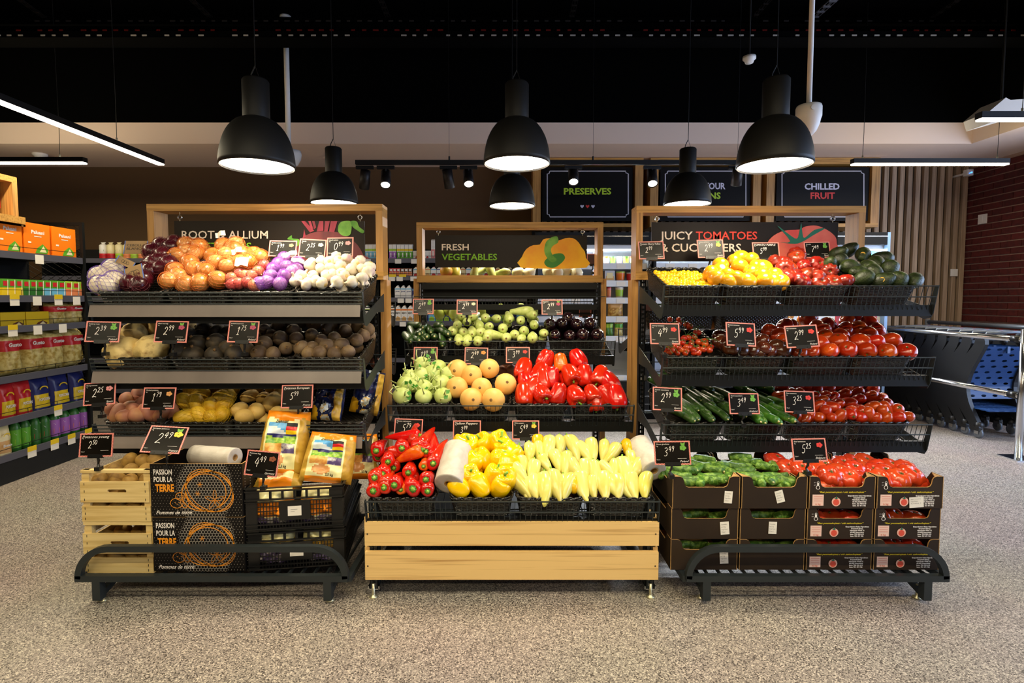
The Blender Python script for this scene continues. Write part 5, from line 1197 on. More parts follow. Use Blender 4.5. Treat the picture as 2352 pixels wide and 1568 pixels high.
pm('roll_white', '#c9c2b8', .5, noise2=(30, '#b8b0a4', .45, .7), bump=(40, .15, (1, 1, 4)))
def bag_roll(c, d, r, L, label):
    t = thing('bag_roll', c, label, 'bag roll', 'white plastic bag rolls'); M = rotm(d)
    rings = [(r * .33, L / 2)] + [(r * (.4 + .6 * i / 5), L / 2 + (.0012 if i % 2 else 0)) for i in range(5)] + [(r * .98, L / 2), (r, L / 2 - .004)]
    link('film', MB().lathe([(r * .33, -L / 2), (r, -L / 2)] + [(r * (1 + .012 * math.sin(i * 2.1)), -L / 2 + L * i / 9) for i in range(1, 9)] + rings[::-1] + [(r * .33, -L / 2)], 36, M).mesh('film', ['roll_white'], True), t, Matrix.Identity(4))
    link('core', MB().lathe([(r * .325, -L / 2), (r * .325, L / 2), (r * .27, L / 2), (r * .27, -L / 2 + .01)], 20, M).mesh('core', ['cardboard'], True), t, Matrix.Identity(4))
bag_roll(at(493, 1047, 2.30), (.95, -.3, .03), .042, .225, 'white plastic bag roll lying on the black carton')
p = at(1042, 1070, 2.34); bag_roll(p, (-.12, -.8, -.5), .064, .2, 'white plastic bag roll between the red and the yellow peppers')
p = at(1484, 1050, 2.42); bag_roll(p, (.16, -.85, -.4), .057, .18, 'white plastic bag roll at the right end of the pale peppers')

# ---- plastic crates with potato bags
def plastic_crate(M, label, W=.395, D=.52, H=.168, bent=0):
    t = thing('plastic_crate', (0, 0, 0), label, 'crate', 'black plastic crates'); t.matrix_basis = M
    I = Matrix.Identity(4); L = lambda n, m, mat='black_plastic': link(n, m.mesh(n, [mat]), t, I)
    for a, b, th in ((.985, 1, .011), (.90, .93, .006), (.70, .73, .008), (.645, .66, .005), (.10, .125, .006), (.0, .03, .006)):
        g = MB()
        g.box(-th * .3, W + th * .3, -th, .004, H * a, H * b).box(-th * .3, W + th * .3, D - .004, D + th, H * a, H * b).box(-th, .004, 0, D, H * a, H * b).box(W - .004, W + th, 0, D, H * a, H * b); L('rim', g)
    for x in (0, W - .045):
        for y in (0, D - .01): L('corner_post', MB().box(x, x + .045, y, y + .01, 0, H))
    for x in (0, W - .01):
        for y in (.01, D - .045): L('corner_post', MB().box(x, x + .01, y, y + .035, 0, H))
    g = MB()
    for i in range(7): x = .05 + (W - .1) * i / 6; g.box(x - .005, x + .005, 0, .005, H * .73, H * .9)
    for i in range(25): x = .045 + (W - .09) * i / 24; g.box(x - .0014, x + .0014, 0, .004, 0, H * .645)
    for k in range(4): g.box(.045, W - .045, 0, .004, H * (.2 + k * .11), H * (.215 + k * .11))
    for i in range(34):
        y = .045 + (D - .09) * i / 33
        for x in (0, W - .004): g.box(x, x + .004, y - .0014, y + .0014, 0, H * .66)
    for k in range(4):
        for x in (0, W - .004): g.box(x, x + .004, .045, D - .045, H * (.2 + k * .11), H * (.215 + k * .11))
    L('lattice', g)
    L('plate', MB().box(W * .34, W * .66, -.003, .004, H * .2, H * .645)); L('floor_grid', MB().box(0, W, 0, D, 0, .004))
    a = MB().box(W * .43, W * .57, -.0045, -.003, H * .3, H * .53); L('paper_label', a, 'paper_white')
    L('lettering', MB().ribbon([(W * .46, H * .45), (W * .53, H * .452)], .0015, lambda a, b: (a, -.005, b)).ribbon([(W * .46, H * .4), (W * .5, H * .4)], .0012, lambda a, b: (a, -.005, b)), 'print_grey')
    return t
yaw = R(8)
c0 = at(571, 1300, 2.215); CZ = [at(680, y, 2.23).z for y in (1306, 1214, 1118)]
CR = Matrix.Translation((c0.x, 2.215, CZ[0])) @ Matrix.Rotation(yaw, 4, 'Z')
plastic_crate(CR, 'black lattice plastic crate of potato bags, lower of two stacked', H=CZ[1] - CZ[0] - .001)
CR2 = Matrix.Translation((c0.x - .004, 2.212, CZ[1])) @ Matrix.Rotation(R(8.6), 4, 'Z')
plastic_crate(CR2, 'black lattice plastic crate of potato bags, upper of two stacked', H=CZ[2] - CZ[1])
pm('bag_orange', '#ef8a14', .3, bump=(30, .4)); pm('bag_cream', '#efe6a8', .3, bump=(25, .25)); pm('bag_sky', '#5aa8dc', .3); pm('bag_cloud', '#dfe6e8', .3); pm('bag_hill', '#5f9b2e', .3, noise2=(60, '#a8c84a', .4, .6)); pm('bag_ridge', '#2c2c66', .3); pm('bag_slices', '#f0b860', .3, noise2=(50, '#d88a3c', .4, .65)); pm('bag_dark', '#5a4a78', .3, noise2=(40, '#e8e0d0', .5, .7)); pm('bag_net', '#c8a03c', .4, noise2=(22, '#a87c1e', .4, .7), bump=(45, .6)); pm('bag_spud', '#d89a5c', .35, noise2=(14, '#b8743c', .4, .7)); pm('flag_red', '#d01c1c', .3); pm('flag_gold', '#f2c40f', .3); pm('bag_blue', '#141a3c', .22, noise2=(30, '#222c58', .4, .7), bump=(22, .5)); pm('bag_gold', '#e8ae1c', .25); pm('bag_pale', '#dfe3e0', .25, noise2=(60, '#e0b040', .5, .6))
GB = ['bag_net', 'bag_orange', 'bag_cream', 'bag_sky', 'bag_cloud', 'bag_hill', 'bag_ridge', 'bag_slices', 'bag_dark', 'bag_spud', 'print_black', 'flag_red', 'flag_gold']
def german(u, v):
    if v > .84 + .03 * math.sin(u * 9): return 1
    if u < .1 or u > .82: return 0
    if v < .08: return 1
    if u < .17 or u > .76: return 2
    if v > .78: return 2 if u < .3 else 2
    if v > .62:
        if u > .52: return 10 if v > .73 else 11 if v > .68 else 12
        return 3 if v > .70 + .05 * math.sin(u * 8) else 4
    if v > .575 + .02 * math.sin(u * 12): return 6
    if v > .46: return 5
    if v > .33: return 7 if u < .5 else 8
    if (u - .4) ** 2 / .035 + (v - .22) ** 2 / .009 < 1: return 9
    return 2
BB = ['bag_blue', 'bag_gold', 'bag_pale', 'bag_net', 'bag_cloud']
def bluebag(u, v):
    if u > .72 and u < .97 and v < .95: return 3
    if (u - .03) ** 2 / .05 + (v - .1) ** 2 / .045 < 1: return 1
    if ((u - .45) * .75 + (v - .25) * .5) ** 2 / .018 + ((v - .25) * .75 - (u - .45) * .5) ** 2 / .009 < 1: return 2
    if v > .9: return 4 if abs(u - .55) < .2 else 0
    if (u - .5) ** 2 / .03 + (v - .03) ** 2 / .004 < 1: return 2
    return 0
def bag(M, W, H, D, pal, fn, label, name='potato_bag', seed=0, group='', texts=()):
    nu, nv = 26, 34; V, F, mi = [], [], []
    def pt(u, v, s):
        e = max((1 - (2 * u - 1) ** 4) * (1 - abs(2 * v - 1) ** 5), 0) ** .5; q = noise.noise(Vector((u * 5, v * 6, seed * 3 + s))) * .022 + noise.noise(Vector((u * 13, v * 15, seed + s * 5))) * .006
        w = W * (1 - .12 * v * v); return Vector(((u - .5) * w, -s * (D / 2 * e + q * e), v * H))
    for s in (1, -1):
        b0 = len(V)
        for j in range(nv + 1):
            for i in range(nu + 1): V.append(pt(i / nu, j / nv, s))
        for j in range(nv):
            for i in range(nu):
                a = b0 + j * (nu + 1) + i; q = (a, a + 1, a + nu + 2, a + nu + 1); F.append(q if s > 0 else q[::-1]); u, v = (i + .5) / nu, (j + .5) / nv; mi.append(fn(u if s > 0 else 1 - u, v))
    me = bpy.data.meshes.new('film'); me.from_pydata(V, [], F)
    for m in pal: me.materials.append(MATS[m])
    me.polygons.foreach_set('material_index', mi); me.polygons.foreach_set('use_smooth', [True] * len(F)); me.update()
    t = thing(name, (0, 0, 0), label, 'potato bag', group); t.matrix_basis = M
    link('film', me, t, Matrix.Identity(4))
    for (tx, u, v, h, mat, sh) in texts:
        link('lettering', MB().text(tx, u, v, h, lambda a, b: pt(a, b, 1) + Vector((0, -.0015, 0)), shear=sh, bold=.03, width=None).mesh('lettering', [mat]), t, Matrix.Identity(4))
    return t
def bag_at(px, py, Y, tilt, yaw_, roll=0): p = at(px, py, Y); return Matrix.Translation(p) @ Matrix.Rotation(R(yaw_), 4, 'Z') @ Matrix.Rotation(R(roll), 4, 'Y') @ Matrix.Rotation(R(tilt), 4, 'X')
gG = 'yellow and orange potato bags'; TX = [('Ziemniaki', .28, .79, .05, 'print_black', .3), ('2,5 kg', .5, .11, .045, 'print_black', 0)]
bag(bag_at(643, 1092, 2.36, -22, 6, 4), .215, .29, .1, GB, german, 'tall potato bag with a landscape print standing behind the crate edge', seed=1, group=gG, texts=TX)
bag(bag_at(746, 1108, 2.32, -28, 8, 8), .225, .22, .1, GB, german, 'potato bag reading 2,5 kg leaning in the upper plastic crate', seed=2, group=gG, texts=TX)
bag(bag_at(822, 1100, 2.5, -25, 30, 10), .2, .22, .1, GB, german, 'potato bag at the right corner of the upper plastic crate', seed=3, group=gG, texts=TX)
bag(bag_at(636, 1118, 2.30, -75, 5, 2), .2, .2, .08, GB, german, 'potato bag lying flat under the tall one with its orange end up', seed=4, group=gG)
for i, (u, z, lab) in enumerate(((.10, .318, 'orange potato bag seen through the left lattice of the upper crate'), (.29, .318, 'orange potato bag seen through the right lattice of the upper crate'), (.10, .149, 'yellow potato bag seen through the left lattice of the lower crate'), (.29, .149, 'yellow potato bag seen through the right lattice of the lower crate'))):
    M = (CR2 if z > .3 else CR) @ Matrix.Translation((u, .062, .006))
    bag(M, .17, .15, .1, GB, (lambda u, v: 1 if v > .25 and v < .75 else 8 if v < .25 else 2) if z > .3 else (lambda u, v: 2 if v > .72 else 0 if v > .4 else 8), lab, seed=5 + i, group=gG)
bag(bag_at(748, 965, 2.58, -30, 0, 3), .15, .21, .08, BB, bluebag, 'dark blue potato bag with a netted window, in front of another', seed=9, group='dark blue potato bags', texts=[('b', .42, .56, .06, 'print_white', 0), ('les belles', .34, .5, .025, 'bag_gold', 0)])
bag(bag_at(835, 950, 2.72, -20, 15, 14), .15, .23, .08, BB, bluebag, 'dark blue potato bag behind the one with the netted window', seed=10, group='dark blue potato bags')

# ---- cardboard boxes on the tomato stand
pm('box_brown', '#2a1e12', .7, spec=.25, noise2=(4, '#332617', .4, .7)); pm('stamp_pink', '#f0c9b8', .7); pm('stamp_red', '#d88070', .7); pm('logo_red', '#e0523a', .6); pm('logo_pale', '#f0b8a4', .6)
def notch(W, H, d=.54):
    a, b = W * .17, W * .83; lo = H * (1 - d * .62)
    return [(0, 0), (W, 0), (W, H)] + [(b + .02, H), (b + .008, H - .004), (b + .002, H - .014), (b - .001, lo + .014), (b - .007, lo + .004), (b - .018, lo)] + [(a + .018, lo), (a + .007, lo + .004), (a + .001, lo + .014), (a - .002, H - .014), (a - .008, H - .004), (a - .02, H)] + [(0, H)]
def produce_box(x0, x1, z0, y0, label, printed, sticker, H=.128, D=.39, group=''):
    W = x1 - x0; t = thing('produce_box', ((x0 + x1) / 2, y0 + D / 2, z0), label, 'cardboard box', group); k = .005
    for yy in (y0, y0 + D - k):
        o = MB().prism(notch(W, H), yy, yy + k, lambda a, b, d: (x0 + a, d, z0 + b)).build('end_panel', ['box_brown', 'cardboard'], t)
        for p in o.data.polygons:
            if abs(p.normal.y) < .5 and (abs(p.center.x - x0) > .002 and abs(p.center.x - x1) > .002): p.material_index = 1
    side = [(k, 0), (D - k, 0), (D - k, H), (D - .06, H), (D - .085, H * .74), (.085, H * .74), (.06, H), (k, H)]
    for xx in (x0, x1 - k):
        o = MB().prism(side, xx, xx + k, lambda a, b, d: (d, y0 + a, z0 + b)).build('side_panel', ['box_brown', 'cardboard'], t)
        for p in o.data.polygons:
            if abs(p.normal.x) < .5: p.material_index = 1
    for xx, s in ((x0 + k, 1), (x1 - k, -1)):
        MB().prism([(0, 0), (.028 * s, 0), (0, .05)], z0 + H - .005, z0 + H - .001, lambda a, b, d: (xx + a, y0 + k + b, d)).build('corner_flap', 'cardboard', t)
    MB().box(x0 + k, x1 - k, y0 + k, y0 + D - k, z0, z0 + .005).build('bottom', 'cardboard', t)
    MB().box(x0 - .0005, x0 + .002, y0 - .0006, y0 + .001, z0, z0 + H - .002).box(x1 - .002, x1 + .0005, y0 - .0006, y0 + .001, z0, z0 + H - .002).build('raw_edge', 'cardboard', t)
    f = lambda a, b: (x0 + a * W, y0 - .001, z0 + b * H)
    if printed:
        MB().text('“Raz posmakujesz i się zakochujesz”', .15, .495, .05, f, shear=.4, bold=.02, width=.71).build('lettering', 'print_yellow', t)
        b = MB()
        for i, s in enumerate(('Gospodarstwo Rolno-Ogrodnicze', 'Krzysztof Zimny', 'Niemiecka Wieś 12', '62-052 Iwanowice', 'kom. 722 900 610', 'kom. 721 471 762')): b.text(s, .765, .385 - i * .062, .04, f, 'c', bold=.06, width=(.36, .18, .22, .21, .21, .2)[i])
        b.text('10°C', .065, .8, .03, f, width=.035).text('15°C', .065, .72, .03, f, width=.035)
        b.ribbon([(.128 + .028 * math.cos(i * .524), .66 + .055 * math.sin(i * .524)) for i in range(13)], .009, f); b.ribbon([(.128, .72), (.128, .80)], .018, f); b.ribbon([(.116, .71), (.116, .84), (.128, .86), (.14, .84), (.14, .71)], .007, f)
        b.build('lettering', 'print_white', t)
        MB().add([f(*p) for p in ((.05, .09), (.22, .09), (.22, .44), (.05, .44))], [(0, 1, 2, 3)]).build('stamp', 'stamp_pink', t)
        h = lambda a, b: (x0 + a * W, y0 - .0016, z0 + b * H)
        c = MB()
        for r_ in range(3): c.ribbon([(.07, .38 - r_ * .07), (.2, .38 - r_ * .07)], .012, h)
        c.text('6 kg', .135, .115, .06, h, 'c', bold=.03, width=.08).build('stamp_print', 'stamp_red', t)
        MB().add([h(.41 + .068 * math.cos(i * .3927), .215 + .14 * math.sin(i * .3927)) for i in range(16)], [tuple(range(16))]).build('logo', 'logo_pale', t)
        h2 = lambda a, b: (x0 + a * W, y0 - .002, z0 + b * H)
        MB().add([h2(.41 + .046 * math.cos(i * .3927), .2 + .1 * math.sin(i * .3927)) for i in range(16)], [tuple(range(16))]).build('logo', 'logo_red', t)
        MB().add([h2(*p) for p in ((.37, .34), (.4, .33), (.41, .4), (.425, .33), (.455, .345), (.42, .3), (.4, .3))], [tuple(range(7))]).build('logo', 'print_calyx', t)
    if sticker:
        sx, sy, ang, w, h_ = sticker; Ms = Matrix.Translation((x0 + sx * W, y0 - .002, z0 + sy * H)) @ Matrix.Rotation(R(ang), 4, 'Y')
        o = MB().box(-w / 2, w / 2, 0, .0008, -h_ / 2, h_ / 2, Ms).build('sticker', 'paper_white', t)
        b = MB(); fs = lambda a, c: Ms @ Vector((a, -.0004, c))
        for i, s in enumerate(('Cucumber', 'net 5 kg', 'Origin Poland', 'Class I') if not printed else ('BEEF TOMATO', 'Origin: Belgium', 'Class I')): b.text(s, -w * .4, h_ * .26 - i * h_ * .2, min(h_ * .11, .006), fs, width=w * (.5 if i % 2 else .7))
        b.build('lettering', 'print_grey', t)
BXY = 2.215
BZ = [at(1850, y, BXY).z for y in (1308, 1238, 1167, 1093)]
cols = ((1541, 1694), (1699, 1848), (1853, 2003), (2008, 2158))
pos_ = ('bottom', 'middle', 'top')
ST = {(0, 2): (.83, .36, 4, .034, .052), (1, 2): (.58, .38, -15, .034, .052), (0, 1): (.80, .36, -5, .037, .055), (1, 1): (.5, .37, 2, .034, .052), (0, 0): (.8, .42, -3, .036, .055)}
for ci, (a, b) in enumerate(cols):
    x0, x1 = at(a, 1240, BXY).x, at(b, 1240, BXY).x
    for r_ in range(3):
        lab = ('plain brown gherkin box in the column next to the bag roll, ', 'plain brown gherkin box beside the tomato boxes, ', 'printed tomato box beside the plain brown boxes, ', 'printed tomato box in the outermost column, ')[ci] + pos_[r_] + ' of three'
        produce_box(x0 + .0015 * r_, x1 + .0015 * r_, BZ[r_], BXY + (0, .003, -.002)[r_], lab, ci > 1, (.6, .2, -4, .06, .045) if (ci, r_) == (3, 2) else ST.get((ci, r_)), H=BZ[r_ + 1] - BZ[r_] - .0015, group='plain gherkin boxes' if ci < 2 else 'printed tomato boxes')
        if r_ < 2:
            for i in range(3):
                p = Vector((x0 + .07 + i * .075, BXY + .06 + .02 * (i % 2), BZ[r_] + .062))
                if ci < 2: put('gherkin', p + Vector((0, 0, .015)), (1, .3, 0), label='gherkin in the dark slot of a lower plain box', cat='cucumber', group='gherkins in the lower boxes')
                else: put('beef', p + Vector((0, .01, .0)), Vector((0, -.3, 1)) + jit(.3), s=.85, label='beef tomato in the slot of a lower printed box', cat='tomato', group='beef tomatoes in the lower boxes')
def flatpile(k, L, label, cat, grp, s, zj=.02):
    words = place_words(L, 16)
    for i, q in enumerate(L):
        p = on_plane(q[0], q[1], *SL['RB']); lim = 2.262 if k == 'gherkin' else 2.285
        if p.y < lim: p = at(q[0], q[1], lim + .012); p.z = max(p.z, BZ[3] - .042)
        a = R(q[2]) if len(q) > 2 else 0
        d = Vector((math.cos(a), math.sin(a) * 1.4, random.uniform(-.1, .1))) if len(q) > 2 else Vector((random.uniform(-.4, .4), -.5, 1))
        put(k, p + Vector((0, 0, random.uniform(-zj, .006))), d, s=s * random.uniform(.92, 1.1), label=label + words[i], cat=cat, group=grp)
SL['RB'] = ((2.26, BZ[3] - .035), (2.58, BZ[3] - .015))
flatpile('gherkin', spots('Q', [570,510,25, 770,450,-25, 790,380,80, 650,570,35, 410,640,-10, 500,610,0, 880,560,-35, 670,660,30, 720,720,60, 870,660,0, 530,720,-15, 900,730,-5, 960,760,15, 840,500,50, 600,430,0, 780,800,30, 560,800,0, 290,600,20, 400,560,0, 610,770,10, 480,540,15, 1000,690,30, 700,500,-20], 3), 'bumpy green gherkin in the box beside the bag roll', 'cucumber', 'gherkins in the first open box', 1.05)
flatpile('gherkin', spots('Q', [980,520,-55, 1170,500,-30, 1060,490,20, 1270,430,-10, 1390,450,-20, 1330,560,5, 1390,620,5, 1190,610,-60, 1280,490,-20, 1560,520,-35, 1640,560,-25, 1600,720,-70, 1680,650,-15, 1510,770,80, 1340,690,-15, 1420,720,-20, 1770,760,-30, 1750,820,15, 1940,810,35, 1720,540,60, 1760,620,-10, 1780,690,-20, 1110,620,70, 1700,700,0, 1500,660,10, 1620,800,20, 1450,800,-30, 1850,760,-20], 3), 'bumpy green gherkin in the box beside the beef tomatoes', 'cucumber', 'gherkins in the second open box', 1.05)
flatpile('beef', spots('Q', [1750,450, 1920,550, 2110,530, 2110,600]) + spots('R', [40,560, 140,590, 270,520, 440,540, 370,600, 520,700, 400,730, 770,780, 620,650, 560,780]), 'ribbed beef tomato in the box beside the gherkins', 'tomato', 'beef tomatoes in the first open box', .9)
flatpile('beef', spots('R', [690,490, 830,480, 1010,480, 1200,560, 1360,560, 1020,570, 1120,600, 850,610, 1480,700, 1640,690, 1740,750, 1280,620, 1400,740, 960,700, 1200,690, 1560,600]), 'ribbed beef tomato in the outermost box', 'tomato', 'beef tomatoes in the outermost open box', .9)

# ------------------------------------------------------------------ price cards
DIG = {'0': [[(.5, 1), (.15, .8), (.1, .3), (.4, 0), (.8, .25), (.85, .75), (.5, 1)]], '1': [[(.25, .75), (.6, 1), (.5, .5), (.42, 0)], [(.15, 0), (.75, .02)]], '2': [[(.15, .75), (.4, 1), (.75, .85), (.65, .5), (.1, .02), (.5, .08), (.95, 0)]],
       '3': [[(.15, .9), (.55, 1), (.75, .75), (.4, .55), (.75, .35), (.6, .05), (.1, .05)]], '4': [[(.55, 1), (.1, .4), (.9, .42)], [(.75, .8), (.6, 0)]], '5': [[(.9, 1), (.4, .97), (.3, .6), (.7, .55), (.75, .2), (.4, 0), (.1, .1)]],
       '7': [[(.1, .95), (.9, 1), (.45, .4), (.3, 0)]], '9': [[(.8, .85), (.5, 1), (.2, .8), (.35, .55), (.75, .65), (.8, .9), (.7, .4), (.45, 0)]]}
def digits(M, s, x, z, h, f, w):
    for ch in s:
        for st in DIG.get(ch, []): M.ribbon(cm2([(x + a * h * .5 + b * h * .12, z + b * h) for a, b in st], 4), w, f)
        x += h * .56
    return x
for n_, c_ in (('tan', '#d89a5a'), ('cream', '#e6d6b0'), ('pink', '#d88a8a'), ('purple', '#a83a5c'), ('yellow', '#e8c23c'), ('red', '#d8352a'), ('green', '#6aa83c'), ('brown', '#8a4a2c'), ('orange', '#e88a3c')): pm('pic_' + n_, c_, .5, noise2=(90, '#6a5040', .62, .8))
def card(x0, y0, x1, y1, Y, name, pr, dec, org, pic, roll=0.0, tilt=-14, yaw_=0, hand=False, back=False, stand=.05):
    c = at((x0 + x1) / 2, (y0 + y1) / 2, Y); sc = Y / FPX; w, h = (x1 - x0) * sc, (y1 - y0) * sc / math.cos(R(tilt))
    nm = name.lower().replace('kumato', 'brown').replace('palermo', 'pointed') if name else ''
    lab = ('dark price card with red checked edge, %s %s.%s' % (nm, pr, dec)) if not back else 'brown back of a price card ' + name
    t = thing('price_card', c - Vector((0, 0, h / 2 + stand)), lab, 'price card', 'checked price cards')
    M = Matrix.Translation((0, 0, h / 2 + stand)) @ Matrix.Rotation(R(yaw_), 4, 'Z') @ Matrix.Rotation(R(roll), 4, 'Y') @ Matrix.Rotation(R(tilt), 4, 'X')
    L = lambda n, m, mat: link(n, m.mesh(n, [mat]), t, M)
    L('board', MB().box(-w / 2, w / 2, 0, .002, -h / 2, h / 2), 'card_black' if not back else 'card_back')
    b = .0055; e = MB()
    for q in ((-w / 2, w / 2, h / 2 - b, h / 2), (-w / 2, w / 2, -h / 2, -h / 2 + b), (-w / 2, -w / 2 + b, -h / 2 + b, h / 2 - b), (w / 2 - b, w / 2, -h / 2 + b, h / 2 - b)): e.box(q[0], q[1], -.0008, .0026, q[2], q[3])
    L('border', e, 'gingham')
    if not back:
        f = lambda a, z: (a, -.0006, z); T = MB(); l = -w / 2 + .011
        T.text(name, l, h / 2 - .0155 - (.004 if hand else 0), .011 if hand else .0058, f, shear=.25 if hand else 0, width=(w * .8 if hand else min(w * .5, .0037 * len(name)))).text('kg' , l, h / 2 - .023, .0042, f, width=.006).text('Class I', l - .002, -h / 2 + .019, .0042, f, width=.014)
        ph = h * (.3 if hand else .36); q = digits(T, pr, -w * .24, -h * .14, ph, f, .0021); digits(T, dec, q + .001, -h * .14 + ph * .55, ph * .62, f, .0018)
        T.ribbon([(w * .14, -h * .24), (w * .38, -h * .24)], .0008, f)
        if org: T.text(org, w / 2 - .009, -h / 2 + .010, .0085, f, 'r', shear=.35, bold=-.005, width=min(w * .4, .0058 * len(org)))
        L('lettering', T, 'print_white')
        if pic:
            q = MB(); px_, pz = w * .3, h * .2
            for k in range(5): a = k * 1.256; r_ = h * .062; q.add([f(px_ + h * .085 * math.cos(a) + r_ * math.cos(i * .785), pz + h * .06 * math.sin(a) + r_ * .9 * math.sin(i * .785)) for i in range(8)], [tuple(range(8))])
            q.v = [(a, -.0006 - .00005 * i, z) for i, (a, y, z) in enumerate(q.v)]
            L('picture', q, 'pic_' + pic)
            if pic in ('purple', 'yellow', 'green'): L('picture', MB().add([f(px_ - h * .07, pz + h * .1), f(px_ + h * .07, pz + h * .1), f(px_ + h * .1, pz + h * .24), f(px_, pz + h * .19), f(px_ - h * .1, pz + h * .23)], [(0, 1, 2, 3, 4)]), 'pic_green')
    L('clip', MB().box(-w * .22, w * .22, -.004, .006, -h / 2 - .006, -h / 2 + .010).box(-w * .14, -w * .11, -.006, -.003, -h / 2 - .003, -h / 2 + .002).box(w * .11, w * .14, -.006, -.003, -h / 2 - .003, -h / 2 + .002), 'black_plastic')
    link('stem', MB().tube([(0, .003, stand + .004), (.001, .008, stand * .6), (-.004, .012, stand * .3), (0, .006, 0)], [.004, .0055, .004, .007], 6).box(-.011, .011, -.004, .02, -.012, .004).mesh('stem', ['black_plastic']), t, Matrix.Identity(4))
    return t
pm('card_back', '#5c4038', .6)
YL, YR = 2.43, 2.47
for a in ((618,552,681,589,2.70,'Shallot onion','1','99','Spain','tan',1), (687,549,748,591,2.70,'Garlic','2','35','Spain','cream',3), (751,545,811,590,2.70,'Garlic piece','0','99','Poland','pink',-1),
          (202,738,271,785,YL,'Celery root','2','39','Poland','green',2,-14,14), (356,737,431,786,YL,'Black turnip','2','99','Poland','purple',1), (524,737,594,786,YL,'Polish beetroot','1','75','Poland','purple',1),
          (195,878,263,929,YL,'Red potatoes','2','25','Spain','pink',-3,-14,8), (328,890,403,938,YL,'Washed potatoes','1','79','Germany','tan',0), (646,884,719,936,YL,'Potatoes European','5','99','France',None,-1,-14,0,True),
          (182,995,260,1048,2.2,'Potatoes young','2','50','',None,-1,-10,0,True), (338,984,420,1034,2.2,'European potatoes','2','49','France','yellow',6,-45,10), (564,1036,640,1092,2.19,'Potatoes bag','4','49','Germany','brown',5),
          (948,686,996,721,3.13,'Green zucchini','2','49','Spain','green',0), (1049,688,1097,721,3.13,'White zucchini','2','99','Spain','cream',0), (1244,688,1292,722,3.13,'Eggplant','2','99','Spain','purple',0),
          (950,797,1005,835,3.06,'Kohlrabi','1','49','Poland','green',0), (1067,798,1121,836,3.06,'Butternut squash','2','49','Spain','orange',1), (1162,797,1217,833,3.06,'Red peppers','3','99','Spain','red',0),
          (905,962,971,1008,2.63,'Palermo red peppers','5','79','','red',2), (1040,966,1105,1008,2.63,'Yellow Peppers','3','99','Spain',None,0,-14,0,True), (1176,966,1239,1008,2.63,'White peppers','5','49','Poland','yellow',0),
          (1467,554,1525,595,2.9,'Tomato Cherry Yellow','2','99','Spain',None,-1,-14,0,True), (1602,550,1662,592,2.9,'Yellow tomatoes','2','99','Spain','yellow',-1), (1729,556,1790,597,2.88,'TOMATO PURPLE','5','99','Poland',None,0,-14,0,True), (1848,555,1907,592,2.88,'Avocado','7','49','Spain','green',-1),
          (1493,742,1561,790,YR,'Cherry tomatoes','4','99','Spain','red',1), (1666,741,1737,794,YR,'Kumato tomatoes','5','99','Poland','red',3,-14,6), (1804,747,1879,797,YR,'Red tomatoes','2','99','Poland','red',-3),
          (1499,890,1567,942,YR,'Spanish cucumbers','2','99','Spain','green',3), (1673,903,1745,950,YR,'Short cucumbers','3','49','Ireland','green',1,-14,4), (1801,898,1871,947,YR,'Plum tomatoes','3','25','Poland','red',2),
          (1503,1013,1585,1066,2.2,'Short gherkins','3','49','Poland','green',-3,-12,-8), (1819,1007,1899,1058,2.21,'Beef tomatoes','5','25','Belgium','red',-1)):
    x0, y0, x1, y1, Y, nm, p1, p2, og, pc = a[:10]; card(x0, y0, x1, y1, Y, nm, p1, p2, og, pc, *a[10:14])
for i, (x0, y0, x1, y1, Y, w) in enumerate(((1464,692,1505,726,3.55,'beside the slotted upright of the tomato stand'), (1528,708,1580,728,3.5,'left of the grapefruits'), (1643,706,1693,726,3.5,'between two heaps of grapefruit'), (1758,708,1808,728,3.5,'near the brown tomatoes'), (1830,706,1862,726,3.5,'in front of the red panel'), (1348,583,1376,609,3.75,'beside the yellow pepper picture'), (1330,707,1358,728,3.75,'behind the aubergines'))): card(x0, y0, x1, y1, Y, w, '0', '0', '', None, 0, 10, back=True)

# ------------------------------------------------------------------ packaged goods
def col(name, h, rough=.35, **k):
    if name not in MATS: pm(name, h, rough, **k)
    return name
for n_, c_ in (('p_orange', '#ef7a12'), ('p_white', '#ece8e2'), ('p_yellow', '#e6c51e'), ('p_green', '#5aa52c'), ('p_lime', '#a8cc3c'), ('p_sky', '#6fb8dc'), ('p_violet', '#a060b8'), ('p_red', '#c8242c'), ('p_brown', '#6a3a20'), ('p_navy', '#20286a'), ('p_cream', '#e6d9a8'), ('p_tan', '#d8a868'), ('p_dark', '#1c1a1a'), ('p_pink', '#e08a8a'), ('p_deepgreen', '#2c6a28'), ('p_salmon', '#e88858'), ('p_silver', '#b8bcc4')): pm(n_, c_, .35, var=.05)
pm('snack_puffs', '#e0cf86', .35, noise2=(34, '#b89a44', .42, .62), bump=(40, .8)); pm('leafy', '#6a9a3a', .4, noise2=(40, '#2f5a20', .4, .6), bump=(40, .6)); pm('pasta_mix', '#dcb460', .4, noise2=(38, '#a8702c', .4, .6), bump=(40, .5))
_PR = {}
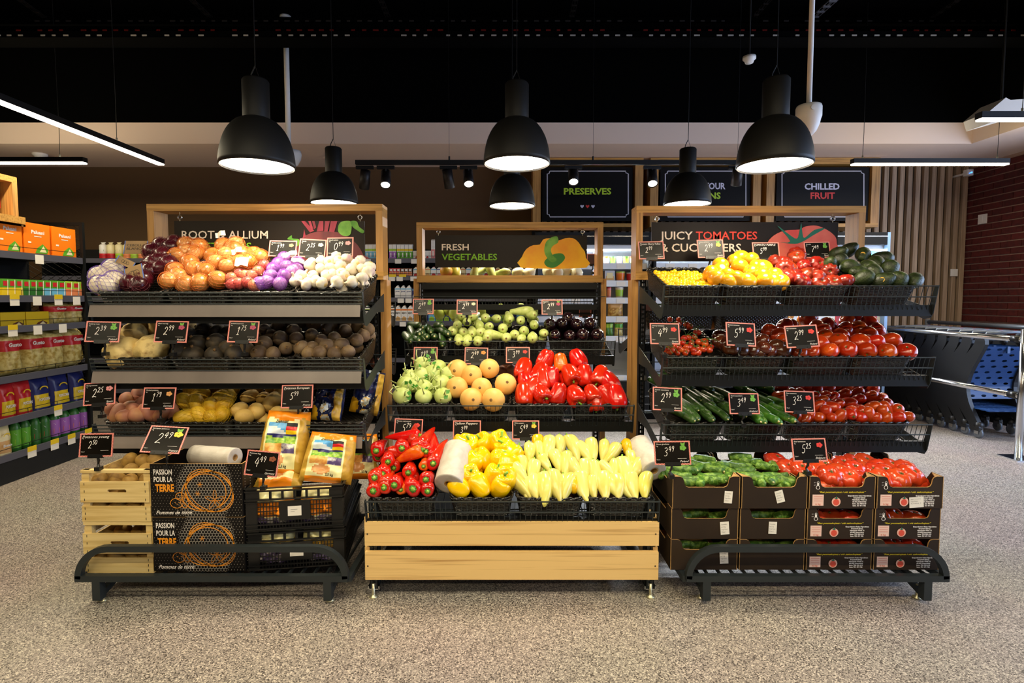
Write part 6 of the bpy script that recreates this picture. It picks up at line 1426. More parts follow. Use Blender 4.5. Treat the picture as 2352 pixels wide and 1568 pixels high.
def proto(shape, w, h, d, c, text=''):
    key = (shape, round(w, 3), round(h, 3), round(d, 3), c, text)
    if key in _PR: return _PR[key]
    parts = []; F_ = lambda y: (lambda a, b: (a, y, b))
    def add(n, M, m, s=False): parts.append((n, M.mesh(n, [m], s)))
    if shape == 'box':
        add('box', MB().box(-w / 2, w / 2, 0, d, 0, h), c[0])
        add('picture', MB().add([F_(-.001)(w * a, h * b) for a, b in ((-.1, .08), (.36, .08), (.42, .2), (.2, .38), (-.02, .24))], [(0, 1, 2, 3, 4)]), c[1])
        if len(c) > 2: add('picture', MB().add([F_(-.0015)(w * a, h * b) for a, b in ((.06, .12), (.34, .12), (.22, .32))], [(0, 1, 2)]), c[2])
        if text: add('lettering', MB().text(text, -w * .22, h * .68, h * .11, F_(-.001), bold=.04, width=w * .5).ribbon([(-w * .12, h * .6), (w * .16, h * .6)], h * .025, F_(-.001)).ribbon([(-w * .36, h * .4), (-w * .24, h * .4)], h * .05, F_(-.001)), 'p_white')
    elif shape == 'brick':
        add('pack', MB().box(-w / 2, w / 2, 0, d, 0, h), c[0])
        add('band', MB().box(-w / 2 - .0005, w / 2 + .0005, -.0006, d, h * .1, h * .52), c[1])
        add('logo', MB().add([F_(-.001)(w * a, h * b) for a, b in ((-.3, .62), (.3, .62), (.3, .88), (-.3, .88))], [(0, 1, 2, 3)]), c[2])
        add('straw', MB().tube([(w * .3, -.001, h * .1), (w * .42, -.001, h * .95)], .002, 4), 'p_white')
    elif shape == 'gable':
        g = MB().prism([(-w / 2, 0), (w / 2, 0), (w / 2, h * .8), (w * .12, h), (-w * .12, h), (-w / 2, h * .8)], 0, d, lambda a, b, y: (a, y, b)); add('carton', g, c[0])
        add('picture', MB().add([F_(-.001)(w * a, h * b) for a, b in ((-.38, .04), (.38, .04), (.3, .26), (-.1, .34), (-.38, .2))], [(0, 1, 2, 3, 4)]), c[1])
        add('band', MB().add([F_(-.001)(w * a, h * b) for a, b in ((-.49, .7), (.49, .7), (.49, .79), (-.49, .79))], [(0, 1, 2, 3)]), c[2])
        if text: add('lettering', MB().text(text, 0, h * .5, h * .13, F_(-.0012), 'c', bold=.03, width=w * .8), c[3] if len(c) > 3 else 'p_navy')
        add('cap', MB().lathe([(w * .16, 0), (w * .16, .012), (.001, .012)], 10, Matrix.Translation((0, d / 2, h * .96))), c[1])
    elif shape == 'tall':
        add('carton', MB().box(-w / 2, w / 2, 0, d, 0, h * .93).prism([(0, h * .93), (d, h * .93), (d * .55, h)], -w / 2, w / 2, lambda a, b, x: (x, a, b)), 'p_white')
        add('band', MB().box(-w / 2 - .0005, w / 2 + .0005, -.0006, d + .0005, 0, h * .48), c[0]); add('band', MB().box(-w / 2 - .0005, w / 2 + .0005, -.0006, d + .0005, h * .52, h * .66), c[1])
        add('lettering', MB().ribbon([(0, h * .12), (0, h * .4)], w * .3, F_(-.001)), 'p_white')
    elif shape in ('pouch', 'pillow'):
        V, Fc, mi = [], [], []; nu, nv = 10, 12
        for s in (1, -1):
            b0 = len(V)
            for j in range(nv + 1):
                for i in range(nu + 1):
                    u, v = i / nu, j / nv; e = max((1 - (2 * u - 1) ** 4) * (1 - abs(2 * v - 1) ** (5 if shape == 'pillow' else 3)), 0) ** .5 if shape == 'pillow' else max((1 - (2 * u - 1) ** 4) * (1 - v ** 2.2), 0) ** .5
                    V.append(((u - .5) * w * (1 - .06 * math.sin(v * 3.1)), d / 2 - s * d / 2 * e * (1 + .25 * noise.noise(Vector((u * 4, v * 5, w * 50)))), v * h))
            for j in range(nv):
                for i in range(nu):
                    a = b0 + j * (nu + 1) + i; q = (a, a + 1, a + nu + 2, a + nu + 1); Fc.append(q if s > 0 else q[::-1]); u, v = (i + .5) / nu, (j + .5) / nv
                    mi.append(1 if (shape == 'pillow' and .62 < v < .84) else (2 if shape == 'pouch' and v < .5 and .12 < u < .88 and v > .12 else 0))
        me = bpy.data.meshes.new('film'); me.from_pydata(V, [], Fc)
        for m in (c + (c[0],))[:3]: me.materials.append(MATS[m])
        me.polygons.foreach_set('material_index', mi); me.polygons.foreach_set('use_smooth', [True] * len(Fc)); parts.append(('film', me))
        if text: add('lettering', MB().text(text, 0, h * (.69 if shape == 'pillow' else .3), h * .09, F_(-.012 if shape == 'pillow' else -.006), 'c', bold=.05, width=w * .55), 'p_white')
        if shape == 'pouch': add('emblem', MB().ribbon([(w * .2 * math.cos(i * .35), h * .66 + h * .09 * math.sin(i * .35)) for i in range(10)], h * .035, F_(-.004)), 'p_yellow')
    elif shape == 'bottle':
        add('bottle', MB().lathe([(.001, 0), (w * .48, 0), (w * .5, h * .03), (w * .5, h * .62), (w * .4, h * .74), (w * .2, h * .82), (w * .2, h * .9)], 14, Matrix.Translation((0, d / 2, 0))), c[0], True)
        add('cap', MB().lathe([(w * .23, h * .88), (w * .23, h), (.001, h)], 12, Matrix.Translation((0, d / 2, 0))), c[1])
        M = MB().lathe([(w * .505, h * .1), (w * .505, h * .6)], 14, Matrix.Translation((0, d / 2, 0))); add('label', M, c[2], True)
        add('band', MB().ribbon([(-w * .3, h * .48), (w * .34, h * .62)], h * .07, lambda a, b: (a, d / 2 - math.sqrt(max((w * .515) ** 2 - a * a, 0)), b)), 'p_white')
        if len(c) > 3: add('picture', MB().ribbon([(-w * .12, h * .2), (-w * .1, h * .34)], w * .5, lambda a, b: (a, d / 2 - math.sqrt(max((w * .515) ** 2 - a * a, 0)), b)), c[3])
    elif shape == 'tub':
        add('cup', MB().lathe([(.001, 0), (w * .4, 0), (w * .48, h * .9)], 18, Matrix.Translation((0, d / 2, 0))), c[0], True); add('lid', MB().lathe([(w * .5, h * .88), (w * .5, h), (.001, h)], 18, Matrix.Translation((0, d / 2, 0))), c[1])
        add('label', MB().lathe([(w * .43, h * .2), (w * .475, h * .75)], 18, Matrix.Translation((0, d / 2, 0))), c[2], True)
    elif shape == 'pack':   # chilled tray pack
        add('tray', MB().box(-w / 2, w / 2, 0, d, 0, h), c[0]); add('contents', MB().box(-w * .4, w * .4, -.001, d, h * .12, h * .5), c[1]); add('label', MB().box(-w * .3, w * .3, -.002, -.001, h * .3, h * .8), c[2])
    elif shape == 'wrap':
        add('pack', MB().lathe([(.001, 0), (w * .5, 0), (w * .5, h * .8), (w * .35, h * .86), (w * .1, h * .9)], 14, Matrix.Translation((0, d / 2, 0))), c[0], True)
        add('twist', MB().prism([(-w * .15, h * .88), (w * .15, h * .88), (w * .35, h), (-w * .3, h * .98)], d / 2 - .004, d / 2 + .004, lambda a, b, y: (a, y, b)), c[0])
        add('label', MB().lathe([(w * .505, 0), (w * .505, h * .32)], 14, Matrix.Translation((0, d / 2, 0))), c[1], True); add('label', MB().ribbon([(-w * .3, h * .5), (w * .3, h * .5)], h * .1, lambda a, b: (a, d / 2 - math.sqrt(max((w * .51) ** 2 - a * a, 0)), b)), c[2])
    _PR[key] = parts; return parts
def prod(shape, M, w, h, d, c, name, label, cat, group='', text=''):
    t = bpy.data.objects.new(name, None); COL.objects.link(t); t.matrix_basis = M; t.empty_display_size = .03; tag(t, label, cat, group or None)
    for n, me in proto(shape, w, h, d, c, text): link(n, me, t, Matrix.Identity(4))
    return t

# ------------------------------------------------------------------ grocery shelf along the far left
SX, SY0, SY1 = -3.44, 2.2, 4.36
SH = [1.60, 1.297, 1.085, .742, .455, .205]
G1 = thing('grocery_shelf', (SX - .25, 3.4, 0), 'grocery shelf with mesh end panel and lilac grey shelf edges', 'shelf unit')
for z in SH:
    MB().box(SX - .45, SX, SY0, SY1, z - .03, z - .015).build('shelf_board', 'black_metal', G1)
    MB().box(SX - .004, SX + .012, SY0, SY1 - .01, z - .05, z - .002).build('price_rail', 'shelf_grey', G1)
    b = MB().tube([(SX + .004, SY0, z + .035), (SX + .004, SY1 - .01, z + .035)], .0025, 4)
    for k in range(9): b.tube([(SX + .004, SY0 + .1 + k * .25, z), (SX + .004, SY0 + .1 + k * .25, z + .035)], .0018, 4)
    b.build('front_wire', 'black_metal', G1)
MB().box(SX - .45, SX, SY0, SY1, 0, .15).build('plinth', 'matt_black', G1)
MB().box(SX - .47, SX - .45, SY0, SY1, 0, 1.88).build('back_panel', 'matt_black', G1)
b = MB().box(SX - .47, SX + .01, SY1, SY1 + .02, 1.86, 1.885).box(SX - .012, SX + .014, SY1 - .005, SY1 + .02, 0, 1.885).box(SX - .47, SX - .45, SY1, SY1 + .02, 0, 1.885)
b.build('end_frame', 'black_metal', G1)
b = MB()
for k in range(-50, 28):
    for sg in (1, -1):
        pts = []
        x0 = SX - .45; z0 = .2 + (k if sg > 0 else k + 40) * .045
        a0, a1 = Vector((x0, SY1 + .01, z0)), Vector((SX, SY1 + .01, z0 + sg * .44 * .62))
        # clip to the panel
        def clipz(p, q, lo, hi):
            for zc, up in ((lo, True), (hi, False)):
                if up:
                    if p.z < zc and q.z < zc: return None
                    if p.z < zc: p = p.lerp(q, (zc - p.z) / (q.z - p.z))
                    elif q.z < zc: q = p.lerp(q, (zc - p.z) / (q.z - p.z))
                else:
                    if p.z > zc and q.z > zc: return None
                    if p.z > zc: p = p.lerp(q, (zc - p.z) / (q.z - p.z))
                    elif q.z > zc: q = p.lerp(q, (zc - p.z) / (q.z - p.z))
            return p, q
        r_ = clipz(a0, a1, .16, 1.865)
        if r_ and (r_[0] - r_[1]).length > .02: b.tube(r_, .0022, 3, cap=False)
o = b.build('end_mesh', 'black_metal', G1); o['kind'] = 'stuff'
def shelf_y(px):
    d = ray(px, 700); return SX / d.x * d.y
RZ = Matrix.Rotation(R(90), 4, 'Z')
def on_shelf(row, px0, px1, shape, h, d, c, name, lab, cat, group, text='', back=.01, gapf=.96, dz=0):
    y0, y1 = shelf_y(px0), shelf_y(px1); w = abs(y1 - y0) * gapf
    return prod(shape, Matrix.Translation((SX - back, (y0 + y1) / 2, SH[row] + dz - .014)) @ RZ, w, h, d, c, name, lab, cat, group, text)
gO2 = 'orange cake boxes'
for i, (a, b) in enumerate(((-62, 3), (5, 66), (68, 129), (132, 187))):
    on_shelf(0, a, b, 'box', .235, .16, ('p_orange', 'p_green', 'p_cream'), 'cake_box', 'bright orange cake box on the top shelf, ' + ('cut off by the picture edge', 'first whole one from the picture edge', 'second whole one from the picture edge', 'nearest the mesh end panel')[i], 'box', gO2, 'Paluani', .02)
cc = [('p_green', 'p_yellow', 'p_red')] * 3 + [('p_green', 'p_deepgreen', 'p_red')] * 3 + [('p_green', 'p_sky', 'p_red')] * 3 + [('p_lime', 'p_salmon', 'p_red')] * 3
ccn = ['yellow', 'dark green', 'blue', 'peach']
for i in range(12):
    a = 10 + i * 16.2; on_shelf(1, a, a + 16.2, 'brick', .125, .06, cc[i], 'juice_pack', 'small green topped juice pack with a %s front, %s of its colour' % (ccn[i // 3], ORD[i % 3]), 'juice pack', 'small juice packs', back=.012)
on_shelf(1, -26, 6, 'bottle', .26, .09, ('p_dark', 'p_sky', 'p_navy'), 'bottle', 'dark bottle with a blue cap at the picture edge, second shelf', 'bottle', '', back=.03)
for i, (a, b) in enumerate(((-40, 4), (5, 64), (64, 118))):
    on_shelf(2, a, b, 'box', .105, .2, ('p_yellow', 'p_brown', 'p_cream') if i else ('p_sky', 'p_brown'), 'wafer_box', ('pale blue wafer box at the picture edge', 'yellow wafer box with a brown end, left one', 'yellow wafer box next to the snack bags')[i], 'box', 'wafer boxes', back=.02)
for i, (a, b) in enumerate(((122, 164), (164, 203))):
    on_shelf(2, a, b, 'pillow', .17, .12, ('snack_puffs', 'p_red'), 'snack_bag', 'clear snack bag with a red band on the third shelf, ' + ('beside the wafer box', 'against the mesh panel')[i], 'snack bag', 'snack bags', 'Gusto', .02)
for i, (a, b) in enumerate(((-48, 6), (7, 64), (64, 116), (112, 160), (160, 205))):
    on_shelf(3, a, b, 'pillow', .30, .16, ('snack_puffs', 'p_red'), 'snack_bag', 'large bag of pale corn puffs with a red label, ' + ('cut by the picture edge', 'first whole one', 'second whole one', 'third whole one', 'nearest the mesh panel')[i], 'snack bag', 'corn puff bags', 'Gusto', .03)
for i, (a, b) in enumerate(((-46, -2), (0, 42), (40, 80), (76, 122), (122, 166), (168, 204))):
    on_shelf(4, a, b, 'pouch', .235, .09, ('p_red', 'p_tan', 'p_yellow') if i < 3 else ('p_navy', 'p_tan', 'p_yellow'), 'snack_pouch', ('red snack pouch with a yellow arch, ' + ('cut by the picture edge', 'first whole one', 'beside the blue ones')[i]) if i < 3 else 'navy blue snack pouch with a yellow arch, ' + ('beside the red ones', 'middle of three', 'nearest the mesh panel')[i - 3], 'snack pouch', 'snack pouches', 'POPCORN', .03)
on_shelf(5, -14, 24, 'pouch', .2, .08, ('p_cream', 'p_tan', 'p_tan'), 'bean_bag', 'cream coloured bag of beans beside the green bottles', 'bag', '', 'Bean', .02)
for i in range(8):
    a = 26 + i * 22.4; k = i // 2
    on_shelf(5, a, a + 22.4, 'bottle', .255, .085, ('p_deepgreen', 'p_green', ('p_green', 'p_deepgreen', 'p_violet', 'p_violet')[k], ('p_lime', 'p_red', 'p_orange', 'p_salmon')[k]), 'juice_bottle', 'green juice bottle with %s fruit on its label, %s of two' % (('lime green', 'red', 'orange', 'peach coloured')[k], ORD[i % 2]), 'bottle', 'green juice bottles', back=.02)
def tagcard(px, row, yellow):
    y = shelf_y(px); b = MB().box(SX + .012, SX + .014, y - .035, y + .035, SH[row] - .075, SH[row] - .01); b.build('price_tag', 'paper_white', G1)
    if yellow: MB().box(SX + .0135, SX + .0155, y - .036, y + .036, SH[row] - .03, SH[row] + .006).build('price_tag', 'p_yellow', G1)
for px, r_, ye in ((92, 0, 0), (30, 1, 1), (82, 1, 0), (131, 1, 1), (173, 1, 0), (22, 2, 1), (80, 2, 0), (138, 2, 0), (118, 4, 1), (52, 5, 1), (106, 5, 1), (146, 5, 1), (186, 5, 1)): tagcard(px, r_, ye)
# wooden sign frame on top of that shelf
d0 = shelf_y(60); zt, zb_ = 2.02, 1.74
FX = SX - .02
t = thing('sign_frame', (FX, d0 - .6, 1.72), 'wooden box frame with a red panel on top of the grocery shelf', 'sign frame')
yy0, yy1 = d0 - 1.3, d0
zt = (Vector((0, 0, CAMH)) + ray(60, 413) * (FX / ray(60, 413).x)).z; zb_ = (Vector((0, 0, CAMH)) + ray(66, 508) * (FX / ray(66, 508).x)).z
MB().box(FX - .13, FX, yy0, yy1, zt - .04, zt).build('frame_board', 'wood_x', t); MB().box(FX - .13, FX + .02, yy0, yy1 + .03, zb_ - .03, zb_ + .02).build('frame_board', 'wood_x', t)
for y in (yy0, yy1 - .04): MB().box(FX - .13, FX, y, y + .04, zb_ + .02, zt - .04).build('frame_board', 'wood_z', t)
pm('panel_red', '#c8141a', .5)
MB().box(FX - .07, FX - .06, yy0 + .1, yy1 - .07, zb_ + .07, zt - .1).build('panel', 'panel_red', t)
MB().box(SX - .45, SX - .02, SY0, d0 + .05, zb_ - .045, zb_ - .03).build('top_board', 'wood_x', t)
for y in (SY0 + .02, d0): MB().box(SX - .44, SX - .4, y, y + .03, 1.6, zb_ - .045).build('support', 'black_metal', t)
prod('pouch', Matrix.Translation((FX - .2, shelf_y(22), zb_ - .03)) @ RZ, .1, .17, .06, ('p_yellow', 'p_lime', 'p_lime'), 'snack_pouch', 'yellow and lime pouch seen through the wooden frame', 'snack pouch')

# ------------------------------------------------------------------ drinks shelf on the back wall
DY = 6.02
G2 = thing('drinks_shelf', (-2.2, DY + .25, 0), 'long dark drinks shelf along the back wall', 'shelf unit')
dz_ = [at(900, y, DY).z for y in (594, 634, 684, 738)] + [.6, .25]
DX0, DX1 = -5.2, .22
for z in dz_:
    MB().box(DX0, DX1, DY, DY + .45, z - .02, z).build('shelf_board', 'black_metal', G2); MB().box(DX0, DX1, DY - .012, DY, z - .045, z + .004).build('price_rail', 'shelf_grey', G2)
    MB().tube([(DX0, DY - .004, z + .03), (DX1, DY - .004, z + .03)], .0025, 4).build('front_wire', 'black_metal', G2)
MB().box(DX0, DX1, DY + .45, DY + .47, 0, 1.86).build('back_panel', 'matt_black', G2); MB().box(DX0, DX1, DY, DY + .45, 0, .15).build('plinth', 'matt_black', G2)
for x in (DX0, -3.95, -2.7, -1.45, at(962, 600, DY).x, DX1 - .02): MB().box(x, x + .02, DY - .01, DY + .47, 0, 1.86).build('divider', 'black_metal', G2)
def row(r_, px0, px1, step, shape, h, d, cs, name, lab, cat, group, text='', z=None):
    px = px0; i = 0; many = px0 + 2 * step <= px1 + .5
    while px + step <= px1 + .5:
        x0, x1 = at(px, 600, DY).x, at(px + step, 600, DY).x; c = cs[i % len(cs)] if isinstance(cs, list) else cs
        prod(shape, Matrix.Translation(((x0 + x1) / 2, DY + .012 + random.uniform(0, .01), dz_[r_])), (x1 - x0) * .95, h, d, c, name, lab + (', %s from left' % ORD[min(i, 19)] if many else ''), cat, group, text); px += step; i += 1
row(0, 238, 256, 18, 'wrap', .19, .09, ('p_cream', 'p_red', 'p_cream'), 'rice_cake_pack', 'white wrapped pack with a dark red band beside the mesh panel', 'snack pack', 'wrapped packs')
row(0, 220, 238, 18, 'wrap', .19, .09, ('p_white', 'p_red', 'p_green'), 'rice_cake_pack', 'white wrapped pack seen through the mesh panel', 'snack pack', 'wrapped packs')
row(0, 258, 346, 17.5, 'wrap', .19, .09, [('p_cream', 'p_lime', 'p_green'), ('p_cream', 'p_salmon', 'p_yellow')], 'rice_cake_pack', 'pale yellow rice cake roll above the white onions', 'snack pack', 'rice cake rolls')
row(0, 346, 402, 28, 'box', .19, .1, ('p_yellow', 'p_lime'), 'cereal_box', 'yellow box behind the onion stand frame', 'box', 'yellow boxes')
row(1, 205, 345, 26, 'box', .085, .1, ('p_yellow', 'p_lime', 'p_sky'), 'tea_box', 'flat yellow box on the shelf behind the white onions', 'box', 'flat yellow boxes')
row(2, 215, 290, 24, 'pillow', .12, .06, [('pasta_mix', 'p_yellow'), ('p_white', 'p_navy')], 'biscuit_pack', 'small coloured packet glimpsed under the onion tray', 'packet', 'packets under the onion tray')
row(3, 225, 330, 26, 'pillow', .14, .06, [('pasta_mix', 'p_lime'), ('p_cream', 'p_green')], 'biscuit_pack', 'small coloured packet glimpsed above the red potatoes', 'packet', 'packets above the red potatoes')
row(0, 838, 882, 8.8, 'tall', .168, .06, ('p_sky', 'p_lime'), 'drink_carton', 'slim white and sky blue drink carton left of the wooden post', 'drink carton', 'slim blue cartons')
row(0, 893, 910, 8.4, 'tall', .168, .06, ('p_violet', 'p_lime'), 'drink_carton', 'slim white and violet drink carton right of the wooden post', 'drink carton', 'slim violet cartons')
row(0, 911, 948, 9, 'tall', .168, .06, ('p_green', 'p_yellow'), 'drink_carton', 'slim white and green drink carton between the two stands', 'drink carton', 'slim green cartons')
row(1, 893, 918, 8.4, 'brick', .09, .05, ('p_red', 'p_salmon', 'p_white'), 'drink_pack', 'little red drink pack between the two stands', 'drink pack', 'little red packs')
row(1, 919, 946, 8.8, 'brick', .09, .05, ('p_brown', 'p_salmon', 'p_white'), 'drink_pack', 'little brown and orange drink pack between the two stands', 'drink pack', 'little brown packs')
row(0, 948, 1000, 12.5, 'box', .09, .06, ('p_white', 'p_red'), 'cream_box', 'white box with red print beside the FRESH sign', 'box', 'white boxes beside the sign')
row(0, 990, 1000, 9, 'tall', .22, .06, ('p_pink', 'p_white'), 'drink_carton', 'tall pink and white carton at the edge of the FRESH sign', 'drink carton', '')
row(1, 948, 1222, 13.5, 'gable', .1, .06, [('p_white', 'p_red', 'p_sky'), ('p_white', 'p_pink', 'p_navy'), ('p_cream', 'p_tan', 'p_salmon')], 'milk_carton', 'small white carton in the row below the FRESH sign', 'drink carton', 'cartons below the FRESH sign')
row(2, 905, 944, 13, 'gable', .135, .07, ('p_white', 'p_white', 'p_sky'), 'milk_carton', 'white gable topped milk carton beside the middle stand', 'drink carton', 'white gable cartons', 'joz')
row(2, 945, 955, 9, 'gable', .12, .07, ('p_navy', 'p_white', 'p_sky'), 'milk_carton', 'dark blue carton next to the white gable topped ones', 'drink carton', '')
row(3, 890, 950, 14.5, 'gable', .175, .075, ('p_white', 'p_tan', 'p_orange', 'p_dark'), 'oat_drink_carton', 'white carton with orange top and almonds beside the middle stand', 'drink carton', 'white and orange cartons', 'alpro')
row(3, 832, 880, 15.5, 'gable', .175, .075, [('p_white', 'p_green', 'p_lime', 'p_dark'), ('p_white', 'p_tan', 'p_deepgreen', 'p_dark')], 'oat_drink_carton', 'white and green carton above the dark basket left of the post', 'drink carton', 'white and green cartons', 'alpro')
row(3, 965, 1225, 17, 'gable', .17, .075, [('p_navy', 'p_lime', 'p_white', 'p_white'), ('p_sky', 'p_lime', 'p_navy', 'p_white'), ('p_lime', 'p_green', 'p_white', 'p_white')], 'oat_drink_carton', 'blue and lime carton glimpsed behind the courgettes', 'drink carton', 'blue cartons behind the courgettes')
for px, r_ in ((845, 0), (915, 0), (952, 0), (900, 1), (918, 1), (950, 1), (920, 2), (938, 2), (924, 3), (255, 0), (285, 0), (240, 1), (270, 1)):
    p = at(px, 600, DY); MB().box(p.x - .035, p.x + .035, DY - .016, DY - .012, dz_[r_] - .055, dz_[r_] - .005).build('price_tag', 'paper_white', G2)
for px in (902, 925):
    p = at(px, 600, DY); MB().box(p.x - .04, p.x + .04, DY - .018, DY - .0165, dz_[1] - .01, dz_[1] + .02).build('price_tag', 'p_yellow', G2)

# ------------------------------------------------------------------ chiller cabinets
pm('fridge_white', '#dfe4ea', .35); pm('fridge_blue', '#8fb4e8', .4); pm('chill_light', '#ffffff', .4, emis=('#eef4ff', 10.0))
FY = 5.62
FXS = [at(1226, 700, FY).x, at(1497, 700, FY).x, at(1768, 700, FY).x, at(2042, 700, FY).x]
zs = [at(1400, y, FY + .08).z for y in (605, 645, 684, 727, 772)] + [.45]
ZT = at(1400, 533, FY).z
pm('fridge_glass', '#ffffff', .02, alpha=.06)
fl = ('chiller cabinet of salads and dips behind the middle stand', 'chiller cabinet behind the tomato stand sign', 'chiller cabinet with a blue side panel by the slatted wall')
for u in range(3):
    x0, x1 = FXS[u] + .012, FXS[u + 1] - .012
    t = thing('chiller_cabinet', ((x0 + x1) / 2, FY + .35, 0), fl[u], 'chiller cabinet', 'chiller cabinets')
    MB().box(x0, x1, FY + .62, FY + .7, 0, ZT).build('back_panel', 'fridge_white', t)
    for x in (x0, x1 - .03): MB().box(x, x + .03, FY, FY + .62, 0, ZT).build('side_panel', 'fridge_blue' if (u == 2 and x > x0) else 'black_metal', t)
    MB().box(x0 + .03, x1 - .03, FY, FY + .62, ZT - .13, ZT).build('header', 'matt_black', t)
    MB().box(x0 + .03, x1 - .03, FY - .006, FY, ZT - .045, ZT - .038).build('header_trim', 'steel', t)
    MB().box(x0 + .03, x1 - .03, FY + .05, FY + .62, ZT - .17, ZT - .13).build('canopy', 'fridge_white', t)
    MB().box(x0 + .04, x1 - .04, FY + .07, FY + .1, ZT - .18, ZT - .17).build('light_strip', 'chill_light', t)
    l = area_light('chiller_light', ((x0 + x1) / 2, FY + .12, ZT - .185), (R(-25), 0, 0), x1 - x0 - .1, .05, 55, (.9, .95, 1)); l.parent = t; l.matrix_parent_inverse = t.matrix_basis.inverted()
    MB().box(x0 + .03, x1 - .03, FY, FY + .62, 0, .4).build('base', 'black_metal', t)
    for z in zs:
        MB().box(x0 + .03, x1 - .03, FY + .08, FY + .6, z - .02, z - .004).build('shelf_board', 'fridge_white', t); MB().box(x0 + .03, x1 - .03, FY + .068, FY + .08, z - .06, z + .004).build('price_rail', 'fridge_white', t)
        for k in range(5): xx = x0 + .15 + k * .24; MB().box(xx, xx + .09, FY + .065, FY + .068, z - .055, z - .005).build('price_tag', 'paper_white', t)
    for x in (x0 + .2, x0 + .62): MB().tube([(x, FY + .1, ZT - .2), (x, FY + .1, .42)], .006, 6).build('support_rod', 'steel', t)
def chill(r_, px0, px1, step, shape, h, d, cs, name, lab, cat, group, u=0):
    px = px0; i = 0; many = px0 + 2 * step <= px1 + .5
    while px + step <= px1 + .5:
        x0, x1 = at(px, 600, FY + .1).x, at(px + step, 600, FY + .1).x
        if FXS[u] + .05 < x0 and x1 < FXS[u + 1] - .05: prod(shape, Matrix.Translation(((x0 + x1) / 2, FY + .1 + random.uniform(0, .02), zs[r_] - .004)), (x1 - x0) * .92, h, d, cs[i % len(cs)], name, lab + (', %s from left' % ORD[min(i, 19)] if many else ''), cat, group)
        px += step; i += 1
chill(0, 1387, 1470, 15, 'tub', .08, .07, [('p_salmon', 'p_orange', 'p_white'), ('leafy', 'p_deepgreen', 'p_green'), ('p_pink', 'p_white', 'p_pink'), ('leafy', 'p_green', 'p_lime'), ('p_lime', 'p_red', 'p_white')], 'salad_tub', 'small colourful tub on the top chiller shelf', 'tub', 'tubs on the top chiller shelf')
chill(1, 1362, 1388, 24, 'pack', .12, .1, [('p_salmon', 'p_tan', 'p_white')], 'ready_meal', 'square pale food tray half hidden by the wooden frame', 'food pack', '')
chill(1, 1389, 1415, 25, 'pack', .115, .1, [('p_silver', 'p_tan', 'p_cream')], 'ready_meal', 'square food pack with a cream label on the second chiller shelf', 'food pack', '')
chill(1, 1416, 1440, 23, 'tub', .105, .1, [('p_salmon', 'p_lime', 'p_orange')], 'dip_tub', 'orange tub with a green lid on the second chiller shelf', 'tub', '')
chill(1, 1441, 1470, 20, 'tub', .095, .1, [('p_red', 'p_silver', 'p_red')], 'dip_tub', 'red tub beside the orange one with the green lid', 'tub', '')
chill(2, 1396, 1408, 12, 'tub', .12, .09, [('p_pink', 'p_red', 'p_salmon')], 'dip_tub', 'pink tub on the third chiller shelf', 'tub', '')
chill(2, 1409, 1414, 6, 'pack', .1, .05, [('p_brown', 'p_brown', 'p_dark')], 'ready_meal', 'dark brown narrow pack on the third chiller shelf', 'food pack', '')
chill(2, 1415, 1440, 21, 'tub', .12, .09, [('p_cream', 'p_white', 'p_lime')], 'dip_tub', 'cream tub with a green label on the third chiller shelf', 'tub', '')
chill(3, 1397, 1440, 40, 'pillow', .17, .08, [('pasta_mix', 'p_tan')], 'pasta_bag', 'bag of pasta in the chiller, gap between the stands', 'bag', '')
chill(3, 1366, 1380, 12, 'pillow', .15, .06, [('pasta_mix', 'p_yellow')], 'pasta_bag', 'yellow bag in the chiller seen past the slotted upright', 'bag', '')
chill(4, 1392, 1440, 22, 'pillow', .16, .08, [('leafy', 'p_lime'), ('snack_puffs', 'p_green')], 'salad_bag', 'green salad bag in the lower chiller shelf between the stands', 'bag', 'salad bags')
chill(1, 1505, 1700, 30, 'pillow', .14, .08, [('leafy', 'p_lime'), ('leafy', 'p_white')], 'salad_bag', 'leafy salad bag behind the JUICY TOMATOES sign', 'bag', 'salad bags behind the tomato sign', 1)
chill(3, 1512, 1760, 34, 'pillow', .15, .08, [('leafy', 'p_white'), ('snack_puffs', 'p_lime')], 'salad_bag', 'leafy bag glimpsed over the grapefruits', 'bag', 'bags over the grapefruits', 1)
chill(0, 1990, 2030, 14, 'tub', .1, .08, [('p_yellow', 'p_lime', 'p_yellow'), ('p_lime', 'p_deepgreen', 'p_yellow')], 'fruit_tub', 'yellow fruit tub beside the avocados', 'tub', 'yellow fruit tubs', 2)
chill(1, 1960, 2035, 22, 'tub', .12, .09, [('p_yellow', 'p_lime', 'p_cream'), ('p_lime', 'p_yellow', 'p_yellow')], 'fruit_tub', 'yellow and lime fruit tub behind the avocados', 'tub', 'lime fruit tubs', 2)
chill(3, 1790, 2030, 26, 'tub', .13, .09, [('p_yellow', 'p_orange', 'p_yellow'), ('p_cream', 'p_lime', 'p_yellow'), ('p_orange', 'p_red', 'p_yellow')], 'fruit_tub', 'fruit tub glimpsed over the large red tomatoes', 'tub', 'fruit tubs over the tomatoes', 2)
p = at(1958, 725, 4.2); t = thing('floor_sign', (p.x, 4.2, .2), 'dull red panel standing behind the large red tomatoes', 'sign')
a, b = at(1922, 712, 4.2), at(2012, 790, 4.2); MB().box(a.x, b.x, 4.2, 4.22, b.z, a.z + .02).build('panel', 'p_red', t); MB().box((a.x + b.x) / 2 - .02, (a.x + b.x) / 2 + .02, 4.205, 4.215, 0, b.z).build('post', 'black_metal', t); MB().box((a.x + b.x) / 2 - .15, (a.x + b.x) / 2 + .15, 4.1, 4.32, 0, .012).build('base', 'black_metal', t)

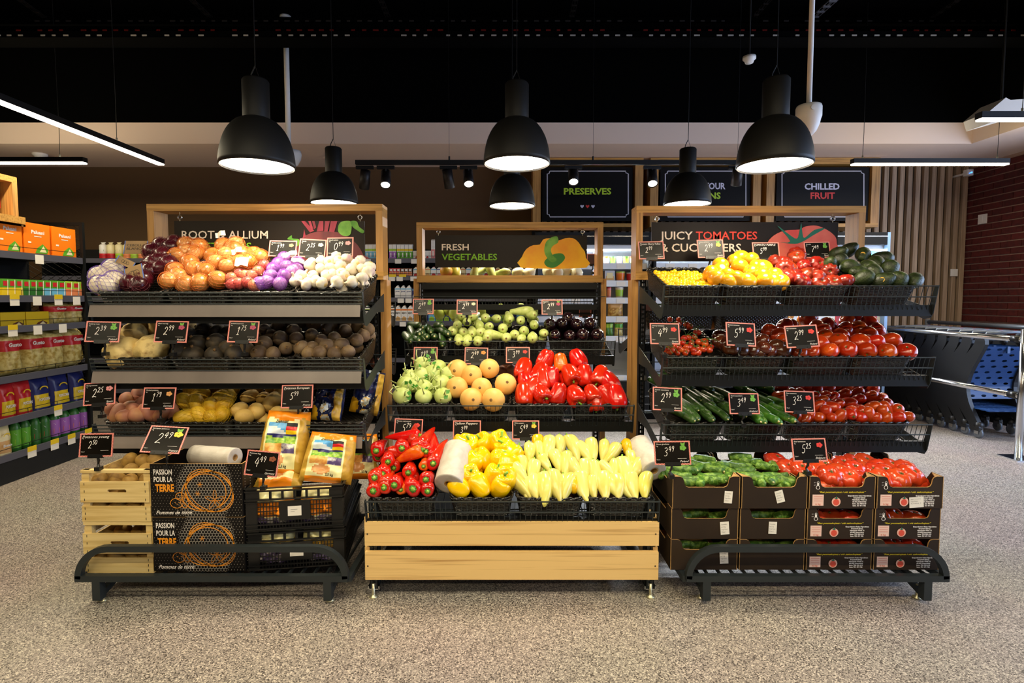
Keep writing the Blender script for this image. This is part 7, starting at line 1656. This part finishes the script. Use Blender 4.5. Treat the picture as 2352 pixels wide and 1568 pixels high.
# ------------------------------------------------------------------ trolleys and rails
pm('trolley_black', '#1b1b1c', .4); pm('trolley_blue', '#1f4276', .4); pm('trolley_grey', '#6a7078', .35, .3)
TX0, TW = 4.29, .46
S_ = [(0, .93), (-.02, .86), (.05, .72), (.12, .58), (.15, .45), (.12, .32), (.05, .2), (0, .12), (.0, .07)]
Lf = [(a, b) for a, b in cm2([(p[0], p[1], 0) for p in S_], 3)]
wd = lambda z: .10 + .075 * math.sin(min(max((z - .1) / .8, 0), 1) * 3.14)
out = Lf + [(a + wd(b), b) for a, b in Lf[::-1]]
tm = {}
for i, x in enumerate((0, TW - .02)): tm['side_panel', i] = MB().prism(out, x - .012, x + .024, lambda a, b, d: (d, a, b)).mesh('side_panel', ['trolley_black'])
def front_plate():
    M = MB(); nx, nz = 4, 9; w = TW - .04
    def y(z): 
        for (a0, b0), (a1, b1) in zip(Lf, Lf[1:]):
            if b0 >= z >= b1: return a0 + (a1 - a0) * (b0 - z) / max(b0 - b1, 1e-6) + .02
        return .02
    for j in range(nz):
        for i in range(nx):
            off = .5 if j % 2 else 0
            x0, x1 = .02 + w * i / nx, .02 + w * (i + 1) / nx; z0, z1 = .34 + .5 * j / nz, .34 + .5 * (j + 1) / nz; n = 12; I, O = [], []
            cx, cz = (x0 + x1) / 2 + (.018 if j % 2 else -.018), (z0 + z1) / 2
            for k in range(n):
                a = 2 * math.pi * k / n; ca, sa = math.cos(a), math.sin(a); I.append((cx + .024 * ca, cz + .011 * sa)); q = min((x1 - x0) / 2 / max(abs(ca), 1e-6), (z1 - z0) / 2 / max(abs(sa), 1e-6)); O.append(((x0 + x1) / 2 + q * ca, cz + q * sa))
            for X, Z in ((x1, z1), (x0, z1), (x0, z0), (x1, z0)):
                m = min(range(n), key=lambda k: (O[k][0] - X) ** 2 + (O[k][1] - Z) ** 2); O[m] = (X, Z)
            P_ = [(a, y(b), b) for a, b in I] + [(a, y(b), b) for a, b in O]; M.add(P_, [(n + k, n + (k + 1) % n, (k + 1) % n, k) for k in range(n)])
    M.box(w / 2 + .005, w / 2 + .03, y(.84) - .006, y(.84) + .01, .78, .84)
    return M.mesh('basket_front', ['trolley_blue'], False)
tm['basket_front', 0] = front_plate()
def shelfp():
    M = MB(); 
    for i in range(5):
        M.box(.02 + i * .09, .02 + i * .09 + .05, -.06, .1, .262, .27)
    M.box(.02, TW - .02, -.06, -.03, .26, .272).box(.02, TW - .02, .06, .1, .26, .272).box(.02, TW - .02, -.005, .025, .26, .272); return M.mesh('lower_tray', ['trolley_blue'])
tm['lower_tray', 0] = shelfp()
tm['handle', 0] = MB().tube([(.02, .02, .93), (.0, -.02, .965), (TW / 2, -.05, .975), (TW, -.02, .965), (TW - .02, .02, .93)], .013, 8).mesh('handle', ['trolley_grey'], True)
tm['logo', 0] = MB().lathe([(.001, 0), (.014, 0)], 10, Matrix.Translation((TW / 2, -.045, .99))).lathe([(.001, .002), (.014, .002)], 10, Matrix.Translation((TW * .25, -.035, .985))).mesh('logo', ['p_red'])
tm['basket_rim', 0] = MB().tube([(.03, .03, .9), (TW - .03, .03, .9), (TW - .03, .5, .94), (.03, .5, .94)], .01, 6, True).mesh('basket_rim', ['trolley_black'])
for i, x in enumerate((.015, TW - .015)):
    tm['wheel', i] = MB().lathe([(.001, -.014), (.03, -.014), (.044, -.01), (.046, 0), (.044, .01), (.03, .014), (.001, .014)], 18, Matrix.Translation((x, .03, .046)) @ Matrix.Rotation(R(90), 4, 'Y')).mesh('wheel', ['trolley_grey'], True)
    tm['fork', i] = MB().box(x - .022, x - .016, .01, .05, .04, .11).box(x + .016, x + .022, .01, .05, .04, .11).mesh('fork', ['steel'])
    tm['bumper', i] = MB().lathe([(.001, -.035), (.025, -.03), (.035, 0), (.025, .03), (.001, .035)], 14, Matrix.Translation((x, .025, .12)) @ Matrix.Rotation(R(90), 4, 'Y')).mesh('bumper', ['trolley_black'], True)
order = ('nearest the camera, blue front showing', 'second in the nested row', 'third in the nested row', 'fourth in the nested row', 'fifth in the nested row', 'sixth in the nested row', 'seventh in the nested row', 'eighth in the nested row', 'last in the nested row')
for k in range(9):
    t = thing('basket_trolley', (TX0, 4.8 + k * .14, 0), 'black and blue plastic basket trolley, ' + order[k], 'trolley', 'nested basket trolleys')
    for (n, i), me in tm.items(): link(n, me, t, Matrix.Identity(4))
def rails(X, Y0, Y1, zs_, label, mat='steel', r_=.022):
    t = thing('guard_rail', (X, Y0, 0), label, 'guard rail', 'chrome guard rails')
    for y in (Y0, Y1):
        MB().tube([(X, y, 0), (X, y, 1.03)], .026, 16).build('post', mat, t, True)
        MB().box(X - .09, X + .09, y - .09, y + .09, 0, .01).build('base_plate', mat, t)
    for z in zs_:
        MB().tube([(X, Y0, z), (X, Y1, z)], r_, 12).build('rail', mat, t, True)
        MB().tube([(X, Y0 + .03, z), (X, Y0 + .1, z)], r_ * 1.35, 12).build('clamp', 'black_plastic', t, True)
rails(4.07, 4.2, 6.3, (.95, .5), 'chrome guard rail with a round post in front of the trolleys')
rails(4.95, 4.3, 6.3, (1.0, .55), 'darker guard rail behind the trolleys', 'trolley_grey')
